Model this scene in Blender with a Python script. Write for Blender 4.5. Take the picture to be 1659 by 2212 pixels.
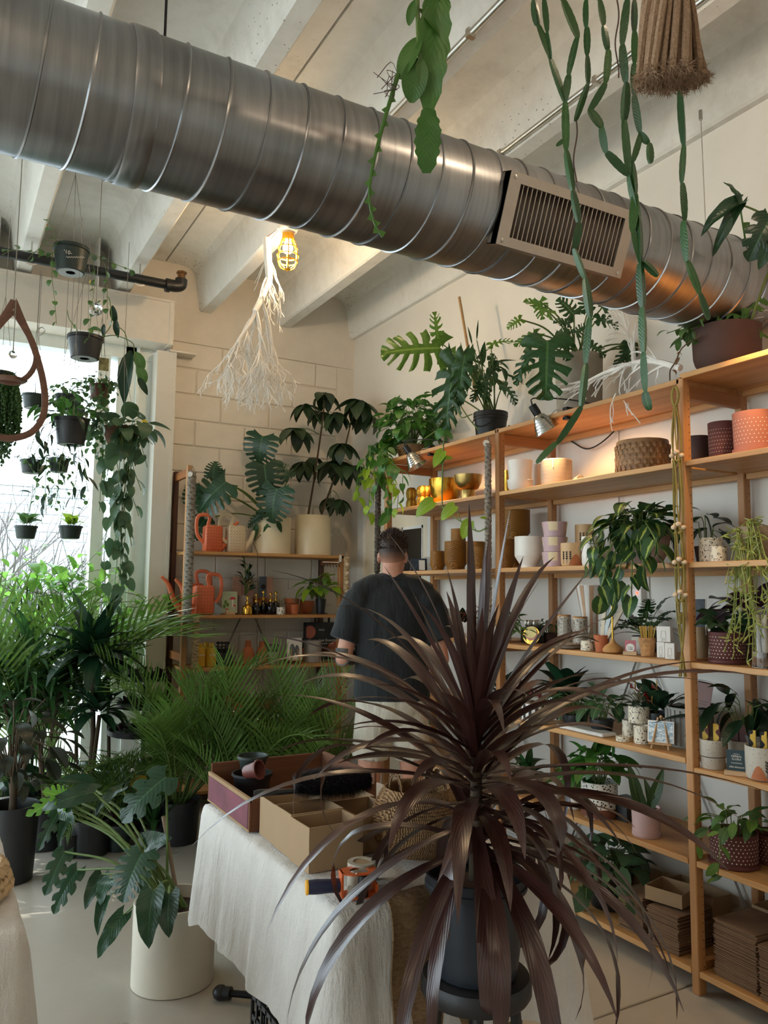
import bpy, math, random
from mathutils import Vector as V, Matrix, Quaternion
from math import sin, cos, tan, pi, radians, sqrt, atan2

for o in list(bpy.data.objects): bpy.data.objects.remove(o)
S = bpy.context.scene
COL = S.collection
rnd = random.Random(11)
U = rnd.uniform

# ------------------------------------------------------------------ camera
FPX, CX, CY = 1705.0, 829.5, 1106.0
_p, _y, _r = radians(5.7), radians(29.5), radians(0.6)
CF = V((sin(_y)*cos(_p), cos(_y)*cos(_p), sin(_p)))
_R = V((cos(_y), -sin(_y), 0)); _U = _R.cross(CF)
CR = _R*cos(_r)+_U*sin(_r); CU = _U*cos(_r)-_R*sin(_r)
CC = V((0, 0, 1.5))
cd = bpy.data.cameras.new('camera'); cam = bpy.data.objects.new('camera', cd); COL.objects.link(cam)
cam.matrix_world = Matrix(((CR.x, CU.x, -CF.x, CC.x), (CR.y, CU.y, -CF.y, CC.y), (CR.z, CU.z, -CF.z, CC.z), (0, 0, 0, 1)))
cd.sensor_fit = 'VERTICAL'; cd.sensor_height = 36.0; cd.lens = 36.0*FPX/2212.0; cd.clip_start = 0.05; cd.clip_end = 200
S.camera = cam
def ray(x, y): return CF+CR*((x-CX)/FPX)-CU*((y-CY)/FPX)
def on(x, y, ax, v):                                   # point of the place seen at a pixel, on the plane axis=v
    d = ray(x, y); return CC+d*((v-CC[ax])/d[ax])
def dp(x, y, t): return CC+ray(x, y)*t                 # ... at a depth

# ------------------------------------------------------------------ sky, sun, exposure
S.view_settings.view_transform = 'Standard'; S.view_settings.look = 'None'
S.view_settings.exposure = -0.12; S.view_settings.gamma = 1.0; S.view_settings.use_curve_mapping = False
W = bpy.data.worlds.new('sky'); S.world = W; W.use_nodes = True
wn = W.node_tree.nodes; bg = wn['Background']
sky = wn.new('ShaderNodeTexSky'); sky.sky_type = 'HOSEK_WILKIE'; sky.turbidity = 6.0; sky.ground_albedo = 0.5
sky.sun_direction = V((-0.45, 0.62, 1.0)).normalized()
mixw = wn.new('ShaderNodeMixRGB'); mixw.inputs[0].default_value = 0.7; mixw.inputs[2].default_value = (0.80, 0.92, 1.0, 1)
W.node_tree.links.new(sky.outputs[0], mixw.inputs[1]); W.node_tree.links.new(mixw.outputs[0], bg.inputs[0])
bg.inputs[1].default_value = 9.5
def light(name, kind, loc, energy, color=(1, 1, 1), **k):
    d = bpy.data.lights.new(name, kind); d.energy = energy; d.color = color
    for a, b in k.items():
        if a not in ('aim',): setattr(d, a, b)
    o = bpy.data.objects.new(name, d); COL.objects.link(o); o.location = loc
    if 'aim' in k: o.rotation_euler = (V(k['aim'])-V(loc)).to_track_quat('-Z', 'Y').to_euler()
    return o
light('sun', 'SUN', (0, 9, 9), 4.0, (1, .96, .9), angle=radians(0.6), aim=(0+0.45, 9-0.62, 9-1.0))
YB, XW, ZS, ZT = 5.88, 3.02, 3.98, 3.64                 # back wall, right wall, slab underside, stem underside
X0, Y0 = -4.6, -3.6                                     # far left wall, wall behind the camera
# assumed warm overhead fill lights, out of view, no fixtures built
WARM = (1.0, .76, .52)
for i, (x, y) in enumerate(((1.7, -0.6), (-0.6, 0.6), (1.75, 1.2), (-1.6, -1.6))):
    light('assumed_ceiling_light', 'POINT', (x, y, 3.4), 12, WARM, shadow_soft_size=.05)
for nm, loc, aim, sx, sy in (('portal_back', (-1.6, YB+.1, 1.75), (-1.6, 0, 1.75), 5.8, 3.0), ('portal_left', (X0-.1, 2.4, 1.8), (0, 2.4, 1.8), 6.2, 3.0)):
    o = light(nm, 'AREA', loc, 1, aim=aim, shape='RECTANGLE', size=sx, size_y=sy); o.data.cycles.is_portal = True

# ------------------------------------------------------------------ materials
def lin(c):
    if isinstance(c, str):
        c = tuple(int(c[i:i+2], 16)/255 for i in (0, 2, 4))
    return tuple((v/12.92 if v <= .04045 else ((v+.055)/1.055)**2.4) for v in c[:3])+(1,)
MATS = {}
class N:
    def __init__(s, name):
        s.m = bpy.data.materials.new(name); s.m.use_nodes = True; s.t = s.m.node_tree; s.n = s.t.nodes
        s.b = s.n['Principled BSDF']; s.out = s.n['Material Output']
    def new(s, k, **kw):
        n = s.n.new(k)
        for a, b in kw.items(): setattr(n, a, b)
        return n
    def ln(s, a, b): s.t.links.new(a, b)
    def coord(s, sc=(1, 1, 1), which='Object'):
        tc = s.new('ShaderNodeTexCoord'); mp = s.new('ShaderNodeMapping'); mp.inputs['Scale'].default_value = sc
        s.ln(tc.outputs[which], mp.inputs[0]); return mp.outputs[0]
    def noise(s, vec, scale, detail=4, rough=.6):
        n = s.new('ShaderNodeTexNoise'); n.inputs['Scale'].default_value = scale; n.inputs['Detail'].default_value = detail
        n.inputs['Roughness'].default_value = rough; s.ln(vec, n.inputs['Vector']); return n.outputs['Fac']
    def ramp(s, fac, stops):
        r = s.new('ShaderNodeValToRGB'); e = r.color_ramp.elements
        while len(e) < len(stops): e.new(.5)
        for i, (p, c) in enumerate(stops): e[i].position = p; e[i].color = lin(c) if not isinstance(c, float) else (c, c, c, 1)
        s.ln(fac, r.inputs[0]); return r.outputs[0]
    def mix(s, fac, a, b, mode='MIX'):
        m = s.new('ShaderNodeMixRGB', blend_type=mode)
        for i, v in ((0, fac), (1, a), (2, b)):
            if hasattr(v, 'is_linked'): s.ln(v, m.inputs[i])
            elif i == 0: m.inputs[0].default_value = v
            else: m.inputs[i].default_value = lin(v)
        return m.outputs[0]
    def math(s, op, a, b=0.0):
        m = s.new('ShaderNodeMath', operation=op)
        for i, v in ((0, a), (1, b)):
            if hasattr(v, 'is_linked'): s.ln(v, m.inputs[i])
            else: m.inputs[i].default_value = v
        return m.outputs[0]
    def bump(s, h, strength=.3, dist=.01):
        b = s.new('ShaderNodeBump'); b.inputs['Strength'].default_value = strength; b.inputs['Distance'].default_value = dist
        s.ln(h, b.inputs['Height']); s.ln(b.outputs[0], s.b.inputs['Normal'])
    def set(s, **k):
        for a, v in k.items():
            i = s.b.inputs[{'col': 'Base Color', 'rough': 'Roughness', 'metal': 'Metallic', 'spec': 'Specular IOR Level', 'em': 'Emission Color', 'ems': 'Emission Strength', 'tr': 'Transmission Weight', 'ior': 'IOR', 'sheen': 'Sheen Weight', 'coat': 'Coat Weight', 'alpha': 'Alpha', 'aniso': 'Anisotropic'}[a]]
            if hasattr(v, 'is_linked'): s.ln(v, i)
            elif a in ('col', 'em'): i.default_value = lin(v)
            else: i.default_value = v
        return s
def mat(name, col, rough=.55, metal=0, var=.12, scale=18, bump=0, sc=(1, 1, 1), bs=60, **k):
    if name in MATS: return MATS[name]
    n = N(name); v = n.coord(sc); f = n.noise(v, scale)
    c = lin(col); lo = tuple(max(0, x*(1-var)) for x in c[:3]); hi = tuple(min(1, x*(1+var)) for x in c[:3])
    r = n.new('ShaderNodeValToRGB'); r.color_ramp.elements[0].position = .3; r.color_ramp.elements[1].position = .7
    r.color_ramp.elements[0].color = lo+(1,); r.color_ramp.elements[1].color = hi+(1,); n.ln(f, r.inputs[0])
    n.set(col=r.outputs[0], rough=rough, metal=metal, **k)
    if bump: n.bump(n.noise(v, bs), bump, .004)
    MATS[name] = n.m; return n.m
def leafmat(name, dark, light_, rib=None, rough=.38, tl=.3, var=.5, stripe=None, coat=0.0):
    """leaf: u across (0..1), v along; rib colour on the midrib, faint side veins; light passes through"""
    if name in MATS: return MATS[name]
    n = N(name); uv = n.coord((1, 1, 1), 'UV'); ob = n.coord((1, 1, 1)); sp = n.new('ShaderNodeSeparateXYZ'); n.ln(uv, sp.inputs[0])
    oi = n.new('ShaderNodeObjectInfo')
    base = n.mix(n.math('ADD', n.math('MULTIPLY', n.noise(ob, 14, 3), var), n.math('MULTIPLY', oi.outputs['Random'], 1-var)), dark, light_)
    d = n.math('ABSOLUTE', n.math('SUBTRACT', sp.outputs[0], .5))
    if stripe: base = n.mix(n.math('MULTIPLY', n.math('LESS_THAN', n.math('ADD', d, n.math('MULTIPLY', n.noise(uv, 9, 2), .22)), stripe[1]), 1), base, stripe[0])
    rb = n.math('LESS_THAN', d, .022)
    base = n.mix(n.math('MULTIPLY', rb, .7), base, rib or light_)
    w = n.math('SINE', n.math('MULTIPLY', n.math('SUBTRACT', sp.outputs[1], n.math('MULTIPLY', d, .55)), 75))
    base = n.mix(n.math('MULTIPLY', n.math('GREATER_THAN', w, .93), .25), base, rib or light_)
    n.set(col=base, rough=rough, spec=.5, coat=coat); n.b.inputs['Coat Roughness'].default_value = .25
    n.bump(w, .12, .002)
    tr = n.new('ShaderNodeBsdfTranslucent'); n.ln(n.mix(.55, base, light_), tr.inputs[0])
    ms = n.new('ShaderNodeMixShader'); ms.inputs[0].default_value = tl
    n.ln(n.b.outputs[0], ms.inputs[1]); n.ln(tr.outputs[0], ms.inputs[2]); n.ln(ms.outputs[0], n.out.inputs[0])
    MATS[name] = n.m; return n.m
def woodmat(name, a, b, dirn='Y', rough=.5, scale=1.0):
    if name in MATS: return MATS[name]
    n = N(name); s = {'X': (1.2, 22, 22), 'Y': (22, 1.2, 22), 'Z': (22, 22, 1.2)}[dirn]
    v = n.coord(tuple(x*scale for x in s)); f = n.noise(v, 1.0, 5, .65); f2 = n.noise(n.coord(tuple(x*.25*scale for x in s)), 1.0, 2)
    oi = n.new('ShaderNodeObjectInfo')
    c = n.ramp(n.math('ADD', n.math('MULTIPLY', f, .62), n.math('ADD', n.math('MULTIPLY', f2, .25), n.math('MULTIPLY', oi.outputs['Random'], .13))), ((.32, a), (.7, b)))
    n.set(col=c, rough=rough); n.bump(f, .08, .002); MATS[name] = n.m; return n.m
def glassmat(name, tint='FFFFFF', rough=.0, ior=1.45):
    if name in MATS: return MATS[name]
    n = N(name); n.set(col=tint, rough=rough, tr=1.0, ior=ior); MATS[name] = n.m; return n.m
def panemat(name):
    """thin window pane: mostly lets light straight through, mirrors a little"""
    n = N(name); t = n.new('ShaderNodeBsdfTransparent'); t.inputs[0].default_value = (.96, .98, .98, 1)
    g = n.new('ShaderNodeBsdfGlossy'); g.inputs['Roughness'].default_value = .02
    m = n.new('ShaderNodeMixShader'); m.inputs[0].default_value = .05
    n.ln(t.outputs[0], m.inputs[1]); n.ln(g.outputs[0], m.inputs[2]); n.ln(m.outputs[0], n.out.inputs[0]); return n.m

# ------------------------------------------------------------------ mesh tools
class MB:
    def __init__(s): s.v = []; s.f = []; s.mi = []; s.uv = []; s.hasuv = False
    def add(s, vs, fs, M=None, mi=0, uvs=None):
        k = len(s.v)
        s.v += [tuple(M @ V(p)) if M is not None else tuple(p) for p in vs]
        for f in fs:
            s.f.append(tuple(i+k for i in f)); s.mi.append(mi)
            s.uv.append([uvs[i] for i in f] if uvs else [(0, 0)]*len(f))
        if uvs: s.hasuv = True
        return s
    def box(s, a, b, mi=0, M=None):
        x0, y0, z0 = a; x1, y1, z1 = b
        return s.add([(x0, y0, z0), (x1, y0, z0), (x1, y1, z0), (x0, y1, z0), (x0, y0, z1), (x1, y0, z1), (x1, y1, z1), (x0, y1, z1)],
                     [(0, 3, 2, 1), (4, 5, 6, 7), (0, 1, 5, 4), (1, 2, 6, 5), (2, 3, 7, 6), (3, 0, 4, 7)], M, mi)
    def cbox(s, c, d, M=None, mi=0):
        return s.box(tuple(c[i]-d[i]/2 for i in range(3)), tuple(c[i]+d[i]/2 for i in range(3)), mi, M)
    def bbox(s, a, b, r=.003, mi=0, M=None):           # box with chamfered edges
        x0, y0, z0 = a; x1, y1, z1 = b; vs = []; 
        for (z, q) in ((z0, r), (z0+r, 0), (z1-r, 0), (z1, r)):
            X0_, X1_, Y0_, Y1_ = x0+q, x1-q, y0+q, y1-q; e = r if q == 0 else r*.6
            vs += [(X0_+e, Y0_, z), (X1_-e, Y0_, z), (X1_, Y0_+e, z), (X1_, Y1_-e, z), (X1_-e, Y1_, z), (X0_+e, Y1_, z), (X0_, Y1_-e, z), (X0_, Y0_+e, z)]
        fs = [tuple(reversed(range(8))), tuple(range(24, 32))]
        for k in range(3):
            for i in range(8): j = (i+1) % 8; fs.append((k*8+i, k*8+j, k*8+8+j, k*8+8+i))
        return s.add(vs, fs, M, mi)
    def tube(s, pts, r, n=8, cap=True, mi=0, flat=1.0, M=None):
        pts = [V(p) for p in pts]; m = len(pts)
        rs = r if isinstance(r, (list, tuple)) else [r]*m
        t0 = (pts[1]-pts[0]).normalized(); up = V((0, 0, 1)) if abs(t0.z) < .9 else V((1, 0, 0))
        a = t0.cross(up).normalized(); vs = []; uvs = []
        for i in range(m):
            t = (pts[min(i+1, m-1)]-pts[max(i-1, 0)])
            t = t.normalized() if t.length > 1e-9 else t0
            a = (a-t*a.dot(t)); a = a.normalized() if a.length > 1e-6 else t.orthogonal().normalized()
            b = t.cross(a)
            for k in range(n):
                q = 2*pi*k/n; vs.append(pts[i]+a*(cos(q)*rs[i])+b*(sin(q)*rs[i]*flat)); uvs.append((k/n, i/max(1, m-1)))
        fs = [(i*n+k, i*n+(k+1) % n, (i+1)*n+(k+1) % n, (i+1)*n+k) for i in range(m-1) for k in range(n)]
        if cap: fs += [tuple(reversed(range(n))), tuple(range((m-1)*n, m*n))]
        return s.add(vs, fs, M, mi)
    def lathe(s, prof, n=32, c=(0, 0, 0), mi=0, M=None, sx=1, sy=1, ph=0):
        m = len(prof); vs = []; uvs = []
        for i, (r, z) in enumerate(prof):
            for k in range(n):
                q = 2*pi*k/n+ph; vs.append((c[0]+cos(q)*r*sx, c[1]+sin(q)*r*sy, c[2]+z)); uvs.append((k/n, i/max(1, m-1)))
        fs = [(i*n+k, i*n+(k+1) % n, (i+1)*n+(k+1) % n, (i+1)*n+k) for i in range(m-1) for k in range(n)]
        if prof[0][0] > 1e-6: fs.append(tuple(reversed(range(n))))
        if prof[-1][0] > 1e-6: fs.append(tuple(range((m-1)*n, m*n)))
        return s.add(vs, fs, M, mi)
    def ball(s, c, r, n=12, m=8, sz=(1, 1, 1), mi=0, M=None):
        prof = [(max(1e-7, sin(pi*i/m))*r, -cos(pi*i/m)*r) for i in range(m+1)]
        T = Matrix.Translation(V(c)) @ Matrix.Diagonal((*sz, 1))
        return s.lathe(prof, n, mi=mi, M=(M @ T if M is not None else T))
    def prism(s, poly, z0, z1, mi=0, M=None):
        n = len(poly); vs = [(x, y, z0) for x, y in poly]+[(x, y, z1) for x, y in poly]
        return s.add(vs, [tuple(reversed(range(n))), tuple(range(n, 2*n))]+[(i, (i+1) % n, n+(i+1) % n, n+i) for i in range(n)], M, mi)
    def mesh(s, name, mats, smooth=True, ang=40):
        me = bpy.data.meshes.new(name); me.from_pydata(s.v, [], s.f)
        for m in (mats if isinstance(mats, (list, tuple)) else [mats]): me.materials.append(m)
        if any(s.mi): me.polygons.foreach_set('material_index', s.mi)
        if s.hasuv:
            l = me.uv_layers.new(name='UVMap'); l.data.foreach_set('uv', [c for f in s.uv for p in f for c in p])
        if smooth: 
            me.polygons.foreach_set('use_smooth', [True]*len(me.polygons))
            try: me.set_sharp_from_angle(angle=radians(ang))
            except Exception: pass
        me.update(); return me
    def build(s, name, mats, parent=None, smooth=True, loc=None, ang=40, label=None):
        return put(name, s.mesh(name, mats, smooth, ang), parent, loc, label=label)
def put(name, me, parent=None, loc=None, rot=None, scale=None, M=None, label=None):
    o = bpy.data.objects.new(name, me); COL.objects.link(o)
    if parent is not None: o.parent = parent
    if M is not None: o.matrix_basis = M
    if loc is not None: o.location = loc
    if rot is not None: o.rotation_euler = rot
    if scale is not None: o.scale = scale if isinstance(scale, (tuple, list)) else (scale,)*3
    if label: o['label'] = label
    return o
def tag(o, label, cat, group=None, kind=None):
    o['label'] = label; o['category'] = cat
    if group: o['group'] = group
    if kind: o['kind'] = kind
    return o
def struct(o): o['kind'] = 'structure'; return o
def thing(name, label, cat, loc=(0, 0, 0), rz=0, group=None):
    o = bpy.data.objects.new(name, None); COL.objects.link(o); o.location = loc; o.rotation_euler = (0, 0, rz); o.empty_display_size = .1
    return tag(o, label, cat, group)
def copytree(o, loc, rz=0, label=None, parent=None, scale=None):
    c = o.copy(); COL.objects.link(c)
    if parent is not None: c.parent = parent
    else:
        c.location = loc; c.rotation_euler = (0, 0, rz)
        if label: c['label'] = label
        if scale: c.scale = (scale,)*3
    for ch in list(o.children): copytree(ch, None, parent=c)
    return c
def frame_to(d, up=(0, 0, 1)):
    """rotation whose +Y runs along d and whose +Z leans to up"""
    y = V(d).normalized(); z = V(up); z = z-y*z.dot(y)
    if z.length < 1e-4: z = y.orthogonal()
    z.normalize(); x = y.cross(z); return Matrix(((x.x, y.x, z.x), (x.y, y.y, z.y), (x.z, y.z, z.z))).to_4x4()
def curve(pts, n=12):
    """Catmull-Rom through points"""
    P = [V(p) for p in pts]; P = [P[0]*2-P[1]]+P+[P[-1]*2-P[-2]]; out = []
    for i in range(1, len(P)-2):
        for k in range(n):
            t = k/n; a, b, c, d = P[i-1], P[i], P[i+1], P[i+2]
            out.append(.5*((2*b)+(c-a)*t+(2*a-5*b+4*c-d)*t*t+(3*b-a-3*c+d)*t**3))
    out.append(P[-2]); return out
def text(body, size, mat_, parent, M, name='lettering', ext=.0004, align='CENTER', spacing=1.0):
    c = bpy.data.curves.new(name, 'FONT'); c.body = body; c.size = size; c.extrude = ext; c.align_x = align; c.align_y = 'CENTER'; c.space_character = spacing; c.resolution_u = 3
    t = bpy.data.objects.new('tmp', c); COL.objects.link(t)
    me = bpy.data.meshes.new_from_object(t); me.name = name
    bpy.data.objects.remove(t); me.materials.clear(); me.materials.append(mat_)
    return put(name, me, parent, M=M)

def print_lines(parent, m, M, w, rows, size, wavy=False, dens=.75):
    """lettering too small to read: short strokes in rows, in the plane of M"""
    mb = MB(); rg = random.Random(int(w*1e5)+rows)
    for r in range(rows):
        x = -w/2*rg.uniform(.7, 1); y = -r*size*1.6
        if wavy: mb.tube([(-w/2+w*i/28, y+size*.35*sin(i*1.7)*(1+.8*(i % 7 == 2)), 0) for i in range(29)], size*.07, 4, M=M); continue
        while x < w/2*.95:
            l = size*rg.uniform(.25, .6)
            if rg.random() < dens: mb.box((x, y-size*rg.uniform(.3, .5), 0), (x+l*.55, y+size*rg.uniform(.3, .5), .0004), M=M)
            x += l
    mb.build('small_print', m, parent, smooth=False)['kind'] = 'stuff'
# ================================================================== THE SETTING
def concrete(name, a, b, c, rough, sp=.0, bump=.1):
    n = N(name); v = n.coord(); f = n.noise(v, 1.3, 6, .65); g = n.noise(v, 9, 5, .7)
    col = n.ramp(n.math('ADD', n.math('MULTIPLY', f, .6), n.math('MULTIPLY', g, .4)), ((.35, a), (.5, b), (.66, c)))
    if sp:
        vo = n.new('ShaderNodeTexVoronoi'); vo.inputs['Scale'].default_value = 34; n.ln(v, vo.inputs['Vector'])
        dot = n.math('LESS_THAN', vo.outputs['Distance'], n.math('MULTIPLY', n.math('SUBTRACT', n.noise(v, 1.1, 2), .5), sp))
        col = n.mix(n.math('MULTIPLY', dot, .75), col, '3A362F')
    n.set(col=col, rough=n.ramp(f, ((.3, rough), (.7, rough+.08))) if rough < .5 else rough); n.bump(g, bump, .004); MATS[name] = n.m; return n.m
M_FLOOR = concrete('floor_concrete', 'B1A899', 'B6AD9F', 'BBB3A6', .26, 0, .006)
M_CEIL = concrete('painted_concrete', 'D3D0C9', 'E6E4DE', 'EFEEEA', .75, .9, .18)
M_WALL = mat('wall_paint', 'E6E0D6', .8, var=.03, scale=3, bump=.08, bs=90)
M_BLOCK = mat('painted_block', 'E4DBCE', .78, var=.05, scale=6, bump=.25, bs=45)
M_WHITE = mat('white_trim', 'EBEAE6', .5, var=.03)
M_STEEL = mat('galvanised_steel', 'C9C7C2', .32, 1.0, var=.12, scale=4)
M_BLACK = mat('black_plastic', '17181A', .42, var=.2)
M_DARK = mat('dark_metal', '1C1C1E', .45, .6)

floor = struct(bpy.data.objects.new('floor', None)); COL.objects.link(floor)
for x0, x1 in ((X0, -1.0), (-1.0, XW)):
    for y0, y1 in ((Y0, 2.195), (2.205, YB+.3)):
        MB().bbox((x0+.004, y0, -.12), (x1-.004, y1, 0), .003).build('slab', M_FLOOR, floor, smooth=False)
MB().box((X0, Y0, -.16), (XW, YB+.3, -.1)).build('joint_bed', mat('joint_dirt', '4A453D', .9), floor)

ceiling = struct(bpy.data.objects.new('ceiling', None)); COL.objects.link(ceiling)
def tee_profile(w):
    h = []
    for c in (-.33, .33):
        pr = [(-.19, ZS), (-.13, ZS-.018), (-.095, ZS-.06), (-.052, ZT+.012), (-.04, ZT), (.04, ZT), (.052, ZT+.012), (.095, ZS-.06), (.13, ZS-.018), (.19, ZS)]
        h += [(c+a, b) for a, b in pr]
    return [(-w/2, ZS)]+h+[(w/2, ZS), (w/2, ZS+.14), (-w/2, ZS+.14)]
tp = tee_profile(1.298)
RX = Matrix(((1, 0, 0, 0), (0, 0, 1, 0), (0, 1, 0, 0), (0, 0, 0, 1)))   # prism (x, z) run along y
tee = MB().prism(tp, Y0, YB+.02, M=RX).mesh('tee_panel', M_CEIL, ang=30)
k = -4
while 1.39-.655+1.31*k < XW+.5:
    put('tee_panel', tee, ceiling, loc=(1.39-.655+1.31*k, 0, 0)); k += 1
MB().box((X0, Y0, ZS+.1), (XW+1.5, YB+.3, ZS+.2)).build('roof_slab', mat('joint_dark', '2A2825', .9), ceiling)

wall_right = struct(MB().box((XW, Y0, 0), (XW+.2, YB+.2, ZS+.1)).build('wall_right', M_WALL))
wall_back = struct(MB().box((1.46, YB+.012, 0), (XW, YB+.2, 3.38)).box((X0, YB+.002, 3.38), (XW, YB+.2, ZS+.1)).build('wall_back', M_BLOCK))
bl = {}
for key, w in (('a', .4), ('b', .2)): bl[key] = MB().bbox((.004, 0, .004), (w-.004, .03, .196), .006).mesh('block', M_BLOCK, ang=20)
for r in range(17):
    x = 1.46 if r % 2 == 0 else 1.46+.2
    if r % 2: put('block', bl['b'], wall_back, loc=(1.46, YB, r*.2-.02))
    while x < XW-.05:
        if x+.4 <= XW+.02: put('block', bl['a'], wall_back, loc=(x, YB, r*.2-.02))
        elif x+.2 <= XW+.02: put('block', bl['b'], wall_back, loc=(x, YB, r*.2-.02))
        x += .4
struct(MB().box((X0-.2, Y0-.2, 0), (XW+.2, Y0, ZS+.1)).build('wall_behind', M_WALL))
# long left wall, out of view, with assumed windows for daylight
wl = MB().box((X0-.2, Y0, 0), (X0, YB+.2, .35)).box((X0-.2, Y0, 3.2), (X0, YB+.2, ZS+.1))
for y in (4.2, 5.6): wl.box((X0-.2, y-.12, .3), (X0, y+.12, 3.3))
wl.box((X0-.2, Y0, .3), (X0, -.6, 3.3)).box((X0-.2, 1.48, .3), (X0, 1.72, 3.3))
struct(wl.build('wall_left', M_WALL))
# header over the shop window, with its end plate, and the pilaster
struct(MB().box((X0, YB-.17, 3.29), (1.405, YB+.2, 3.60)).box((1.395, YB-.185, 3.285), (1.425, YB+.2, 3.615)).box((1.42, YB-.12, 3.255), (1.62, YB+.02, 3.268)).box((X0, YB-.19, 3.60), (1.425, YB+.2, 3.615)).build('trim_1', mat('header_paint', 'E3DACE', .6, var=.03), smooth=False))
for x in (.24, .88): MB().box((x-.006, YB-.19, 3.615), (x+.006, YB+.1, ZS), 0).build('plate', M_WHITE, bpy.data.objects['trim_1'])
struct(MB().box((1.335, YB-.1, 0), (1.46, YB+.2, 3.255)).box((1.455, YB-.105, 0), (1.475, YB+.02, 3.255)).build('trim_2', mat('pilaster_paint', 'DDD8CF', .55, var=.02), smooth=False))
w1 = struct(bpy.data.objects.new('window_1', None)); COL.objects.link(w1)
M_FRAME = mat('window_frame', 'E4EAE6', .45, var=.03)
fr = MB()
for a, b, y0, y1 in ((1.09, 1.14, 5.96, 6.06), (1.14, 1.215, 5.93, 6.06), (1.215, 1.235, 5.9, 6.06), (1.235, 1.335, 5.94, 6.06)): fr.box((a, y0, .12), (b, y1, 3.29))
fr.box((X0, 5.93, 3.2), (1.335, 6.06, 3.3)).box((X0, 5.93, .1), (1.335, 6.06, .22))
fr.build('frame', M_FRAME, w1, smooth=False)
for x in (.95, -.75, -2.3, -3.8): MB().box((x, 5.94, .2), (x+.085, 6.05, 3.25)).build('mullion', M_FRAME, w1, smooth=False)
M_PANE = panemat('window_glass')
xs = (X0, -3.75, -2.25, -.7, .99, 1.1)
for a, b in zip(xs[:-1], xs[1:]): MB().box((a, 5.985, .2), (b, 5.991, 3.24)).build('pane', M_PANE, w1, smooth=False)
struct(MB().box((X0, 5.86, 0), (1.335, 6.08, .12)).box((X0, 5.83, .1), (1.335, 6.08, .125)).build('trim_3', M_WHITE, smooth=False))
w2 = struct(bpy.data.objects.new('assumed_window_2', None)); COL.objects.link(w2)  # assumed side windows, unseen, letting daylight in from the left
for y0, y1 in ((-.6, 1.48), (1.72, 4.08), (4.32, 5.48)): MB().box((X0-.11, y0, .35), (X0-.1, y1, 3.2)).build('pane', M_PANE, w2, smooth=False)
# door in the right wall beside the far end of the shelving
d1 = struct(bpy.data.objects.new('door_1', None)); COL.objects.link(d1)
ya, yb_, zt = 4.66, 5.62, 2.12
MB().box((XW-.03, yb_, 0), (XW+.01, yb_+.1, zt+.1)).box((XW-.03, ya-.1, 0), (XW+.01, ya, zt+.1)).box((XW-.03, ya, zt), (XW+.01, yb_, zt+.1)).build('casing', M_WHITE, d1, smooth=False)
MB().box((XW-.012, ya, 0), (XW+.005, yb_, zt)).build('door_panel', mat('door_paint', 'E9DCC4', .5, var=.03), d1, smooth=False)
MB().box((XW-.016, ya+.1, .9), (XW-.01, ya+.36, 1.95)).build('pane', mat('dark_glass', '1B1D20', .1), d1, smooth=False)
MB().box((XW-.018, ya+.09, .88), (XW-.008, ya+.1, 1.97)).box((XW-.018, ya+.36, .88), (XW-.008, ya+.375, 1.97)).box((XW-.018, ya+.09, 1.95), (XW-.008, ya+.375, 1.97)).build('pane_moulding', M_WHITE, d1, smooth=False)
MB().tube([(XW-.01, yb_-.08, 1.0), (XW-.06, yb_-.08, 1.0)], .012).ball((XW-.075, yb_-.08, 1.0), .028).build('door_knob', M_STEEL, d1)
struct(MB().box((XW-.014, Y0, 0), (XW, ya-.1, .1)).build('baseboard_right', M_WHITE, smooth=False))
struct(MB().box((1.48, YB-.014, 0), (XW-.02, YB, .1)).build('baseboard_back', M_WHITE, smooth=False))

# ------------------------------------------------------------------ outdoors
tag(MB().box((X0-.3, YB+.35, -.3), (40, 60, -.2)).build('pavement', mat('pavement', 'B5B2AB', .9, var=.1)), 'pale pavement outside the shop window', 'pavement')
tag(MB().box((-60, -40, -.3), (X0-.3, 60, -.2)).build('side_yard', mat('pavement', 'B5B2AB', .9)), 'pale paved yard beyond the assumed side windows', 'pavement')
bld = thing('neighbour_building', 'pale clapboard building across the street, bleached by daylight', 'building', (12.5, 24, -.2))
for i in range(18): MB().box((-16, -.02*(i % 2), i*.25), (16, .3, i*.25+.235)).build('clapboard', mat('clapboard', 'C9D3DA', .8), bld, smooth=False)
MB().box((-16.2, -.1, 4.5), (16.2, .5, 4.75)).build('eaves', M_WHITE, bld, smooth=False)
for x in (-12, -7.5, -3, 2, 7):
    w = MB().box((x, -.06, 1.2), (x+1.1, .02, 2.9)).build('window', M_WHITE, bld, smooth=False)
    MB().box((x+.1, -.08, 1.3), (x+1.0, -.055, 2.8)).build('pane', mat('house_glass', '68757F', .2), w, smooth=False)
def twigs(mb, p, d, L, r, lev, rg, spread=.6):
    q = p+d*L; mid = p+d*L*.5+V((rg.uniform(-1, 1), rg.uniform(-1, 1), rg.uniform(-1, 1)))*L*.07
    mb.tube([p, mid, q], [r, r*.85, r*.7], 4 if lev < 3 else 6, cap=False)
    if lev == 0: return
    for i in range(rg.choice((2, 3, 3))):
        nd = (d+V((rg.uniform(-1, 1), rg.uniform(-1, 1), rg.uniform(-.6, .9)))*spread).normalized()
        twigs(mb, q if i else mid, nd, L*rg.uniform(.6, .85), r*.62, lev-1, rg, spread)
M_BARK = mat('grey_bark', '6F6A66', .9)
rg = random.Random(5)
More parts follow.
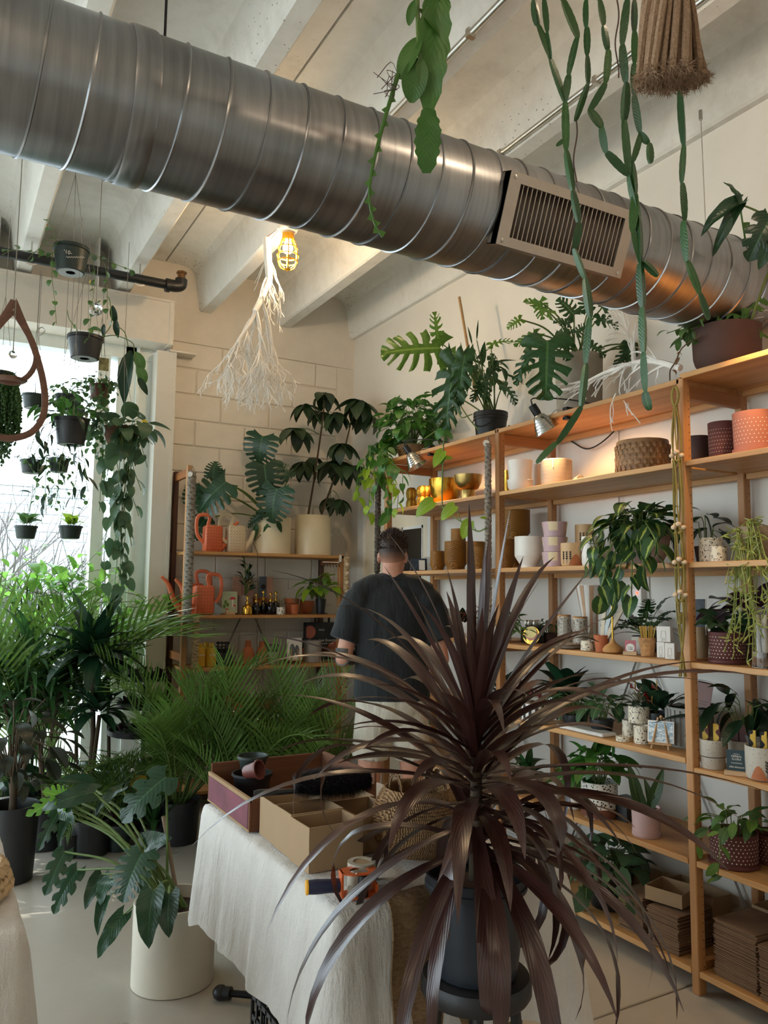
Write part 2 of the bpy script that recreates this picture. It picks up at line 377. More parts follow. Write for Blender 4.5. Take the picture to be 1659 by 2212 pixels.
for i, (x, y) in enumerate(((.2, 8.6), (-.9, 8.4), (.9, 9.2), (1.9, 8.6), (-2.2, 9.0))):
    t = thing('bare_shrub', ['leafless shrub outside the window, straight behind the lowest hanging pots', 'leafless shrub outside the window at the left picture edge', 'leafless shrub outside the window behind the window mullion', 'leafless shrub outside hidden mostly by the window jamb', 'leafless shrub outside, furthest left along the pavement'][i], 'shrub', (x, y, -.2), group='bare shrubs outside the window')
    mb = MB()
    for j in range(10): twigs(mb, V((rg.uniform(-.25, .25), rg.uniform(-.25, .25), 0)), V((rg.uniform(-.45, .45), rg.uniform(-.4, .4), 1)).normalized(), rg.uniform(.75, 1.05), .03, 4, rg)
    mb.build('branches', M_BARK, t)
# ================================================================== SHELVING
W_BOARD = woodmat('pine_board_y', 'A8733F', 'D6A469', 'Y'); W_BOARDX = woodmat('pine_board_x', 'A8733F', 'D6A469', 'X')
W_POST = woodmat('pine_post', '9A683C', 'C38D58', 'Z'); W_RAIL = woodmat('pine_rail', '8F5C32', 'B87C48', 'X')
M_BRACE = mat('brace_rod', '8C8782', .4, .7); M_HOLE = mat('peg_hole', '1A0F08', .9)
XF, XK = 2.58, 2.985
SH = [.09, .49, .865, 1.235, 1.625, 2.03, 2.37]
PY = [.94, 2.14, 3.34, 4.54]
un = thing('shelving_unit', 'long pine shelving unit of three bays along the right wall', 'shelving', (XF, 0, 0))
DX = XK-XF
for y in PY:
    for x0 in (0, DX-.042):
        p = MB().bbox((x0, y-.017, 0), (x0+.042, y+.017, 2.375), .003).build('post', W_POST, un, smooth=False)
        h = MB()
        for i in range(70):
            for yy in (y-.0175,): h.add([(x0+.03+.003*cos(a), yy, .1+i*.032+.003*sin(a)) for a in (0, 1.57, 3.14, 4.71)], [(0, 1, 2, 3)])
        h.build('peg_holes', M_HOLE, p)['kind'] = 'stuff'
    for z in (.06, 1.19, 2.29): MB().box((.042, y-.013, z), (DX-.042, y+.013, z+.055)).build('rail', W_RAIL, un, smooth=False)
for b in range(3):
    for i, z in enumerate(SH):
        dz = {0: (0, 0, .0, 0, 0, 0, .018), 1: (0,)*7, 2: (0,)*7}[b][i]
        y0, y1 = PY[b]+.019, PY[b+1]-.019
        if i == 6: y0, y1 = y0-.017, y1+.017
        if b == 0 and i == 2: dz = -.03
        MB().bbox((0, y0, z+dz-.022), (DX, y1, z+dz), .002).build('shelf', W_BOARD, un, smooth=False)
        MB().box((DX-.03, y0, z+dz-.045), (DX-.005, y1, z+dz-.022)).build('cleat', W_BOARD, un, smooth=False)
    ym = (PY[b]+PY[b+1])/2
    for s_ in (-1, 1):
        MB().tube([(DX+.012, ym-.03*s_, 1.2), (DX+.012, ym-s_*.56, .12)], .005, 6).build('brace', M_BRACE, un)
# back unit
BX0, BX1, BYF, BYK = 1.50, 2.735, 5.455, 5.85
SB = [.12, .50, .95, 1.315, 1.765]
bu = thing('shelving_unit', 'pine shelving unit against the white block wall, tall post at its left', 'shelving', (BX0, BYF, 0))
bw, bd = BX1-BX0, BYK-BYF
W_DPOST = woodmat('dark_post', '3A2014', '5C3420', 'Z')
for x, h, m in ((0, 2.365, W_POST), (bw-.035, 1.775, W_POST)):
    MB().bbox((x, 0, 0), (x+.035, .042, h), .003).build('post', m, bu, smooth=False)
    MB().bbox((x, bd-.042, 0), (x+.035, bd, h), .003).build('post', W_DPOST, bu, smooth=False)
    for z in (.06, 1.0, h-.075): MB().box((x+.005, .042, z), (x+.03, bd-.042, z+.055)).build('rail', woodmat('pine_rail_y', '8A5029', 'B3713D', 'Y'), bu, smooth=False)
for z in SB:
    MB().bbox((.037, 0, z-.022), (bw-(.037 if z < 1.7 else .0), bd, z), .002).build('shelf', W_BOARDX, bu, smooth=False)
for s_ in (-1, 1): MB().tube([(bw/2+.05*s_, bd+.01, 1.3), (bw/2+s_*.56, bd+.01, .2)], .006, 6).build('brace', M_BRACE, bu)

# ================================================================== DUCT
YD, ZD, RD = 2.10, 2.792, .195
n = N('duct_steel'); v = n.coord((1, 1, 1)); st = n.noise(n.coord((2, 40, 40)), 1.0, 4); bl_ = n.noise(n.coord((60, 3, 3)), 1.0, 3); big = n.noise(v, 2.2, 3)
n.set(col=n.ramp(n.math('ADD', n.math('MULTIPLY', bl_, .5), n.math('MULTIPLY', big, .5)), ((.3, '7C7D80'), (.7, 'A4A5A7'))), metal=1.0, rough=n.ramp(n.math('ADD', n.math('MULTIPLY', bl_, .5), n.math('MULTIPLY', big, .5)), ((.25, .28), (.75, .38))), aniso=.55)
n.bump(bl_, .05, .002); M_DUCT = n.m
du = thing('air_duct', 'large round spiral seamed steel air duct hung below the ceiling', 'duct', (0, YD, ZD))
RXc = Matrix.Rotation(pi/2, 4, 'Y')
b = MB(); b.lathe([(RD, X0+.01), (RD, 2.97), (RD-.01, 2.975), (RD-.06, 2.976)], 96, M=RXc); b.build('duct_body', M_DUCT, du, ang=30)
pts = []; x = X0+.05; k = 0
while x < 2.96:
    q = -k*2*pi/48+pi; pts.append((x, cos(q)*(RD+.001), sin(q)*(RD+.001))); x += .112/48; k += 1
MB().tube(pts, .0042, 5).build('spiral_seam', M_DUCT, du)
MB().lathe([(RD+.004, .36), (RD+.006, .366), (RD+.006, .418), (RD+.004, .424)], 96, M=RXc).build('coupling_band', M_DUCT, du, ang=30)
# register
d_ang = atan2(2.727-ZD, 1.935-YD)          # outward direction in (y, z)
o_ = V((0, cos(d_ang), sin(d_ang))); t_ = V((0, -o_.z, o_.y)); t_ = t_ if t_.z > 0 else -t_
RM = Matrix(((1, 0, 0), (0, t_.y, o_.y), (0, t_.z, o_.z))).to_4x4()    # x along duct, y up the slope, z outwards
M_REG = mat('register_alu', 'B3A79B', .38, .85, var=.05)
reg = bpy.data.objects.new('air_register', None); COL.objects.link(reg); reg.parent = du
reg.matrix_basis = Matrix.Translation(V((1.775, 0, 0))+o_*RD*.93) @ RM
w_, h_ = .275, .112
f = MB().box((-w_, h_-.03, 0), (w_, h_, .034)).box((-w_, -h_, 0), (w_, -h_+.03, .034)).box((-w_, -h_+.03, 0), (-w_+.045, h_-.03, .034)).box((w_-.045, -h_+.03, 0), (w_, h_-.03, .034))
f.box((-w_, -h_, -.06), (-w_+.003, h_, .03)).box((w_-.003, -h_, -.06), (w_, h_, .03)).box((-w_, -h_, -.06), (w_, -h_+.003, .03)).box((-w_, h_-.003, -.06), (w_, h_, .03))
f.build('frame', M_REG, reg, smooth=False)
MB().box((-w_+.04, -h_+.03, -.012), (w_-.04, h_-.03, -.01)).build('dark_core', mat('register_dark', '0B0B0C', .9), reg, smooth=False)
sl = MB().box((-.0016, -h_+.03, -.008), (.0016, h_-.03, .03)).mesh('blade', M_REG, smooth=False)
for i in range(24): put('blade', sl, reg, loc=(-w_+.06+i*(2*w_-.12)/23, 0, 0))
sl2 = MB().box((-w_+.05, -.0014, -.009), (w_-.25, .0014, .004)).mesh('rear_blade', mat('rear_blade', '4A4744', .5, .6), smooth=False)
for i in range(8): put('rear_blade', sl2, reg, loc=(0, -h_+.04+i*.0205, 0))
for x in (-1, 1):
    for y in (-1, 1): MB().lathe([(.007, .034), (.007, .036), (.003, .038), (0.0001, .037)], 12, c=(x*(w_-.02), y*(h_-.015), 0)).build('screw', M_STEEL, reg)
for x in (-3.2, -1.2, .47): MB().tube([(x, 0, RD), (x, 0, ZS-ZD)], .004, 6).tube([(x, 0, RD), (x, 0, RD+.04)], .009, 8).build('hanger_rod', M_DARK, du)
MB().tube([(2.84, .09, RD-.03), (2.84, .1, ZT-ZD)], .0022, 5).tube([(2.84, .1, ZT-ZD), (2.84, .1, ZT-ZD-.045)], .008, 8).build('hanger_cable', M_STEEL, du)

# conduits, pipe
for lab, x in (('steel conduit pipe running along the ceiling, the one nearer the joint', 1.658), ('steel conduit pipe on the ceiling, the one nearer the right wall', 2.31)):
    c = thing('conduit', lab, 'pipe', (x, 0, 3.62 if x < 2 else 3.655), group='ceiling conduits')
    MB().tube([(0, Y0, 0), (0, 2.92 if x > 2 else 4.0, 0), (0, 2.96 if x > 2 else 4.03, .012), (.015, 2.98 if x > 2 else 4.05, .03)], .013, 10).build('tube', M_STEEL, c)
    for y in (.8, 2.3, 2.95):
        MB().box((-.016, y-.01, -.016), (.018, y+.01, .018)).build('strap', M_STEEL, c, smooth=False)
pp = thing('pipe', 'black pipe with an elbow hung across the ceiling beams above the window', 'pipe', (0, 5.2, 3.532))
MB().tube([(X0+.2, 0, -.002), (1.27, 0, .004)], .031, 20).build('straight_pipe', M_BLACK, pp)
MB().tube(curve([(1.255, 0, .004), (1.30, 0, .006), (1.335, 0, .02), (1.34, 0, .06)], 5), .041, 20).lathe([(.046, 1.235), (.046, 1.262)], 20, M=RXc).build('elbow', M_BLACK, pp)
MB().tube([(1.34, 0, .06), (1.34, 0, .10)], .026, 14).tube([(1.34, 0, .1), (1.34, 0, .112)], .036, 6).build('brass_fitting', mat('brass_dull', '7A5A3A', .4, .8), pp)
for x in (1.065, .405, -.9, -2.2):
    MB().tube([(x+cos(a)*.035, 0, sin(a)*.035) for a in [i*pi/8 for i in range(17)]], .0035, 6, flat=3).tube([(x, 0, .03), (x, 0, ZT-3.532 if x > 0 else .3)], .005, 6).build('pipe_hanger', M_STEEL, pp)

# ------------------------------------------------------------------ caged lamp on the beam
LP = V((1.70, 4.19, ZT))
la = thing('caged_lamp', 'glowing bulb in a yellow wire cage on the ceiling beam', 'lamp', LP)
M_YEL = mat('yellow_cage', 'F2B21B', .4, var=.04)
MB().lathe([(.055, 0), (.058, -.012), (.05, -.03), (.03, -.04), (.028, -.05)], 24).build('ceiling_base', mat('porcelain', 'EDE4D4', .3), la)
MB().lathe([(.034, -.045), (.036, -.07), (.03, -.085)], 20).build('socket', M_YEL, la)
cg = MB(); prof = [(.034, -.075), (.052, -.12), (.062, -.17), (.06, -.21), (.046, -.245), (.02, -.262)]
for i in range(6):
    a = i*pi/3+.2; cg.tube(curve([(cos(a)*r, sin(a)*r, z) for r, z in prof], 4), .0038, 6)
for r, z in ((.0565, -.135), (.063, -.18), (.058, -.215)): cg.tube([(cos(a)*r, sin(a)*r, z) for a in [k*pi/14 for k in range(29)]], .0038, 6, cap=False)
cg.lathe([(.02, -.262), (.001, -.264)], 12); cg.build('cage', M_YEL, la)
n = N('bulb_glow'); n.set(col='FFF0D0', em='FFD79A', ems=60.0, rough=.3); M_BULB = n.m
MB().lathe([(.0001, -.165), (.02, -.16), (.029, -.145), (.03, -.13), (.022, -.105), (.014, -.085)], 20).build('bulb', M_BULB, la)
light('caged_lamp_light', 'POINT', LP+V((0, 0, -.2)), 26, (1, .72, .42), shadow_soft_size=.03)

# ------------------------------------------------------------------ white branch hung upside down
M_WB = mat('white_branch', 'F0EBE4', .7, var=.05)
rg = random.Random(21)
def limb(mb, p, d, L, r, lev, rg, drop=.25, kids=(2, 4), sp=.5, ratio=.62, rmin=.0023):
    pts = [p]; q = p.copy(); dd = d.copy(); n_ = 5
    for i in range(n_):
        dd = (dd+V((rg.uniform(-1, 1), rg.uniform(-1, 1), rg.uniform(-1, .6)))*.17+V((0, 0, -drop*.12))).normalized()
        q = q+dd*(L/n_); pts.append(q.copy())
    mb.tube(pts, [max(rmin, r*(1-.45*i/n_)) for i in range(n_+1)], 6 if lev > 1 else 4, cap=(lev == 0))
    if lev <= 0: return
    for k in range(rg.randint(*kids)):
        i = rg.randint(1, n_) if k else n_
        nd = (dd+V((rg.uniform(-1, 1), rg.uniform(-1, 1), rg.uniform(-.9, .5)))*sp).normalized()
        limb(mb, pts[i], nd, L*rg.uniform(.55, .85)*ratio/.62*.9, r*.55, lev-1, rg, drop, kids, sp, ratio)
rt = thing('hanging_branch', 'white painted bare branch hung upside down below the ceiling', 'branch', (1.60, 4.28, ZT))
mb = MB(); mb.tube(curve([(.0, 0, -.06), (.012, 0, -.2), (.02, 0, -.32), (-.02, 0, -.43), (-.06, 0, -.52)], 5), [.025-.0004*i for i in range(21)], 10)
mb.build('main_stem', M_WB, rt)
fk = MB()
for (s, e, r) in (((-.03, 0, -.45), (-.16, .0, -.72), .014), ((-.055, 0, -.51), (-.03, -.02, -.75), .012), ((-.02, .01, -.43), (.06, .02, -.7), .011), ((-.05, 0, -.5), (-.09, .05, -.75), .01)):
    s, e = V(s), V(e); fk.tube(curve([s, (s+e)/2+V((.012, 0, 0)), e], 5), [r*(1-.3*i/10) for i in range(11)], 8)
    for j in range(4): limb(fk, s.lerp(e, .45+.18*j), ((e-s).normalized()+V((U(-.7, .7), U(-.6, .6), -.3))).normalized(), .17, r*.5, 3, rg, .3, (2, 3), .75)
    for j in range(3): limb(fk, e.copy(), ((e-s).normalized()+V((U(-.6, .6), U(-.5, .5), -.6))).normalized(), .17, r*.6, 3, rg, .3, (2, 3), .7)
fk.build('forked_branches', M_WB, rt)
tw = MB()
for j in range(16):
    a = U(0, 6.28); z = U(-.42, -.12); s = V((.015, 0, z)); limb(tw, s, V((cos(a)*.7, sin(a)*.5, -.75)).normalized(), .13, .0055, 2, rg, .7, (1, 2), .6)
tw.build('side_twigs', M_WB, rt)
MB().tube([(-.01, 0, -.06), (.06, 0, .005), (.07, 0, .005), (0.01, 0, -.08)], .0015, 5).build('hanging_wire', mat('copper_wire', '8A5A3C', .4, .8), rt)
# ================================================================== LEAVES
def blade(name, m, prof, n=6, wid=.5, fold=.25, droop=.5, back=0.0, wave=0.0, twist=0.0, cols=1, tipdrop=0.0):
    """leaf of unit length along +Y, base at the origin, face up +Z"""
    mb = MB(); vs = []; uvs = []; fs = []; y = z = 0.0; a = droop*.35; C = 2*cols+1
    ys = []
    for i in range(n+1):
        t = i/n; ys.append((y, z, a)); a -= (droop+tipdrop*t)/n*1.35; y += cos(a)/n; z += sin(a)/n
    for i in range(n+1):
        t = i/n; y, z, a = ys[i]; h = max(.003, prof(t))*wid*.5
        for c in range(C):
            u = (c-cols)/cols; au = abs(u)
            yy = y-back*(1-t)**3*au**1.5; zz = z+fold*h*au+wave*sin(t*15+u*3)*au*.05+twist*u*h*t
            vs.append((u*h*(1-.12*fold*au), yy, zz)); uvs.append((.5+.5*u, t))
    for i in range(n):
        for c in range(C-1): fs.append((i*C+c, i*C+c+1, (i+1)*C+c+1, (i+1)*C+c))
    return mb.add(vs, fs, uvs=uvs).mesh(name, m)
P_HEART = lambda t: (max(0, 1-t)**.85)*(.75+1.3*t**.8)/.923 if t > .02 else .55
P_OVAL = lambda t: max(0, sin(pi*min(1, t*.96+.02)**.85))**.8*.98
P_LANCE = lambda t: max(0, sin(pi*t**.72))**.9
P_STRAP = lambda t: min(1, .55+1.6*t)*(1-t**3.2)
P_ROUND = lambda t: max(0, sin(pi*min(1, t*.97+.015)))**.55
def lobed(name, m, nl=6, q0=.3, gap=.22, wid=.55, sweep=.45, back=.16, fold=.12, droop=.5, prof=P_HEART, wav=.0, rag=0, seed=1):
    """split leaf: the blade is whole near the midrib and cut into fingers further out"""
    rg = random.Random(seed); mb = MB(); per = 5; n = nl*per+2
    ts = [0, .03]
    for l in range(nl):
        t0, t1 = .03+.95*l/nl, .03+.95*(l+1)/nl
        for k in range(1, per+1): ts.append(t0+(t1-t0)*k/per)
    ts.append(1.0)
    def mid(t):
        a = droop*.3; y = z = 0; K = 16
        for i in range(int(t*K)): a -= droop*1.2/K; y += cos(a)/K; z += sin(a)/K
        fr_ = t*K-int(t*K); return y+cos(a)*fr_/K, z+sin(a)*fr_/K
    Q = (0, .15, q0, .62, .85, 1.0)
    for side in (-1, 1):
        vs = []; uvs = []; cuts = [rg.uniform(.75, 1.15) for _ in range(nl+1)]
        for t in ts:
            y, z = mid(t); w = max(.008, prof(t))*wid*.5
            ph = ((t-.03)/.95*nl) % 1.0; li = min(nl-1, max(0, int((t-.03)/.95*nl)))
            e = 1-.35*abs(2*ph-1)**3 if .03 <= t <= .98 else 1
            e *= 1+rag*rg.uniform(-1, .4)
            for q in Q:
                x = side*w*q*(e if q > q0 else 1)
                yy = y+sweep*w*q*q*(.2+.8*t)-back*(1-t)**3*q**1.4
                vs.append((x, yy, z+fold*w*q-.25*w*q*q*(.5+fold)+wav*sin(ph*6.28+side)*q*.03)); uvs.append((.5+.5*side*q, t))
        fs = []; C = len(Q); nr = len(ts)
        for i in range(nr-1):
            tm = (ts[i]+ts[i+1])/2; ph = ((tm-.03)/.95*nl) % 1.0; li = int((tm-.03)/.95*nl)
            for c in range(C-1):
                if Q[c+1] > q0 and .03 < tm < .97 and ph > 1-gap*cuts[min(nl, max(0, li))] and li < nl-1: continue
                a = (i*C+c, i*C+c+1, (i+1)*C+c+1, (i+1)*C+c)
                fs.append(a if side > 0 else tuple(reversed(a)))
        mb.add(vs, fs, uvs=uvs)
    return mb.mesh(name, m, ang=60)
def frond(name, m, mst, n=24, ll=.3, wd=.018, droop=1.0, vee=.5, hang=.5, seed=1, start=.22, seg=3):
    """palm frond of unit length: arched stalk with paired narrow leaflets"""
    rg = random.Random(seed); mb = MB(); a = .15; p = V((0, 0, 0)); pts = [p.copy()]; K = 16; ang = []
    for i in range(K):
        a -= droop*(.25+1.3*(i/K))/K; p = p+V((0, cos(a), sin(a)))/K; pts.append(p.copy()); ang.append(a)
    mb.tube(pts, [.0085*(1-.85*i/K) for i in range(K+1)], 5, mi=1)
    for i in range(n):
        t = start+(1-start)*(i+.5)/n; k = min(K-1, int(t*K)); f = t*K-k; b = pts[k].lerp(pts[k+1], f); a = ang[k]
        fw = V((0, cos(a), sin(a))); up = V((0, -sin(a), cos(a)))
        s = ll*(.45+.55*sin(pi*min(1, (t-start)/(1-start)*.85+.18)))*rg.uniform(.88, 1.1)
        for side in (-1, 1):
            d = (V((side, 0, 0))*(.85-.35*t)+fw*(.55+.5*t)+up*vee*rg.uniform(.6, 1.2)).normalized()
            q = b.copy(); vs = []; uvs = []
            for j in range(seg+1):
                tt = j/seg; w = wd*(.35+1.2*tt if tt < .35 else (1-tt)**.7*1.2)+.0006
                vs += [q-fw*w, q+fw*w]; uvs += [(.2, tt), (.8, tt)]
                d = (d+V((0, 0, -hang*.45*(tt+.3)))).normalized(); q = q+d*s/seg
            mb.add(vs, [(2*j, 2*j+1, 2*j+3, 2*j+2) for j in range(seg)], uvs=uvs)
    return mb.mesh(name, [m, mst], ang=80)
def placew(name, me, parent, pos, d, up=(0, 0, 1), s=1.0, sx=None, label=None):
    """set a shared leaf mesh with its base at world point pos, pointing along d"""
    pos, d = V(pos), V(d).normalized()                 # leaves turn away from the walls they would run into
    for ax, lim in ((0, XW-.02), (1, YB-.06)):
        pos[ax] = min(pos[ax], lim-.02) if pos.y < 7 else pos[ax]
        if pos[ax]+d[ax]*s > lim: d[ax] = -abs(d[ax])*.6
    L = Matrix.Translation(V(pos)-V(parent.location if parent.parent is None else parent.parent.location+parent.location)) @ frame_to(d, up) @ Matrix.Diagonal(((sx or s), s, s, 1))
    return put(name, me, parent, M=L, label=label)
def leafpx(parent, me, b, t, d, w=1.0, up=None, name='leaf', roll=0.0):
    """leaf whose base and tip stand where the photograph shows them, at real depth d (or a pair of depths)"""
    d0, d1 = d if isinstance(d, tuple) else (d, d)
    B, T = dp(*b, d0), dp(*t, d1); ax = T-B; L = ax.length
    u = V(up) if up else (-CF*.75+V((0, 0, .55))+CR*roll)
    placew(name, me, parent, B, ax, u, L, L*w); return B
def petiole(parent, a, b, r=.005, m=None, sag=-.06, name='stalk', n=6):
    a, b = V(a), V(b); mid = (a+b)/2+V((0, 0, -sag*(b-a).length)); o = V(parent.location)
    MB().tube(curve([a-o, mid-o, b-o], n), [r*(1-.35*i/(2*n)) for i in range(2*n+1)], 6).build(name, m or M_STEM, parent)
def vine(parent, pts, meshes, sp=.05, size=.08, m=None, r=.0022, name='leaf', jit=.7, hang=.35, var=.3, start=.0, pet=.4, maxn=60, up=None):
    """trailing stem through world points with leaves to both sides"""
    c = curve(pts, 8); o = V(parent.location)
    MB().tube([p-o for p in c], r, 5).build('vine', m or M_STEM, parent)
    acc = 0; side = 1; cnt = 0; tot = sum((c[i+1]-c[i]).length for i in range(len(c)-1)); run = 0
    for i in range(len(c)-1):
        L = (c[i+1]-c[i]).length; acc += L; run += L
        if acc >= sp and run/tot >= start and cnt < maxn:
            acc = 0; cnt += 1; side = -side; t = (c[i+1]-c[i]).normalized()
            out = V((rnd.uniform(-1, 1), rnd.uniform(-1, 1), rnd.uniform(-.3, .5)))
            out = (out-t*out.dot(t)).normalized()
            d = (out*jit+t*.35+V((0, 0, -hang))).normalized(); s = size*rnd.uniform(1-var, 1+var)
            u = (V(up) if up else V((0, 0, 1))+V((rnd.uniform(-.6, .6), rnd.uniform(-.9, .1), 0)))
            placew(name, rnd.choice(meshes), parent, c[i+1]+d*s*.12, d, u, s)
def tuft(parent, c, n, meshes, size, e0=.5, e1=1.2, name='leaf', var=.25, spread=.02, sx=1.0):
    """rosette of leaves rising from a centre at elevations e0..e1"""
    for i in range(n):
        a = 2*pi*(i*.381966)+rnd.uniform(-.3, .3); e = e0+(e1-e0)*((i+.5)/n)+rnd.uniform(-.1, .1)
        d = V((cos(a)*cos(e), sin(a)*cos(e), sin(e))); s = size*rnd.uniform(1-var, 1+var)
        placew(name, rnd.choice(meshes), parent, V(c)+d*spread, d, V((-cos(a)*sin(e), -sin(a)*sin(e), cos(e)+.05)), s, s*sx)
def bushy(parent, c, n, meshes, size, R=(.15, .15, .12), stem=True, name='leaf', out=.8, var=.3, low=-.2, m=None, r=.0022):
    """rounded plant: leaves on short stalks from a centre, facing out and up"""
    o = V(parent.location); mb = MB()
    for i in range(n):
        z = low+(1-low)*(i+.5)/n; a = i*2.39996+rnd.uniform(-.3, .3); q = sqrt(max(0, 1-z*z)); k = rnd.uniform(.55, 1.05)
        p = V(c)+V((cos(a)*q*R[0], sin(a)*q*R[1], z*R[2]))*k
        d = (V((cos(a)*q, sin(a)*q, z*.5))*out+V((rnd.uniform(-.5, .5), rnd.uniform(-.5, .5), rnd.uniform(-.7, .1)))).normalized()
        placew(name, rnd.choice(meshes), parent, p, d, V((cos(a)*.4, sin(a)*.4, 1)), size*rnd.uniform(1-var, 1+var))
        if stem and i % 2 == 0: mb.tube([V(c)+V((cos(a)*.02, sin(a)*.02, -R[2]*.8))-o, (V(c)*.5+p*.5)+V((0, 0, R[2]*.1))-o, p-o], r, 4, cap=False)
    if stem: mb.build('stems', m or M_STEM, parent)['kind'] = 'stuff'

M_STEM = mat('green_stem', '5C7336', .5); M_BSTEM = mat('brown_stem', '54412C', .8); M_TRUNK = mat('trunk', '4C3D2C', .9, bump=.4, bs=40)
M_SOIL = mat('soil', '3A2A1E', .95, var=.4, scale=60, bump=.6, bs=120)
G = dict(
 pothos=leafmat('leaf_pothos', '1F4A1C', '4F8A35', '7DAE55'), neon=leafmat('leaf_bright', '5C8A1E', 'A8C838', 'C5DA6A', tl=.4),
 brasil=leafmat('leaf_brasil', '1E3F24', '335A33', '8FB25A', stripe=('A9BE62', .2)), monst=leafmat('leaf_monstera', '17301F', '2F5236', '4E7450', rough=.3, tl=.18),
 monl=leafmat('leaf_monstera_pale', '3B6A25', '76A83E', '9CC163', rough=.35), scheff=leafmat('leaf_schefflera', '1E3320', '31492C', '4D6440', rough=.4, tl=.15),
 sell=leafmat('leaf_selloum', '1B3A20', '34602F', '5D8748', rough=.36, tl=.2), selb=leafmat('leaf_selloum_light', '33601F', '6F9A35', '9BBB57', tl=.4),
 palm=leafmat('leaf_palm', '2F4F1F', '688A3C', '86A554', rough=.3, tl=.32), drac=leafmat('leaf_dracaena', '10281A', '1F3F26', '2F5233', rough=.3, tl=.15),
 strap=leafmat('leaf_strap', '1E3F22', '3F6B35', '5D8546', tl=.3), cord=leafmat('leaf_cordyline', '2A1614', '4A2B25', '5E3A32', rough=.3, tl=.1, coat=.55),
 rubber=leafmat('leaf_rubber', '1B211A', '2E3325', '4A4A33', rough=.3, tl=.15), hoya=leafmat('leaf_hoya', '2C4F2A', '5D8245', '7C9C5C', tl=.3),
 scin=leafmat('leaf_scindapsus', '2A4430', '5F7F58', '4E7048', tl=.25), cactus=leafmat('leaf_cactus', '1D3B22', '3B652B', '4F7A3A', rough=.36, tl=.08),
 epi=leafmat('leaf_epiphyllum', '2A521E', '4F7A2A', '3A6426', rough=.42, tl=.16), rhip=leafmat('leaf_rhipsalis', '8A9648', 'B9C06A', 'C8CC86', tl=.25),
 vari=leafmat('leaf_variegated', '3E6A2C', '79A045', '4E7A35', stripe=('D9D9A0', .12)), calath=leafmat('leaf_calathea', '20402A', '3B6038', 'A9C27A', stripe=('B7CF8C', .1)),
 yel=leafmat('leaf_yellow', 'C79A1E', 'E0C040', 'E8D06A'), purple=leafmat('leaf_purple', '2A1A26', '4A2A3A', '5D3A48'), red=leafmat('leaf_red', '8E1420', 'C02834', 'D65A5A', rough=.25, tl=.2),
 pinkl=leafmat('leaf_pink', 'A84A50', 'D47A70', 'E09A8C'), outd=leafmat('leaf_outdoor', '4F8A2E', '8FC055', 'B0D47A', tl=.45))
LF = {}
for k, g, pr, w, bk in (('pothos', 'pothos', P_HEART, .72, .12), ('neon', 'neon', P_HEART, .66, .1), ('brasil', 'brasil', P_HEART, .74, .12), ('heart', 'monst', P_HEART, .78, .16), ('scin', 'scin', P_HEART, .74, .12), ('vari', 'vari', P_OVAL, .5, .03), ('outd', 'outd', P_OVAL, .62, .02),
                        ('scheff', 'scheff', P_OVAL, .5, 0), ('hoya', 'hoya', P_OVAL, .5, .0), ('yel', 'yel', P_OVAL, .6, 0), ('rubber', 'rubber', P_OVAL, .46, 0), ('purple', 'purple', P_OVAL, .5, 0), ('calath', 'calath', P_OVAL, .52, .02), ('red', 'red', P_HEART, .8, .14), ('pinkl', 'pinkl', P_OVAL, .6, 0), ('lance', 'sell', P_LANCE, .3, 0), ('dlance', 'drac', P_LANCE, .26, 0), ('strap', 'strap', P_LANCE, .13, 0), ('coin', 'hoya', P_ROUND, .85, 0), ('peace', 'drac', P_OVAL, .42, 0)):
    LF[k] = [blade('leaf', G[g], pr, 6, w, f, d, bk, cols=1, twist=tw) for f, d, tw in ((.28, .55, 0), (.16, .9, .25), (.4, .25, -.2), (.1, 1.25, .1))]
LF['heartbig'] = [blade('leaf', G['monst'], P_HEART, 10, .76, f, d, .17, wave=wv, cols=2) for f, d, wv in ((.2, .5, .6), (.35, .8, .4), (.1, .9, .8))]
LF['monstera'] = [lobed('leaf', G['monst'], 7, .42, .2, 1.0, .35, .2, .15, d, seed=i) for i, d in ((1, .5), (2, .8), (3, .3))]
LF['monsteras'] = [lobed('leaf', G['monst'], 4, .5, .14, .8, .35, .18, .15, d, seed=i) for i, d in ((4, .6), (5, .9))]
LF['monl'] = [lobed('leaf', G['monl'], 5, .42, .2, .8, .4, .16, .15, d, seed=i) for i, d in ((6, .5), (7, .9))]
LF['selloum'] = [lobed('leaf', G['sell'], 6, .3, .3, .9, .7, .26, .1, d, rag=.16, wav=1.2, seed=i) for i, d in ((8, .5), (9, .9))]
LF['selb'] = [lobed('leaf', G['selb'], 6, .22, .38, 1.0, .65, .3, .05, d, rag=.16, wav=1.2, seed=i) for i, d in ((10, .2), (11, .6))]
LF['frond'] = [frond('frond', G['palm'], M_STEM, 22, .31, .0145, dr, .45, hg, seed=i) for i, (dr, hg) in enumerate(((.9, .35), (1.4, .6), (.5, .3), (1.9, .8)))]
LF['frondbig'] = [frond('frond', G['palm'], M_STEM, 20, .42, .017, dr, .35, hg, seed=20+i, seg=4) for i, (dr, hg) in enumerate(((1.2, .5), (1.7, .7), (.7, .4)))]
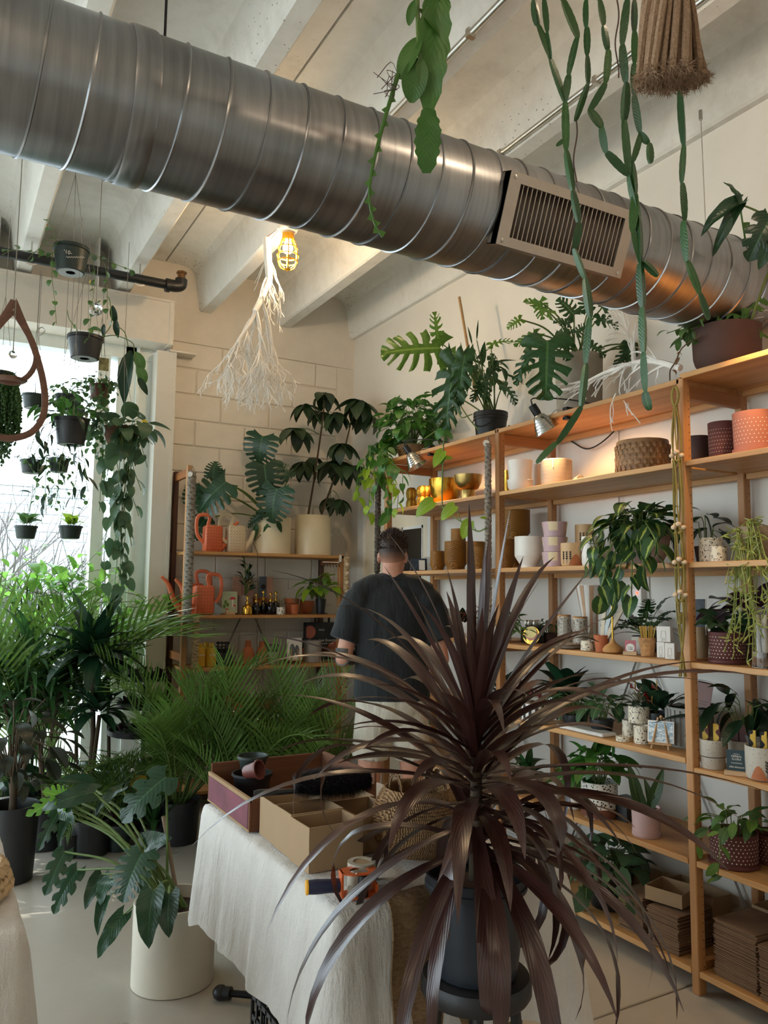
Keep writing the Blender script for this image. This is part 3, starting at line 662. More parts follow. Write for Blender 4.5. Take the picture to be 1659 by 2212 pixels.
# ================================================================== POTS
def pot_profile(r0, r1, h, t=.006, lip=0, lh=.0, fill=.85):
    """closed profile: outside up, over the rim, inside down to the soil line"""
    p = [(r0*.9, 0), (r0, .004)]
    if lip: p += [(r1-.002, h-lh), (r1+lip, h-lh+.002), (r1+lip, h)]
    else: p += [(r0+(r1-r0)*.5, h*.5), (r1, h-.003), (r1-.001, h)]
    p += [(r1-t, h), (r1-t-.001, h-.004), (r0+(r1-r0)*fill-t, h*fill), (.0001, h*fill)]
    return p
def pot(parent, r0, r1, h, m, t=.006, lip=0, lh=.0, fill=.85, soil=True, n=40, name='pot', at=(0, 0, 0)):
    po = MB().lathe(pot_profile(r0, r1, h, t, lip, lh, fill), n, c=at).build(name, m, parent)
    if soil: MB().lathe([((r0+(r1-r0)*fill-t)*.985, h*fill+.001), (r1*.5, h*fill+.008), (.0001, h*fill+.012)], 24, c=at).build('soil', M_SOIL, po)
M_CREAM = mat('cream_glaze', 'D8C9A8', .35, var=.03); M_NURS = mat('nursery_black', '1B1C1E', .45, var=.15); M_NURSG = mat('nursery_green', '1E2C28', .45, var=.15)
M_WPOT = mat('white_pot', 'DAD5CC', .45, var=.03)

# ================================================================== CORDYLINE ON THE STOOL
DC = 1.8; KS = .9
sb = dp(1028, 2098, DC); CBX, CBY, SZ = sb.x, sb.y, sb.z
st = thing('stool', 'black round topped stool under the burgundy spiky plant', 'stool', (CBX, CBY, 0))
M_STOOL = mat('worn_black_wood', '1E1B1A', .5, var=.5, scale=9, bump=.2)
def ks(pr): return [(r*KS, z) for r, z in pr]
MB().lathe(ks([(.115, SZ-.047), (.134, SZ-.045), (.14, SZ-.036), (.14, SZ-.012), (.134, SZ-.002), (.12, SZ), (.0001, SZ-.001)]), 48).build('seat', M_STOOL, st)
for i in range(4):
    a = pi/4+i*pi/2+.2; MB().tube([(cos(a)*.085, sin(a)*.085, SZ-.045), (cos(a)*.14, sin(a)*.14, 0)], .013, 10).build('leg', M_STOOL, st)
for z, r in ((.2, .122), (.42, .104)):
    MB().tube([(cos(q)*r, sin(q)*r, z) for q in [k*pi/16 for k in range(33)]], .007, 8, cap=False).build('ring_stretcher', M_STOOL, st)
cp = thing('potted_cordyline', 'burgundy cordyline with long arching strap leaves in a black nursery pot', 'plant', (CBX, CBY, SZ))
PH = .22
MB().lathe(ks([(.098, 0), (.104, .004), (.112, .06), (.118, PH-.035), (.126, PH-.033), (.129, PH), (.122, PH), (.115, PH-.03), (.0001, PH-.03)]), 48).build('pot', mat('pot_blueblack', '1C222A', .4, var=.25), cp)
MB().lathe(ks([(.1285, PH-.034), (.131, PH-.03), (.131, PH-.022), (.1285, PH-.02)]), 48).build('rim_band', mat('pot_blueblack', '1C222A', .4), cp)
MB().lathe(ks([(.114, PH-.028), (.06, PH-.02), (.0001, PH-.018)]), 24).build('soil', mat('bark_chips', '6B4A34', .9, var=.5, scale=70, bump=1, bs=90), cp)
CH = dp(1030, 1520, DC).z-SZ                       # height of the crown over the seat
MB().tube([(0, 0, PH-.03), (.002, 0, PH+.1), (0, 0, CH)], [.018, .016, .011], 10).build('stem', M_TRUNK, cp)
def strapleaf(L, e0, bend, W, z0, az, seed, kink=0):
    rg = random.Random(seed); n = 14; mb = MB(); vs = []; uvs = []; fs = []
    p = V((.012, 0, 0)); tw = rg.uniform(-.5, .5); yaw = 0; yb = rg.uniform(-.35, .35); last = p
    for i in range(n+1):
        t = i/n; e = e0-bend*t**1.25*(1+.5*t); yaw = yb*t*t
        if kink and t > kink: e -= 1.0*(t-kink)*3
        d = V((cos(e)*cos(yaw), cos(e)*sin(yaw), sin(e))); sd = V((-sin(yaw), cos(yaw), 0)); up = d.cross(sd)*-1
        if up.z < 0 and abs(e) < 1.5: up = -up
        sd = (sd*cos(tw*t)+up*sin(tw*t)); 
        w = W*(.5+1.35*t if t < .37 else max(0, 1-((t-.37)/.63)**2.1))*1.0+.0006
        for u in (-1, -.5, 0, .5, 1): vs.append(p+sd*(w*u)+up*(abs(u)*w*.32*(1-.5*t))); uvs.append((.5+.5*u, t))
        p = p+d*(L/n)
    for i in range(n):
        for c in range(4): fs.append((i*5+c, i*5+c+1, (i+1)*5+c+1, (i+1)*5+c))
    me = mb.add(vs, fs, uvs=uvs).mesh('leaf', G['cord'])
    put('leaf', me, cp, M=Matrix.Translation((0, 0, z0)) @ Matrix.Rotation(az, 4, 'Z'))
rg = random.Random(4)
NL = 136
for i in range(NL):
    f = i/(NL-1)                                   # 0 at the bottom of the crown, 1 at the growing tip
    az = i*2.39996+rg.uniform(-.25, .25); z0 = PH+.04+(CH-PH-.04)*f**1.1
    if f < .36: e0, bend, L = rg.uniform(-.4, .5), rg.uniform(.75, 1.35), rg.uniform(.5, .74)
    elif f < .85: e0, bend, L = .1+.9*(f-.36)/.49+rg.uniform(-.3, .25), rg.uniform(.35, .95), rg.uniform(.56, .76)
    else: e0, bend, L = 1.12+.4*(f-.85)/.15+rg.uniform(-.14, .08), rg.uniform(.0, .3), rg.uniform(.36, .54)
    dv = V((cos(az), sin(az), 0)); toward = -dv.dot(CF)
    if f < .4 and dv.dot(CR) < -.45 and i % 2: continue
    if toward > .35 and f > .3: L *= .66               # leaves growing towards the viewer are the shorter ones
    L *= KS
    strapleaf(L, e0, bend, KS*rg.uniform(.0165, .0225)*(1.12 if f < .55 else 1-.4*max(0, f-.6)/.4), z0, az, i, .45 if (f < .6 and i % 7 == 0) else 0)

# ================================================================== MONSTERA IN THE WHITE CYLINDER POT
mp = thing('potted_monstera', 'monstera with drooping split leaves in a tall off-white cylinder pot on the floor', 'plant', (.885, 3.18, 0))
MB().lathe([(.148, 0), (.155, .003), (.155, .298), (.153, .302), (.146, .302), (.145, .25), (.0001, .25)], 64).build('pot', mat('offwhite_ceramic', 'D6CDBB', .4, var=.02), mp)
MB().lathe([(.1455, .22), (.1455, .252), (.07, .258), (.0001, .262)], 32).build('soil', M_SOIL, mp)
def cz(x, y): return (x*.3014, 1650+y*.3014)
ctr = V((.885, 3.18, .27))
for (b, t, w, k, i, dz) in (((1020, 640), (850, 985), .95, 'monstera', 0, -.12), ((1100, 915), (1035, 1325), .72, 'heartbig', 0, -.34), ((1215, 935), (1190, 1230), .78, 'heartbig', 0, -.34), ((885, 1080), (655, 1400), .5, 'heartbig', 2, -.1), ((770, 950), (668, 1220), .45, 'heartbig', 1, 0),
                            ((730, 790), (595, 1025), .62, 'heartbig', 0, .05), ((790, 820), (690, 965), .8, 'heartbig', 2, -.02), ((465, 630), (310, 940), .62, 'monsteras', 0, -.05), ((555, 760), (352, 1085), .55, 'monsteras', 1, .05), ((415, 350), (265, 615), .5, 'monsteras', 1, .0), ((500, 370), (398, 575), .4, 'heartbig', 1, .1),
                            ((675, 205), (262, 300), .48, 'heartbig', 2, .0), ((500, 240), (180, 345), .62, 'monl', 0, .15), ((1190, 95), (835, 400), .85, 'monsteras', 0, -.05), ((870, 175), (640, 330), .42, 'heartbig', 2, .15), ((1010, 625), (1170, 520), .75, 'heartbig', 0, .0), ((470, 265), (368, 185), .8, 'monl', 1, .02), ((640, 150), (430, 90), .5, 'heartbig', 1, .2), ((1050, 760), (1000, 890), .6, 'heartbig', 1, .1), ((440, 300), (500, 400), .7, 'heartbig', 0, .05), ((1130, 900), (1140, 1265), .3, 'heartbig', 1, -.02)):
    B = leafpx(mp, LF[k][i], cz(*b), cz(*t), (3.2+dz, 3.2+dz-.12), w, roll=rnd.uniform(-.3, .3))
    c0 = ctr+V((rnd.uniform(-.04, .04), rnd.uniform(-.04, .04), 0)); petiole(mp, c0, B, .0062, M_STEM, -.12 if b[1] < 800 else -.25)
o = mp.location
MB().tube([ctr-o+V((.02, .0, -.02)), dp(*cz(1170, 375), 3.2)-o], .008, 8).build('stake', mat('wood_stake', '8A7560', .7), mp)

# ================================================================== PALMS BEHIND THE TABLE
def palm(name, label, loc, nf, L, meshes, potr, poth, potm, e=(.7, 1.45), group=None, az0=0, azr=6.28, lean=(0, 0), potless=False):
    t = thing(name, label, 'plant', loc, group=group)
    pot(t, potr*.85, potr, poth, potm, lip=.004, lh=.02)
    for i in range(nf):
        a = az0+azr*((i*.618) % 1.0)+rnd.uniform(-.2, .2); a = -a if (sin(a) > .1 and loc[1] > 4.7) else a; el = rnd.uniform(*e); d = V((cos(a)*cos(el)+lean[0], sin(a)*cos(el)+lean[1], sin(el)))
        b = V(loc)+V((cos(a)*potr*.35, sin(a)*potr*.35, poth*.86)); s = L*rnd.uniform(.72, 1.1)
        placew('frond', rnd.choice(meshes), t, b, d, V((-cos(a)*.5, -sin(a)*.5, 1)), s)
    return t
f0 = dp(640, 1650, 4.6); palm('potted_palm', 'feathery palm standing behind the table in front of the block wall shelves', (f0.x, f0.y, 0), 22, .92, LF['frond'], .15, .26, M_NURS, (.8, 1.4), group='feathery palms')
f0 = dp(520, 1640, 4.5); palm('potted_palm', 'feathery palm left of centre, next to the beaded macrame hanger', (f0.x, f0.y, 0), 18, .86, LF['frond'], .14, .25, M_NURSG, (.8, 1.4), group='feathery palms')
f0 = dp(385, 1660, 4.75); palm('potted_palm', 'feathery palm nearest the window jamb with long arching fronds', (f0.x, f0.y, 0), 19, 1.0, LF['frond'], .14, .25, M_NURS, (.75, 1.4), group='feathery palms')
f0 = dp(200, 1720, 4.5); palm('potted_palm', 'low feathery palm in front of the bright window gap', (f0.x, f0.y, 0), 16, .62, LF['frond'], .11, .2, M_NURS, (.6, 1.3), group='feathery palms')
f0 = dp(60, 1700, 5.0); palm('potted_palm', 'tall broad leaved palm at the left picture edge by the window', (f0.x, f0.y, 0), 9, 1.4, LF['frondbig'], .16, .3, M_NURS, (.95, 1.4), group='feathery palms')
# ================================================================== THE TABLE AND WHAT IS ON IT
n = N('linen'); v = n.coord(); wv = n.noise(n.coord((420, 420, 420)), 1, 2); cr = n.noise(n.coord((16, 16, 4)), 1.6, 5, .6)
n.set(col=n.ramp(n.noise(v, 5), ((.3, 'CFC8BF'), (.7, 'DED8D0'))), rough=.9, sheen=.2); n.bump(n.math('ADD', n.math('MULTIPLY', wv, .15), cr), .8, .02); M_LINEN = n.m
def cloth(parent, x0, x1, y0, y1, z, drop, seed=1, corner=.12, amp=.02, name='cloth', far=.25):
    """tablecloth: flat on top, falling in soft folds, longer at the corners"""
    rg = random.Random(seed); per = []; r = .02; nn = 60
    def side(a, b, k): return [(a[0]+(b[0]-a[0])*i/k, a[1]+(b[1]-a[1])*i/k) for i in range(k)]
    cs = [(x0, y0), (x1, y0), (x1, y1), (x0, y1)]; pts = []
    for i in range(4):
        a, b = cs[i], cs[(i+1) % 4]; pts += side(a, b, nn)
    N_ = len(pts); cx_, cy_ = (x0+x1)/2, (y0+y1)/2; vs = []; uvs = []; rows = [(.0, 0), (.6, 0), (.97, 0), (1, .006), (1, .03), (1, .1), (1, .3), (1, .55), (1, .8), (1, 1)]
    ph = [rg.uniform(0, 6) for _ in range(6)]
    for (k, dn) in rows:
        for i, (x, y) in enumerate(pts):
            cdist = min(i % nn, nn-i % nn)/nn; cw = math.exp(-(cdist/.11)**2)*(1 if pts[i][1] < (y0+y1)/2 else far)
            px, py = cx_+(x-cx_)*k, cy_+(y-cy_)*k; zz = 0
            if k == 1:
                s_ = i/N_*2*pi; out = V((x-cx_, y-cy_)); 
                nx = (-1 if abs(x-x0) < 1e-6 else 1 if abs(x-x1) < 1e-6 else 0); ny = (-1 if abs(y-y0) < 1e-6 else 1 if abs(y-y1) < 1e-6 else 0)
                w = amp*(sin(s_*19+ph[0])+.6*sin(s_*31+ph[1])+.5*sin(s_*47+ph[2]))
                w = w*dn**.7+.012*min(1, dn*20)+.035*dn*(1+cw*1.3)
                l = sqrt(nx*nx+ny*ny) or 1
                px += nx/l*w; py += ny/l*w; zz = -dn*(drop+corner*cw+.008*sin(s_*13+ph[3]))
            else: zz = .0015*sin(x*40+ph[4])*sin(y*33)
            vs.append((px, py, z+zz)); uvs.append((0, 0))
    fs = [(j*N_+i, j*N_+(i+1) % N_, (j+1)*N_+(i+1) % N_, (j+1)*N_+i) for j in range(len(rows)-1) for i in range(N_)]
    fs = [tuple(reversed(f)) for f in fs]
    return MB().add(vs, fs).build(name, M_LINEN, parent, ang=180)
TX0, TX1, TY0, TY1, TZ = .875, 1.57, 1.745, 2.80, .745
tb = thing('folding_table', 'folding table hidden under the white cloth in the middle', 'table', (0, 0, 0))
MB().bbox((TX0+.005, TY0+.005, TZ-.035), (TX1-.005, TY1-.005, TZ), .005).build('table_top', mat('table_white', 'CFCFCB', .5), tb)
for x in (TX0+.3, TX1-.08):
    for y in (TY0+.1, TY1-.1): MB().tube([(x, y, TZ-.03), (x, y, 0)], .014, 10).build('leg', M_DARK, tb)
tc = cloth(None, TX0, TX1, TY0, TY1, TZ+.003, .35, 3, .16, .005, 'tablecloth'); tag(tc, 'crinkled off-white linen cloth over the table in the middle', 'tablecloth')
ZB = TZ+.006
# crate
M_CARDI = mat('crate_inside', '6A4128', .85, var=.2, sc=(1, 1, 30), scale=3); M_MAROON = mat('crate_maroon', '6E3440', .75, var=.3, scale=9)
cr_ = thing('wooden_crate', 'shallow open crate with a worn maroon side panel at the table end', 'crate', (.89, 2.40, ZB))
w, l, h = .45, .425, .10
for a, b in (((0, 0, 0), (.009, l, h)), ((w-.009, 0, 0), (w, l, h+.035)), ((.009, l-.009, 0), (w-.009, l, h+.03)), ((.009, 0, 0), (w-.009, .009, h))): MB().bbox(a, b, .0015).build('side', M_CARDI, cr_, smooth=False)
MB().box((.009, .009, 0), (w-.009, l-.009, .006)).build('bottom', M_CARDI, cr_, smooth=False)
MB().bbox((-.0015, .012, .008), (0, l-.012, h-.012), .0006).build('maroon_panel', M_MAROON, cr_, smooth=False)
MB().box((-.001, 0, h-.011), (.0095, l, h+.001)).box((-.001, 0, -.0), (0, l, .007)).build('edge_strip', mat('kraft_edge', '9A7A55', .8), cr_, smooth=False)
# nursery pots in the crate
M_PLASM = mat('pot_maroon', '6B3A33', .45)
pz = ZB+.008
q = thing('nursery_pot', 'dark green empty nursery pot, uppermost of the nested ones in the crate', 'pot', (1.02, 2.73, pz+.10)); pot(q, .04, .052, .055, M_NURSG, .002, lip=.004, lh=.01, fill=.15, soil=False)
q = thing('nursery_pot', 'wide black empty nursery pot under the dark green one in the crate', 'pot', (1.015, 2.72, pz)); pot(q, .055, .068, .098, M_NURS, .002, lip=.004, lh=.01, fill=.1, soil=False)
q = thing('nursery_pot', 'small maroon empty pot lying on its side in the crate', 'pot', (.968, 2.66, pz+.115))
MB().lathe(pot_profile(.022, .031, .06, .002, .003, .008, .1), 24, M=Matrix.Rotation(radians(75), 4, V((.7, .5, 0)))).build('pot', M_PLASM, q)
# cardboard boxes
M_CARD = mat('cardboard', '9F8261', .85, var=.06, scale=4); M_CARDD = mat('cardboard_inner', '876B4C', .85, var=.06)
def opencarton(lab, loc, w, l, h, rz=0, group=None, flap=False):
    t = thing('cardboard_box', lab, 'box', loc, rz, group); k = .004
    for a, b in (((0, 0, 0), (k, l, h)), ((w-k, 0, 0), (w, l, h)), ((k, 0, 0), (w-k, k, h)), ((k, l-k, 0), (w-k, l, h))): MB().bbox(a, b, .001).build('side', M_CARD, t, smooth=False)
    MB().box((k, k, 0), (w-k, l-k, .004)).build('bottom', M_CARDD, t, smooth=False)
    if flap: MB().add([(w*.45, l-.002, h), (w*.95, l-.002, h), (w*.9, l-.03, h+.012), (w*.7, l-.022, h+.004), (w*.5, l-.034, h+.01), (w*.45, l-.002, h-.002), (w*.95, l-.002, h-.002)], [(0, 1, 2, 3, 4)]).build('torn_flap', M_CARD, t, smooth=False)
    return t
gb = 'open cardboard boxes on the cloth table'
opencarton('open empty cardboard box nearest the orange tape gun', (.905, 1.985, ZB), .165, .125, .118, .02, gb)
opencarton('open cardboard box with a torn flap, middle one along the cloth edge', (.908, 2.116, ZB), .165, .125, .12, .0, gb, True)
opencarton('open cardboard box pressed against the maroon crate', (.912, 2.248, ZB), .165, .125, .116, -.01, gb)
opencarton('open cardboard box in the second row, beside the woven basket', (1.085, 2.06, ZB), .14, .17, .11, .03, gb)
opencarton('open cardboard box in the second row under the black duster', (1.088, 2.245, ZB), .16, .14, .105, 0, gb)
# duster
dz = ZB+.135
ds = thing('duster', 'black fluffy hand duster lying across the boxes', 'duster', (.90, 2.245, dz))
hA, hB = dp(548, 1714, 2.33)-ds.location, dp(645, 1708, 2.36)-ds.location
fA, fB = dp(636, 1694, 2.36)-ds.location, dp(800, 1685, 2.42)-ds.location
MB().tube(curve([hA, hA.lerp(hB, .5), hB], 5), [.008, .0105, .011, .0105, .0095, .009, .009, .0085, .008, .008, .008], 10).build('handle', M_BLACK, ds)
mb = MB(); rg = random.Random(3)
mb.tube([fA.lerp(fB, i/10) for i in range(11)], [.036*sin(pi*(.12+.8*i/10))**.5 for i in range(11)], 14)
for i in range(9000):
    t = rg.random(); c = fA.lerp(fB, t); R = .04*sin(pi*(.1+.82*t))**.5; a = rg.uniform(0, 6.283); ax = (fB-fA).normalized(); e1 = ax.orthogonal().normalized(); e2 = ax.cross(e1)
    nrm = e1*cos(a)+e2*sin(a); p = c+nrm*R*.8; tip = c+nrm*(R+rg.uniform(.008, .017))+ax*rg.uniform(-.008, .008)+V((0, 0, -.003)); sd = ax.cross(nrm)*.0011
    mb.add([p-sd, p+sd, tip], [(0, 1, 2)])
mb.build('fluff', mat('black_fluff', '131316', .9, var=.4, scale=200), ds, smooth=False)['kind'] = 'stuff'
# tape gun
tg = thing('tape_gun', 'orange tape gun with a navy handle on the table corner', 'tape gun', (.93, 1.80, ZB), radians(-12))
M_OR = mat('orange_metal', 'C8571F', .35, var=.05); M_NAVY = mat('navy_rubber', '141B3A', .6)
Rm = Matrix.Translation((-.058, .012, .026)) @ Matrix.Rotation(pi/2, 4, 'Y') @ Matrix.Rotation(.1, 4, 'X')
MB().lathe([(.0001, -.043), (.0145, -.043), (.0165, -.04), (.0175, -.02), (.016, .01), (.0165, .035), (.015, .04), (.0001, .04)], 24, M=Rm).build('handle', M_NAVY, tg)
MB().lathe([(.0165, -.047), (.0178, -.045), (.0178, -.041), (.015, -.04)], 24, M=Rm).lathe([(.0001, -.0445), (.016, -.0445)], 24, M=Rm).build('end_cap', mat('yellow_cap', 'E8A41C', .4), tg)
outer = [(-.02, -.018), (.0, -.032), (.062, -.034), (.07, -.02), (.07, .02), (.055, .03), (.005, .03), (-.02, .02)]
inner = [(.006, -.018), (.042, -.02), (.05, -.008), (.046, .012), (.012, .014), (.002, .004), (.002, -.008), (.004, -.015)]
for z0, nm in ((.058, 'top_plate'), (.003, 'bottom_plate')):
    m_ = MB(); k = len(outer); vs = [(x, y, z0) for x, y in outer]+[(x, y, z0) for x, y in inner]+[(x, y, z0+.003) for x, y in outer]+[(x, y, z0+.003) for x, y in inner]
    fs = []
    for i in range(k):
        j = (i+1) % k; fs += [(i, k+i, k+j, j), (2*k+i, 2*k+j, 3*k+j, 3*k+i), (i, j, 2*k+j, 2*k+i), (k+i, 3*k+i, 3*k+j, k+j)]
    m_.add(vs, fs).build(nm, M_OR, tg, smooth=False)
MB().box((-.022, -.016, .003), (-.017, .018, .061)).box((.066, -.02, .003), (.07, .02, .03)).build('side_bracket', M_OR, tg, smooth=False)
MB().lathe([(.013, .005), (.0135, .008), (.0135, .052), (.013, .055)], 20, c=(.03, -.022, 0)).build('roller', M_BLACK, tg)
MB().lathe([(.022, .006), (.036, .006), (.036, .066), (.022, .066), (.022, .006)], 36, c=(.045, .045, 0)).build('tape_roll', mat('tape_clear', 'B7AD9C', .25), tg)
MB().lathe([(.019, .008), (.0225, .008), (.0225, .064), (.019, .064)], 24, c=(.045, .045, 0)).build('tape_core', M_CARD, tg)
MB().box((-.01, -.028, .012), (.012, -.026, .036)).build('cutter_plate', M_STEEL, tg, smooth=False)
for x, y in ((.012, -.026), (.056, -.026), (.06, .02)): MB().lathe([(.003, .061), (.003, .063), (.0001, .064)], 10, c=(x, y, 0)).build('screw', M_STEEL, tg)
# basket
n = N('seagrass'); v = n.coord((1, 1, 1)); wv = n.new('ShaderNodeTexWave'); wv.inputs['Scale'].default_value = 60; wv.inputs['Distortion'].default_value = 3; n.ln(n.coord((1, 1, .3)), wv.inputs['Vector'])
n.set(col=n.ramp(n.math('ADD', n.math('MULTIPLY', wv.outputs['Fac'], .5), n.math('MULTIPLY', n.noise(v, 30), .5)), ((.3, '6B4A2C'), (.7, 'A98255'))), rough=.8); n.bump(wv.outputs['Fac'], .6, .006); M_GRASS = n.m
bk = thing('woven_basket', 'round seagrass belly basket with braided handles behind the cordyline', 'basket', (1.27, 2.03, ZB))
prof = [(.09, 0), (.118, .03), (.13, .07), (.128, .11), (.11, .15), (.095, .175)]
mb = MB(); c = curve([(r, 0, z) for r, z in prof], 5)
for i, p in enumerate(c): mb.tube([(cos(a)*(p.x+.0015*sin(a*24+i*pi)), sin(a)*(p.x+.0015*sin(a*24+i*pi)), p.z) for a in [k*pi/36 for k in range(73)]], .0048, 5, cap=False)
mb.build('woven_body', M_GRASS, bk); MB().lathe([(.0001, .004), (.088, .004)], 24).build('base', M_GRASS, bk)
for s_ in (-1, 1):
    for k in range(2): MB().tube([(s_*.075*cos(.0)+.0, sin(a)*.035+.0, .17+.05*cos(a)+.004*sin(a*9+k*pi)) for a in [(-pi/2)+i*pi/24 for i in range(25)]], .0045, 6).build('handle', M_GRASS, bk)
# jute rug draped over the near table end
n = N('jute'); v = n.coord((1, 1, 1)); wv = n.noise(n.coord((70, 70, 200)), 1, 3); n.set(col=n.ramp(n.math('ADD', n.math('MULTIPLY', wv, .6), n.math('MULTIPLY', n.noise(v, 12), .4)), ((.3, '5E4630'), (.7, '9B7A54'))), rough=.95); n.bump(wv, .9, .008); M_JUTE = n.m
mb = MB(); path = [(1.765, ZB+.006), (1.73, ZB+.006), (1.712, ZB-.008), (1.706, ZB-.05), (1.702, .5), (1.70, .25), (1.69, .06)]
c = curve([(0, y, z) for y, z in path], 6); xs = [1.0+.011*i for i in range(34)]
vs = [(x+.004*sin(p.z*30), p.y-.004*sin(x*60+p.z*9), p.z) for p in c for x in xs]; vs += [(x, y+.006, z+(.0 if z < ZB else -.005)) for x, y, z in vs]; K = len(xs); Rr = len(c); T = K*Rr
fs = [(i*K+j, i*K+j+1, (i+1)*K+j+1, (i+1)*K+j) for i in range(Rr-1) for j in range(K-1)]; fs += [tuple(T+q for q in reversed(f)) for f in fs]
fs += [(i*K, (i+1)*K, T+(i+1)*K, T+i*K) for i in range(Rr-1)]+[(i*K+K-1, T+i*K+K-1, T+(i+1)*K+K-1, (i+1)*K+K-1) for i in range(Rr-1)]
tag(mb.add(vs, fs).build('jute_rug', M_JUTE, None), 'brown woven jute rug hanging over the near table end behind the stool', 'rug')
# under the table
ck = thing('milk_crate', 'black plastic lattice crate under the cloth table', 'crate', (.93, 2.12, 0))
for z in (0, .06, .12, .18, .24):
    for a, b in (((0, 0, z), (.008, .33, z+.016)), ((.322, 0, z), (.33, .33, z+.016)), ((0, 0, z), (.33, .008, z+.016)), ((0, .322, z), (.33, .33, z+.016))): MB().box(a, b).build('rail', M_BLACK, ck, smooth=False)
for i in range(9):
    k = i*.0402
    for a, b in (((0, k, 0), (.006, k+.009, .255)), ((k, 0, 0), (k+.009, .006, .255)), ((.324, k, 0), (.33, k+.009, .255)), ((k, .324, 0), (k+.009, .33, .255))): MB().box(a, b).build('bar', M_BLACK, ck, smooth=False)
MB().box((0, 0, 0), (.33, .33, .006)).build('bottom', M_BLACK, ck, smooth=False)
q = thing('planter_bowl', 'dark grey plastic bowl planter on the floor beside the white pot', 'planter', (1.29, 3.24, 0)); pot(q, .08, .15, .20, mat('grey_plastic', '4A4C4E', .5), .005, lip=.003, lh=.02, soil=False, fill=.2)
q = thing('stand_foot', 'black rubber tipped metal foot sticking out below the tablecloth', 'stand', (1.0, 2.93, 0))
MB().tube([(.02, .0, .028), (.26, -.22, .04)], .012, 10).build('rod', M_DARK, q); MB().ball((0, .02, .026), .026, 16, 10, (1.1, 1.1, 1)).tube([(0, .018, .026), (.03, -.01, .029)], .022, 12).build('rubber_tip', M_BLACK, q)
# second table at the left edge
t2 = thing('side_table', 'table under a pinkish white cloth at the left picture edge', 'table', (0, 0, 0))
MB().bbox((-.75, 1.99, .70), (.21, 3.0, .735), .005).build('table_top', mat('table_white', 'CFCFCB', .5), t2)
for x in (-.68, .12):
    for y in (2.06, 2.93): MB().tube([(x, y, .71), (x, y, 0)], .014, 10).build('leg', M_DARK, t2)
tag(cloth(None, -.76, .215, 1.985, 3.01, .742, .52, 8, .06, .008, 'tablecloth'), 'pinkish white cloth over the table at the left picture edge', 'tablecloth')
q = thing('braided_mat', 'thick braided natural fibre mat on the left table', 'mat', (.0, 2.28, .748)); mb = MB()
for lay in range(3):
    for k in range(2):
        R = .205-.006*lay
        mb.tube([(cos(a)*(R+.008*cos(a*26+k*pi+lay)), sin(a)*(R+.008*cos(a*26+k*pi+lay)), .014+lay*.02+.006*sin(a*26+k*pi)) for a in [i*2*pi/208 for i in range(209)]], .009, 5, cap=False)
mb.build('braid', mat('pale_fibre', 'BFA580', .9, var=.2, scale=60, bump=.5), q); MB().lathe([(.0001, .012), (.19, .012), (.2, .02), (.19, .05), (.0001, .05)], 40).build('mat_centre', M_GRASS, q)
# ================================================================== THE CUSTOMER
MPX = dp(845, 1640, 4.2); MX, MY = MPX.x, MPX.y
man = thing('person', 'man in a black t-shirt and pale shorts seen from behind, browsing the shelves', 'person', (MX, MY, 0), -radians(29.5)+radians(2))
def ell(mb, c, r, n=16, m=10): mb.ball(c, 1.0, n, m, r)
def limbt(mb, pts, rs, n=12):
    mb.tube(pts, rs, n)
    for p, r in ((pts[0], rs[0]), (pts[-1], rs[-1])): mb.ball(p, r*.99, 10, 8)
def loft(mb, rings, n=28):
    vs = []; 
    for z, rx, ry in rings: vs += [(cos(2*pi*k/n)*rx, sin(2*pi*k/n)*ry, z) for k in range(n)]
    m = len(rings); mb.add(vs, [(i*n+k, i*n+(k+1) % n, (i+1)*n+(k+1) % n, (i+1)*n+k) for i in range(m-1) for k in range(n)]+[tuple(reversed(range(n))), tuple(range((m-1)*n, m*n))])
sk = MB()
# skull, face (towards +y, turned a little to the right), neck
HT = Matrix.Translation((.0, .03, 0)) @ Matrix.Rotation(radians(-14), 4, 'Z')
def hd(p): return tuple(HT @ V(p))
sk.ball((0, 0, 0), 1, 20, 14, (.072, .094, .095), M=HT @ Matrix.Translation((0, -.002, 1.725)))
sk.ball((0, 0, 0), 1, 16, 12, (.062, .07, .085), M=HT @ Matrix.Translation((0, .03, 1.655)))
sk.ball((0, 0, 0), 1, 12, 8, (.05, .045, .035), M=HT @ Matrix.Translation((0, .062, 1.602)))
sk.tube([hd((0, .085, 1.70)), hd((0, .112, 1.665)), hd((0, .098, 1.652))], [.011, .015, .012], 8)          # nose
sk.ball(hd((0, .1, 1.628)), .017, 10, 6, (1.4, .6, .5))                                                    # mouth
for s in (-1, 1):
    sk.ball((0, 0, 0), 1, 10, 8, (.009, .02, .033), M=HT @ Matrix.Translation((s*.077, -.002, 1.68)) @ Matrix.Rotation(s*.25, 4, 'Z'))   # ear
    sk.ball(hd((s*.032, .08, 1.715)), .017, 8, 6, (1.3, .6, .6))                                            # brow
sk.tube([(0, -.005, 1.50), (0, .0, 1.56), (.0, .012, 1.62), (0, .02, 1.66)], [.068, .06, .057, .058], 16)
# trunk
loft(sk, [(.86, .13, .1), (.9, .17, .115), (.98, .165, .112), (1.08, .156, .105), (1.2, .162, .11), (1.32, .175, .115), (1.42, .18, .105), (1.48, .15, .085), (1.54, .07, .06)])
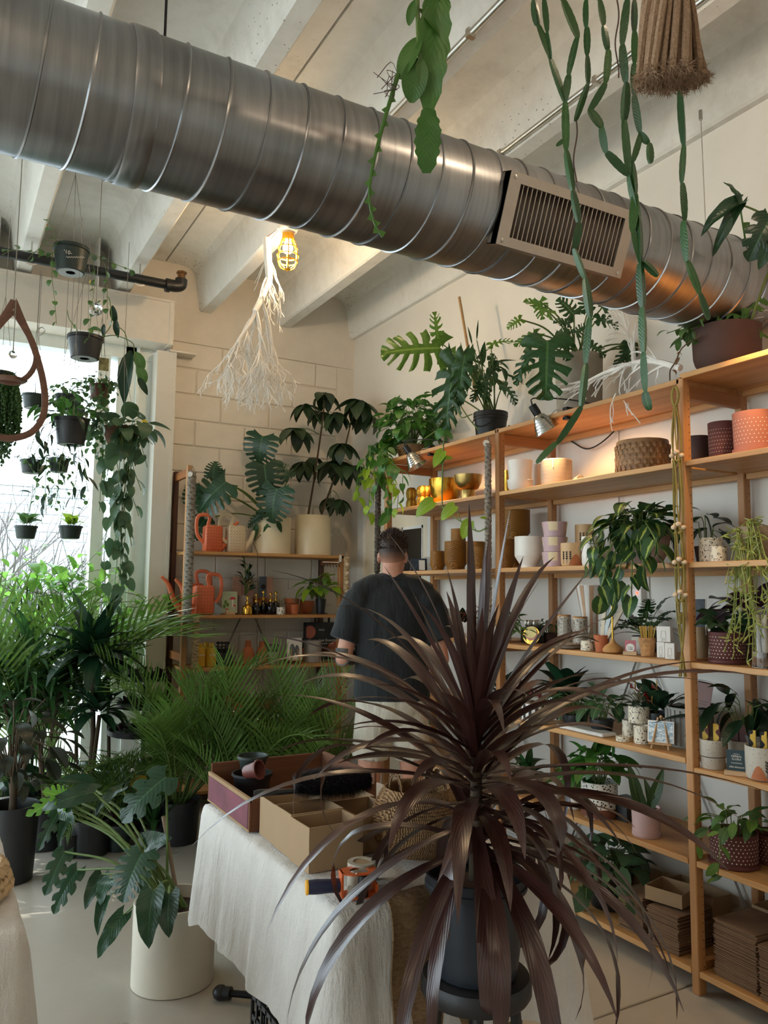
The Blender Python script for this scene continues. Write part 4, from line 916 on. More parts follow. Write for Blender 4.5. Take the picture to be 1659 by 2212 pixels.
# arms: upper arm down, forearm forward, hands in front
for s in (-1, 1):
    sh, el, wr = V((s*.195, -.005, 1.44)), V((s*.262, -.05, 1.14)), V((s*.13, .2, 1.14))
    limbt(sk, [sh, sh.lerp(el, .5), el], [.055, .05, .042]); limbt(sk, [el, el.lerp(wr, .35), wr], [.043, .041, .027])
    d = V((-s*.75, .62, .02)).normalized(); up = V((0, 0, 1)); sd = d.cross(up)
    sk.tube([wr, wr+d*.05, wr+d*.095], [.028, .036, .034], 10, flat=.5)
    for k in range(4):
        b = wr+d*.09+up*(.028-.019*k); L = (.068, .078, .072, .055)[k]
        sk.tube([b, b+d*L*.5-sd*s*.006, b+d*L*.85-sd*s*.03], [.0085, .008, .0065], 6)
    sk.tube([wr+d*.03+up*.02, wr+d*.055+up*.05, wr+d*.09+up*.058], [.012, .011, .008], 6)
# legs and feet
for s in (-1, 1):
    hp, kn, an = V((s*.095, 0, .9)), V((s*.115, .01, .5)), V((s*.12, -.02, .09))
    limbt(sk, [hp, hp.lerp(kn, .5), kn], [.092, .08, .058]); limbt(sk, [kn, kn.lerp(an, .28)+V((0, -.014, 0)), kn.lerp(an, .6), an], [.056, .06, .048, .036])
    sk.tube([an+V((0, -.04, -.055)), an+V((0, .04, -.05)), an+V((s*.015, .16, -.07))], [.036, .042, .03], 10, flat=.8)
n = N('skin'); n.set(col=n.ramp(n.noise(n.coord(), 8), ((.3, 'B98169'), (.7, 'CF9A82'))), rough=.55); n.b.inputs['Subsurface Weight'].default_value = .08; n.b.inputs['Subsurface Radius'].default_value = (.02, .008, .004); M_SKIN = n.m
def remesh(mb, name, m, vox, parent, smooth=6, loc=None):
    o = mb.build(name, m, None); r = o.modifiers.new('r', 'REMESH'); r.mode = 'VOXEL'; r.voxel_size = vox
    s = o.modifiers.new('s', 'SMOOTH'); s.iterations = smooth; s.factor = .5
    dg = bpy.context.evaluated_depsgraph_get(); me = bpy.data.meshes.new_from_object(o.evaluated_get(dg)); me.name = name
    bpy.data.objects.remove(o); me.polygons.foreach_set('use_smooth', [True]*len(me.polygons)); return put(name, me, parent)
remesh(sk, 'body', M_SKIN, .0075, man, 5)
# t-shirt: one shell of trunk and sleeves with folds
n = N('black_cotton'); f = n.noise(n.coord((6, 6, 1.6)), 1.4, 4, .55); n.set(col=n.ramp(n.noise(n.coord(), 30), ((.3, '0D1113'), (.7, '161B1D'))), rough=.85, sheen=.08); n.bump(f, .6, .05); M_TEE = n.m
sm = MB()
loft(sm, [(.92, .203, .134), (.935, .208, .138), (1.0, .205, .137), (1.1, .2, .132), (1.2, .202, .131), (1.3, .21, .13), (1.38, .215, .125), (1.44, .21, .112), (1.49, .17, .095), (1.535, .1, .075), (1.55, .08, .07)], 36)
for s in (-1, 1):
    sh, el = V((s*.185, -.005, 1.455)), V((s*.264, -.04, 1.235)); sm.tube([sh, sh.lerp(el, .35)+V((s*.012, 0, 0)), sh.lerp(el, .75), el], [.078, .08, .078, .08], 16)
    ell(sm, (s*.185, -.005, 1.44), (.088, .1, .085)); sm.tube([V((0, -.01, 1.545)), V((s*.1, -.008, 1.525)), V((s*.19, -.005, 1.475))], [.06, .068, .072], 14)
tee_ = remesh(sm, 't_shirt', M_TEE, .009, man, 7)
MB().tube([(cos(a)*.078, sin(a)*.066+.002, 1.578+.014*sin(a)) for a in [k*pi/20 for k in range(41)]], .0095, 8, cap=False).build('collar', M_TEE, man)
# shorts
n = N('pale_cotton'); f = n.noise(n.coord((8, 8, 2)), 1.2, 4); n.set(col=n.ramp(n.noise(n.coord(), 20), ((.3, 'B7AE9C'), (.7, 'C8C0B0'))), rough=.85); n.bump(f, .5, .04); M_SHORT = n.m
so = MB(); loft(so, [(.8, .15, .1), (.84, .185, .125), (.9, .196, .132), (.96, .194, .13), (.99, .185, .125)])
for s in (-1, 1): so.tube([(s*.088, 0, .88), (s*.1, .005, .76), (s*.112, .008, .615)], [.105, .103, .1], 18)
remesh(so, 'shorts', M_SHORT, .009, man, 5)
# hair: short at the sides, longer textured top
M_HAIR = mat('brown_hair', '38241A', .5, var=.5, scale=60, sc=(1, 1, .3)); n = N('hair_fade'); q = n.new('ShaderNodeSeparateXYZ'); n.ln(n.coord(), q.inputs[0]); n.set(col=n.ramp(n.math('MULTIPLY', n.math('SUBTRACT', q.outputs[2], 1.62), 6.0), ((.16, 'C08C75'), (.36, '7E5B4A'), (.56, '33221A'))), rough=.6); M_FADE = n.m
hm = MB(); rg = random.Random(9)
hm.ball((0, 0, 0), 1, 24, 14, (.078, .1, .079), M=HT @ Matrix.Translation((0, -.003, 1.748)))
for i in range(2600):
    a = rg.uniform(0, 6.283); e = rg.uniform(-.25, 1.5); nrm = V((cos(a)*cos(e), sin(a)*cos(e), sin(e))); p = V((nrm.x*.077, nrm.y*.099-.003, nrm.z*.079+1.748))
    L = rg.uniform(.014, .03) if e > .45 else rg.uniform(.006, .014)
    d = (nrm+V((.35, .35, .25))*(1 if e > .4 else .0)+V((rg.uniform(-.5, .5), rg.uniform(-.5, .5), rg.uniform(-.2, .4)))+V((0, 0, -.5 if e < .2 else 0))).normalized(); sd = d.cross(V((rg.uniform(-1, 1), rg.uniform(-1, 1), .3))).normalized()*.0019
    hm.add([p-sd, p+sd, p+d*L], [(0, 1, 2)], M=HT)
hm.build('hair', M_HAIR, man, smooth=False)
MB().ball((0, 0, 0), 1, 24, 14, (.0745, .0945, .085), M=HT @ Matrix.Translation((0, -.006, 1.712))).build('hair_fade', M_FADE, man)
for s in (-1,):
    MB().tube([(s*.26, -.045, 1.19), (s*.264, -.052, 1.14), (s*.225, .025, 1.14), (s*.19, .1, 1.14)], [.0462, .0452, .0448, .0415], 14).build('tattoo_sleeve', mat('tattoo_ink', '5A5450', .6, var=.6, scale=26), man)
for s in (-1, 1):
    so_ = MB(); so_.tube([(s*.12, -.075, .028), (s*.122, .0, .03), (s*.132, .12, .028), (s*.135, .165, .024)], [.038, .045, .05, .03], 12, flat=.62); so_.build('shoe', mat('shoe_dark', '2A2A2C', .6), man)
# ================================================================== GOODS ON THE RIGHT SHELVING
def SP(px, z, X):
    """shelf point: the spot of height z on the plane x=X that the photograph shows at column px"""
    y = 1270.0
    for _ in range(6):
        q = on(px, y, 0, X); y += (q.z-z)*FPX/max(.5, (q-CC).dot(CF))
    return on(px, y, 0, X)
def mpp(p): return (V(p)-CC).dot(CF)/FPX
def hz(px, ytop, X, z): return max(.01, on(px, ytop, 0, X).z-z)
S1, S2, S3, S4, S5, S6, S7 = SH
S3C, S7C = .835, 2.388
def turned(name, label, cat, px0, px1, ytop, z, m, prof=None, X=None, group=None, part='body', n=40, h=None, wall=.06, ch=None, zoff=0):
    """turned vessel measured from the photograph: outline columns px0..px1, top row ytop"""
    pc = (px0+px1)/2; X_ = X or 2.70; p = SP(pc, z, X_); r = (px1-px0)/2*mpp(p)
    if X is None: X_ = XF+r+.02; p = SP(pc, z, X_); r = (px1-px0)/2*mpp(p)
    h = h or hz(pc, ytop, X_, z)
    t = thing(name, label, cat, (p.x, p.y, z+.001+zoff), 0, group)
    prof = prof or [(.85, 0), (.92, .02), (1, .5), (1, .98), (.98, 1)]
    out = [(a*r, b*h) for a, b in prof]; rt, rb = out[-1][0], out[0][0]
    out += [(rt-wall*r, h), (rt-wall*r*1.4, h*.97), (max(.3*r, rb-wall*r*1.5), h*.35), (.0001, h*.33)]
    t['_k'] = MB().lathe(out, n).build(part, m, t).name
    t['r'] = r; t['h'] = h
    return t
def kid(t): return t.get('_k') and bpy.data.objects[t['_k']] or t
def ridged(name, c, rough=.5):
    n = N(name); w = n.new('ShaderNodeTexWave'); w.inputs['Scale'].default_value = 55; w.bands_direction = 'DIAGONAL'; n.ln(n.coord((1, 1, 1)), w.inputs['Vector'])
    n.set(col=n.ramp(n.math('ADD', n.math('MULTIPLY', w.outputs['Fac'], .4), n.math('MULTIPLY', n.noise(n.coord(), 20), .4)), ((.1, c[0]), (.8, c[1]))), rough=rough); n.bump(w.outputs['Fac'], .5, .004); return n.m
M_OCHRE = ridged('ochre_ridged', ('7E5218', 'A8732B'))
M_PORC = mat('porcelain_white', 'E6DFD6', .35, var=.02); M_GREYC = mat('grey_stoneware', 'A59A8C', .6, var=.12, sc=(1, 1, 8), scale=9); M_TERRA = mat('terracotta', 'B5643C', .8, var=.12, bump=.1)
M_GOLD = mat('gold_metal', 'C99A3E', .22, 1.0, var=.12, scale=30, bump=.25, bs=30); M_BRASS = mat('brushed_brass', 'A88C55', .3, 1.0, var=.08, sc=(1, 1, 30)); M_MAR = mat('maroon_clay', '5A2B26', .7, var=.1); M_TCP = mat('pink_terracotta', 'B4705A', .75, var=.06); M_DBRN = mat('dark_brown_clay', '3E2722', .7)
M_LILAC = mat('lilac_glaze', 'C3A3A6', .5, var=.03); M_CRM2 = mat('cream_matt', 'E2CDA6', .6, var=.03); M_CORK = mat('cork', 'B07E4E', .85, var=.35, scale=70, bump=.3); M_PINK = mat('pink_pot', 'C7A5A0', .55, var=.02)
def squig(name, a, b, sc=48, w=.07):
    n = N(name); f = n.noise(n.coord(), sc, 1, .3); d = n.math('ABSOLUTE', n.math('SUBTRACT', n.math('FRACT', n.math('MULTIPLY', f, 4)), .5)); n.set(col=n.mix(n.math('LESS_THAN', d, w), a, b), rough=.5); return n.m
M_SQ = squig('squiggle_glaze', 'D9CCB4', '23201E'); M_SPK = None
def speck(name, base, dot, sc=120, th=.16):
    n = N(name); v = n.new('ShaderNodeTexVoronoi'); v.inputs['Scale'].default_value = sc; n.ln(n.coord(), v.inputs['Vector']); n.set(col=n.mix(n.math('LESS_THAN', v.outputs['Distance'], th), base, dot), rough=.5); return n.m
M_SPK = speck('speckled_stoneware', 'C2B8A8', '3B342E'); M_DASH = speck('dashed_glaze', 'E3DED3', '1E1C1B', 85, .33)
def dots(parent, r0, r1, z0, z1, rows, cols, m, size=.0024, arc=(0, 6.283)):
    """rows of small round holes on a turned side"""
    mb = MB()
    for i in range(rows):
        f = i/(rows-1); z = z0+(z1-z0)*f; r = r0+(r1-r0)*f+.0006
        for j in range(cols):
            a = 6.2832*(j+.5*(i % 2))/cols; c = V((cos(a)*r, sin(a)*r, z)); t = V((-sin(a), cos(a), 0)); mb.add([c+t*size*cos(q)+V((0, 0, size*sin(q))) for q in [k*pi/4 for k in range(8)]], [tuple(range(8))])
    mb.build('dot_holes', m, kid(parent))['kind'] = 'stuff'
P_CUP = [(.8, 0), (.9, .015), (.98, .12), (1, .5), (1, 1)]; P_FOOT = [(.62, 0), (.6, .06), (.62, .1), (.98, .36), (1, .4), (1, 1)]; P_OCH = [(.72, 0), (.78, .02), (.8, .12), (1, .26), (1, 1)]
P_TAPER = [(.7, 0), (.74, .01), (1, .97), (1, 1)]; P_BOWL = [(.45, 0), (.55, .02), (.86, .35), (.98, .75), (1, 1)]; P_STR = [(.97, 0), (1, .01), (1, .99), (.99, 1)]
# ---- upper shelf 2.03
for lab, a, b, yt, X in (('gold dimpled bubble vase, left one of the pair', 877, 901, 1054, 2.74), ('gold dimpled bubble vase, right one of the pair', 899, 933, 1050, 2.70)):
    p = SP((a+b)/2, S6, X); r = (b-a)/2*mpp(p); t = thing('bubble_vase', lab, 'vase', (p.x, p.y, S6+.001), 0, 'gold bubble vases'); h = hz((a+b)/2, yt, X, S6)
    mb = MB()
    for z in (.27, .73):
        for k in range(5): mb.ball((cos(k*1.2566)*r*.48, sin(k*1.2566)*r*.48, z*h), 1, 14, 10, (r*.56, r*.56, h*.275))
    mb.build('body', mat('gold_mesh', 'B8953F', .35, .9, var=.5, scale=160, bump=.8, bs=160), t); MB().lathe([(r*.4, h*.9), (r*.38, h), (r*.33, h), (r*.33, h*.9)], 20).build('neck', M_GOLD, t)
turned('bowl', 'hammered gold bowl beside the footed brass bowl', 'bowl', 926, 997, 1036, S6, M_GOLD, [(.42, 0), (.6, .02), (.9, .4), (1, .8), (1, 1)], 2.76)
t = turned('footed_bowl', 'brushed brass bowl on a round foot', 'bowl', 980, 1042, 1027, S6, M_BRASS, [(.52, 0), (.53, .02), (.5, .3), (.48, .38), (.72, .45), (.93, .7), (1, 1)], 2.665)
turned('vase', 'small dark gold vase behind the white pot with saucer', 'vase', 1090, 1101, 1016, S6, M_GOLD, P_CUP, 2.9)
t = turned('planter', 'white tapered planter with a built-in saucer on the upper shelf', 'planter', 1096, 1151, 996, S6, M_PORC, [(.78, 0), (.82, .02), (.86, .3), (1, .97), (1, 1)], 2.665)
r = t['r']; MB().lathe([(r*.75, .0), (r*.95, .02), (r*1.02, .06), (r*.98, .06), (r*.84, .02)], 40).build('saucer', M_PORC, t); MB().box((-.005, -r*1.15, .052), (.02, -r*.9, .058)).build('saucer_spout', M_PORC, t)
turned('planter', 'slim white planter squeezed behind the grey stoneware one', 'planter', 1149, 1173, 1004, S6, M_PORC, P_TAPER, 2.83)
t = turned('planter', 'grey brushed stoneware planter with a white glazed drip', 'planter', 1169, 1236, 995, S6, M_GREYC, [(.93, 0), (.97, .02), (1, .5), (1, .97), (.99, 1)], 2.70)
r, h = t['r'], t['h']; MB().lathe([(r*1.004, h*.965), (r*1.006, h*1.003), (r*.92, h*1.006), (r*.915, h*.96)], 40).build('glazed_rim', M_PORC, t)
a = atan2(-.6, -.8); MB().tube([(cos(a)*r, sin(a)*r, h*.98), (cos(a)*r, sin(a)*r, h*.65)], .0035, 8).build('glaze_drip', M_PORC, t)
p = SP(1250, S6, 2.72); t = thing('candle', 'cream rolled candle lying on its side', 'candle', (p.x, p.y, S6+.021))
MB().lathe([(.006, -.04), (.019, -.04), (.02, -.037), (.02, .04), (.006, .04)], 24, M=Matrix.Rotation(radians(60), 4, 'Z') @ Matrix.Rotation(pi/2, 4, 'Y')).build('wax', M_CREAM, t)
n = N('carved_wood'); f = n.noise(n.coord((6, 6, 20)), 1.5, 4); n.set(col=n.ramp(f, ((.3, '4F331F'), (.7, 'A37B50'))), rough=.55); M_CARV = n.m
t = turned('wooden_bowl', 'dark carved wooden bowl with hammered facets', 'bowl', 1331, 1447, 955, S6, M_CARV, [(.9, 0), (.95, .03), (1, .3), (.97, .8), (.93, 1)], 2.74)
r, h = t['r'], t['h']; dm = MB().ball((0, 0, 0), 1, 10, 6, (.0095, .0035, .0135)).mesh('facet', M_CARV)
for i in range(5):
    for j in range(26):
        a = 6.283*(j+.5*(i % 2))/26
        if abs(((a-pi*1.22+pi) % (2*pi))-pi) < 1.5: put('facet', dm, kid(t), M=Matrix.Translation((cos(a)*r*.985, sin(a)*r*.985, h*(.13+.165*i))) @ Matrix.Rotation(a-pi/2, 4, 'Z'))
turned('bowl', 'plain dark brown bowl behind the wooden post on the upper right shelf', 'bowl', 1478, 1536, 945, S6, M_DBRN, [(.9, 0), (1, .05), (1, .95), (.97, 1)], 2.82)
n = N('hole_white'); n.set(col='F0E6D6', rough=.6); M_HW = n.m
for lab, a, b, yt, m, X in (('maroon planter with rows of lamp-lit holes painted white on the upper right shelf', 1533, 1594, 914, M_MAR, 2.78), ('large pinkish terracotta planter with lamp-lit holes painted white at the right edge', 1588, 1680, 893, M_TCP, 2.72)):
    t = turned('dotted_planter', lab, 'planter', a, b, yt, S6, m, [(.97, 0), (1.04, .02), (1.04, .15), (.96, .16), (1, .97), (1, 1)], X, group='dotted planters'); r, h = t['r'], t['h']; dots(t, r*.97, r*.995, h*.26, h*.8, 7, 34, M_HW, r*.024)  # white discs paint the lamplight in the perforations
# ---- shelf 1.625
p = SP(904, S5, 2.68); t = thing('print_stand', 'small rack of photo cards with a white card in front', 'rack', (p.x, p.y, S5+.001), radians(-25))
for i, c in enumerate(('2B3A4A', '8E3B2E', '303030', 'C9C2B4')): MB().box((-.05, -.01+i*.012, .004), (.055, -.008+i*.012, .082-.004*i), M=Matrix.Rotation(-.25, 4, 'X')).build('photo_card', mat('photo_'+c, c, .4, var=.7, scale=50), t, smooth=False)
MB().box((.0, -.03, .002), (.038, -.0285, .066), M=Matrix.Rotation(-.2, 4, 'X')).build('white_card', M_PORC, t, smooth=False); MB().bbox((-.055, -.035, 0), (.06, .045, .006), .001).build('tray', M_BLACK, t, smooth=False)
p = SP(932, S5, 2.86); t = thing('glass_terrarium', 'low faceted glass terrarium behind the ochre pots', 'terrarium', (p.x, p.y, S5+.001)); MB().lathe([(.07, 0), (.095, .055), (.07, .085), (.05, .1)], 6).build('glass', mat('pale_glass', 'C9C6BC', .15), t, smooth=False)
go = 'ochre ridged pots'
for lab, a, b, yt, X, z0 in (('small ochre ridged pot at the left end of the ochre group', 929, 962, 1191, 2.655, 0), ('mid-size ochre ridged pot with a smaller one on top', 960, 1009, 1170, 2.70, 0), ('ochre ridged pot standing behind, right of the stacked pair', 1007, 1051, 1171, 2.76, 0), ('ochre ridged pot in front, next to the grey macrame rope', 1017, 1051, 1182, 2.665, 0), ('ochre ridged pot just right of the wooden post', 1079, 1111, 1165, 2.72, 0)):
    turned('ochre_pot', lab, 'pot', a, b, yt, S5, M_OCHRE, P_OCH, X, go)
zt_ = hz(985, 1170, 2.70, S5); turned('ochre_pot', 'small ochre cup stacked on the mid-size ochre pot', 'pot', 974, 1006, 1143, S5+zt_+.001, M_OCHRE, P_STR, 2.70, go)
zt_ = hz(1095, 1165, 2.78, S5); turned('ochre_pot', 'largest ochre ridged pot, set high on other pots', 'pot', 1081, 1145, 1103, S5+.165, M_OCHRE, P_OCH, 2.85, go)
q = turned('ochre_pot', 'ochre ridged pot hidden below the largest one', 'pot', 1096, 1150, 1165, S5, M_OCHRE, P_OCH, 2.86, go, h=.163)
turned('footed_planter', 'white and pale pink footed planter', 'planter', 1112, 1172, 1160, S5, M_PORC, P_FOOT, 2.67)
zc = 0
for i, lab in enumerate(('lowest of the three stacked lilac and cream cups', 'middle of the three stacked lilac and cream cups', 'topmost of the three stacked lilac and cream cups')):
    t = turned('striped_cup', lab, 'cup', 1171, 1226, 1195-26*i, S5+zc, M_LILAC, [(.8, 0), (.84, .01), (.98, .95), (.98, 1)], 2.68, 'stacked lilac cups', h=.074); r = t['r']; zc += .075
    for k in range(4): 
        a0 = k*pi/2+.3; MB().add([(cos(a0+j*.13)*(.8+.17*zz)*r*1.035, sin(a0+j*.13)*(.8+.17*zz)*r*1.035, .002+.07*zz) for zz in (0, 1) for j in range(7)], [(j, j+1, 8+j, 7+j) for j in range(6)]).build('cream_panel', M_CRM2, kid(t))
def botan(t, m, a0, sx=1.0):
    """little dark fern drawings on the side of a cup"""
    r, h = t['r'], t['h']
    for k in range(3):
        a = a0+k*.34; mb = MB()
        def P(u, z): return (cos(a+u)*r*1.012, sin(a+u)*r*1.012, z)
        mb.tube([P(0, h*.12), P(.0, h*.62)], .0008, 4)
        for i in range(4):
            for s in (-1, 1): mb.tube([P(0, h*(.28+.09*i)), P(s*.055, h*(.33+.09*i)), P(s*.085, h*(.37+.09*i))], [.0006, .0022, .0006], 5)
        mb.build('fern_motif', m, kid(t))
M_TAN = speck('tan_stoneware', 'CDA678', '8A6A45', 150, .14); M_INK = mat('black_ink', '1C1817', .6)
def hill(t, m, a0, a1, hh):
    r, h = t['r'], t['h']; k = 14; MB().add([(cos(a0+(a1-a0)*j/k)*r*1.008, sin(a0+(a1-a0)*j/k)*r*1.008, zz) for zz_ in (0, 1) for j in range(k+1) for zz in [h*.04 if zz_ == 0 else h*(.06+hh*sin(pi*j/k))]], [(j, j+1, k+2+j, k+1+j) for j in range(k)]).build('painted_hill', m, kid(t))
M_HILL = mat('orange_glaze', 'B3683A', .5)
t = turned('painted_cup', 'tan stoneware cup painted with black ferns and an orange hill, lower one', 'cup', 1212, 1259, 1174, S5, M_TAN, P_CUP, 2.66); botan(t, M_INK, 3.15); hill(t, M_HILL, 3.7, 5.0, .45); h0 = t['h']
t = turned('painted_cup', 'tan stoneware cup with black ferns stacked behind and above', 'cup', 1243, 1283, 1134, S5+.10, M_TAN, P_CUP, 2.80); botan(t, M_INK, 3.5)
turned('cup', 'plain tan cup under the stacked fern cup', 'cup', 1243, 1283, 1170, S5, M_TAN, P_STR, 2.80, h=.099)
t = turned('lined_cup', 'white cup with a looping black line', 'cup', 1257, 1294, 1160, S5, M_PORC, P_CUP, 2.68); r, h = t['r'], t['h']
MB().tube([(cos(a)*r*1.012, sin(a)*r*1.012, h*(.55+.25*sin(a*2.2))) for a in [2.6+k*.1 for k in range(28)]], .0014, 5).tube([(cos(a)*r*1.012, sin(a)*r*1.012, h*.75) for a in [3.9+k*.1 for k in range(16)]], .0014, 5).build('black_line', M_INK, t)
t = turned('tall_cup', 'tall white cup with black bands behind the trailing plant', 'cup', 1326, 1361, 1110, S5, M_PORC, P_STR, 2.88); r, h = t['r'], t['h']
for z in (.55, .7, .82): MB().lathe([(r*1.003, h*z-.002), (r*1.006, h*z), (r*1.003, h*z+.002)], 32).build('black_band', M_INK, kid(t))
turned('cup', 'small white cup at the back beside the tall banded cup', 'cup', 1304, 1326, 1132, S5, M_PORC, P_STR, 2.9)
bp = turned('potted_philodendron', 'philodendron with lime streaked leaves trailing over the shelf from a mauve pot', 'plant', 1360, 1449, 1140, S5, mat('mauve_pot', 'B59A90', .6), P_BOWL, 2.72, part='pot')
c = V(bp.location)+V((0, 0, bp['h'])); MB().lathe([(bp['r']*.9, bp['h']*.9), (.0001, bp['h']*.95)], 24).build('soil', M_SOIL, bp)
bushy(bp, c+V((-.02, .03, .02)), 44, LF['brasil'], .092, (.14, .17, .1), low=-.35)
for px, py, n_ in (((1268, 1240, 1)), (1300, 1290, 1), (1330, 1300, 1), (1365, 1290, 1), (1390, 1240, 1), (1285, 1180, 1), (1420, 1200, 1), (1310, 1230, 1)):
    e = on(px, py, 0, 2.52); vine(bp, [c, c.lerp(e, .45)+V((-.04, 0, .07)), e+V((0, 0, .05)), e], LF['brasil'], .042, .09, M_STEM, .003, hang=.7, start=.2)
for lab, a, b, yt, X in (('cream pot with black squiggles, larger of the pair', 1512, 1561, 1163, 2.70), ('small cream pot with black squiggles in front', 1536, 1570, 1181, 2.64)): turned('squiggle_pot', lab, 'pot', a, b, yt, S5, M_SQ, P_STR, X, 'squiggle pots by the bark planter')
p = SP(1462, S5, 2.9); t = thing('potted_plant', 'dark leaved plant behind the wooden post', 'plant', (p.x, p.y-.16, S5+.001)); pot(t, .04, .05, .08, M_DBRN); bushy(t, V(t.location)+V((0, 0, .14)), 18, LF['peace'], .12, (.1, .1, .1))
rb = turned('bark_planter', 'rough bark planter with a trailing mistletoe cactus at the right edge', 'planter', 1588, 1690, 1140, S5, mat('bark_rough', '8E7A60', .95, var=.5, scale=22, bump=1.5, bs=22), P_BOWL, 2.72, part='bark_pot')
c = V(rb.location)+V((0, 0, rb['h']*.95)); M_RH = G['rhip']
seg = MB().tube([(0, 0, 0), (0, .5, .03), (0, 1, 0)], [.06, .1, .03], 5).mesh('stem_segment', M_RH)
for i in range(46):
    px, py = rnd.uniform(1560, 1665), rnd.uniform(1215, 1430)
    if i < 12: px, py = rnd.uniform(1555, 1655), rnd.uniform(1110, 1200)
    e = on(px, py, 0, 2.56 if i >= 12 else 2.62); k = c+V((rnd.uniform(-.05, .02), rnd.uniform(-.06, .06), .01)); top = k.lerp(e, .3)+V((-.02, 0, .06 if py > 1200 else .0)); cc = curve([k, top, k.lerp(e, .75)+V((rnd.uniform(-.02, .02), rnd.uniform(-.02, .02), 0)), e], 5)
    MB().tube([q-V(rb.location) for q in cc], .0016, 4).build('trailing_stem', M_RH, rb)
    for j in range(5, len(cc), 2): placew('stem_segment', seg, rb, cc[j], V((rnd.uniform(-1, 1), rnd.uniform(-1, 1), rnd.uniform(-.9, .3))), (0, 0, 1), rnd.uniform(.022, .04))
# ---- shelf 1.235
t = thing('potted_plant', 'small trailing green plant in a white pot beside the grey rope', 'plant', SP(1092, S4, 2.68)+V((0, 0, .001))); pot(t, .03, .036, .075, M_PORC); bushy(t, V(t.location)+V((0, 0, .1)), 30, LF['hoya'], .05, (.08, .08, .06)); 
for e in ((1110, 1340), (1125, 1370), (1140, 1360)): vine(t, [V(t.location)+V((0, 0, .09)), V(t.location)+V((-.03, -.04, .11)), on(e[0], e[1], 0, 2.6)], LF['hoya'], .025, .042, start=.2)
p = SP(1148, S4, 2.66); t = thing('gold_tag', 'round gold gift tag leaning with a pink ring and pale yellow centre', 'tag', (p.x, p.y, S4+.001), radians(-60))
Rt = Matrix.Translation((0, 0, .046)) @ Matrix.Rotation(pi/2-.15, 4, 'X')
for r_, z, c in ((.045, 0, M_GOLD), (.034, .0025, mat('tag_pink', 'D18A80', .5)), (.03, .0065, mat('tag_yellow', 'E0CC84', .5))): MB().lathe([(.0001, z), (r_, z), (r_, z+.0022), (.0001, z+.0022)], 36, M=Rt, c=(0, (.008 if r_ < .04 else 0)+(.006 if r_ < .032 else 0), 0)).build('disc', c, t)
mb = MB()
for i in range(17):
    a = -2.75+i*.148
    if i not in (5, 11): mb.cbox((0, 0, 0), (.0022, .0055, .0005), M=Rt @ Matrix.Rotation(a+pi/2, 4, 'Z') @ Matrix.Translation((0, -.0395, .0026)))
mb.build('small_print', M_PORC, t, smooth=False)['kind'] = 'stuff'
t = thing('spoon_box', 'black box holding metal spoons', 'box', SP(1150, S4, 2.76)+V((0, 0, .001)), radians(-20)); MB().box((-.05, -.04, 0), (.05, .04, .006)).box((-.05, -.04, 0), (-.047, .04, .08)).box((.047, -.04, 0), (.05, .04, .08)).box((-.05, -.04, 0), (.05, -.037, .08)).box((-.05, .037, 0), (.05, .04, .08)).build('box_body', M_BLACK, t, smooth=False)
for i in range(6):
    x, y = -.035+.014*i, rnd.uniform(-.02, .02); MB().tube([(x, y, .01), (x+.004, y, .085)], .0025, 6).ball((x+.005, y, .1), .013, 10, 8, (1, .35, 1.5)).build('spoon', M_STEEL, t)
t = thing('potted_plant', 'dark trailing plant behind the spoon box', 'plant', SP(1190, S4, 2.86)+V((0, 0, .001))); pot(t, .05, .06, .05, M_DBRN); bushy(t, V(t.location)+V((0, 0, .075)), 34, LF['peace'], .05, (.11, .13, .05))
for i, (a, b, lab) in enumerate(((1205, 1234, 'cork topped jar of dried petals, left one'), (1238, 1270, 'cork topped jar of dried petals, right one'))):
    t = turned('glass_jar', lab, 'jar', a, b, 1332+4*i, S4, speck('petal_jar%d' % i, 'CFC4B2', '6B4A3A', 90, .3), P_STR, 2.70, 'petal jars'); r, h = t['r'], t['h']; MB().lathe([(r*.97, h*.98), (r*.97, h+.008), (.0001, h+.008)], 24).build('cork_lid', M_CORK, t); MB().lathe([(r*1.02, .0), (r*1.02, h*.97)], 28).build('glass', glassmat('jar_glass'), t)
p = SP(1225, S4, 2.645); t = thing('plate_stack', 'two stacked shallow stoneware plates at the shelf edge', 'plates', (p.x, p.y, S4+.001)); 
for i in range(2): MB().lathe([(.045, .012*i), (.062, .003+.012*i), (.072, .011+.012*i), (.07, .013+.012*i), (.05, .006+.012*i), (.0001, .005+.012*i)], 40).build('plate', M_GREYC if i == 0 else mat('plate_glaze', 'B8A08C', .3), t)
t = turned('air_plant_pot', 'small squiggle pot holding a curly air plant', 'plant', 1255, 1284, 1384, S4, M_SQ, P_STR, 2.64, part='pot'); tuft(t, V(t.location)+V((0, 0, t['h'])), 16, [blade('leaf', leafmat('leaf_air', '7D7A62', 'A8A084'), P_STRAP, 6, .07, .2, 1.6)], .07, .2, 1.3)
t = turned('striped_vase', 'tall vase with vertical tan and white stripes at the back of the shelf', 'vase', 1246, 1304, 1264, S4, M_PORC, [(.55, 0), (.58, .02), (.62, .5), (1, 1)], 2.88); r, h = t['r'], t['h']
for k in range(8): MB().add([(cos(k*.785+j*.09)*rr*r*1.01, sin(k*.785+j*.09)*rr*r*1.01, zz*h) for rr, zz in ((.58, .02), (.62, .5), (1, .99)) for j in range(5)], [(i*5+j, i*5+j+1, i*5+j+6, i*5+j+5) for i in range(2) for j in range(4)]).build('tan_stripe', mat('tan_glaze', 'C19A78', .6), kid(t))
t = turned('cork_cup', 'cork cup holding slim beige incense boxes', 'cup', 1283, 1317, 1372, S4, M_TERRA, P_TAPER, 2.64)
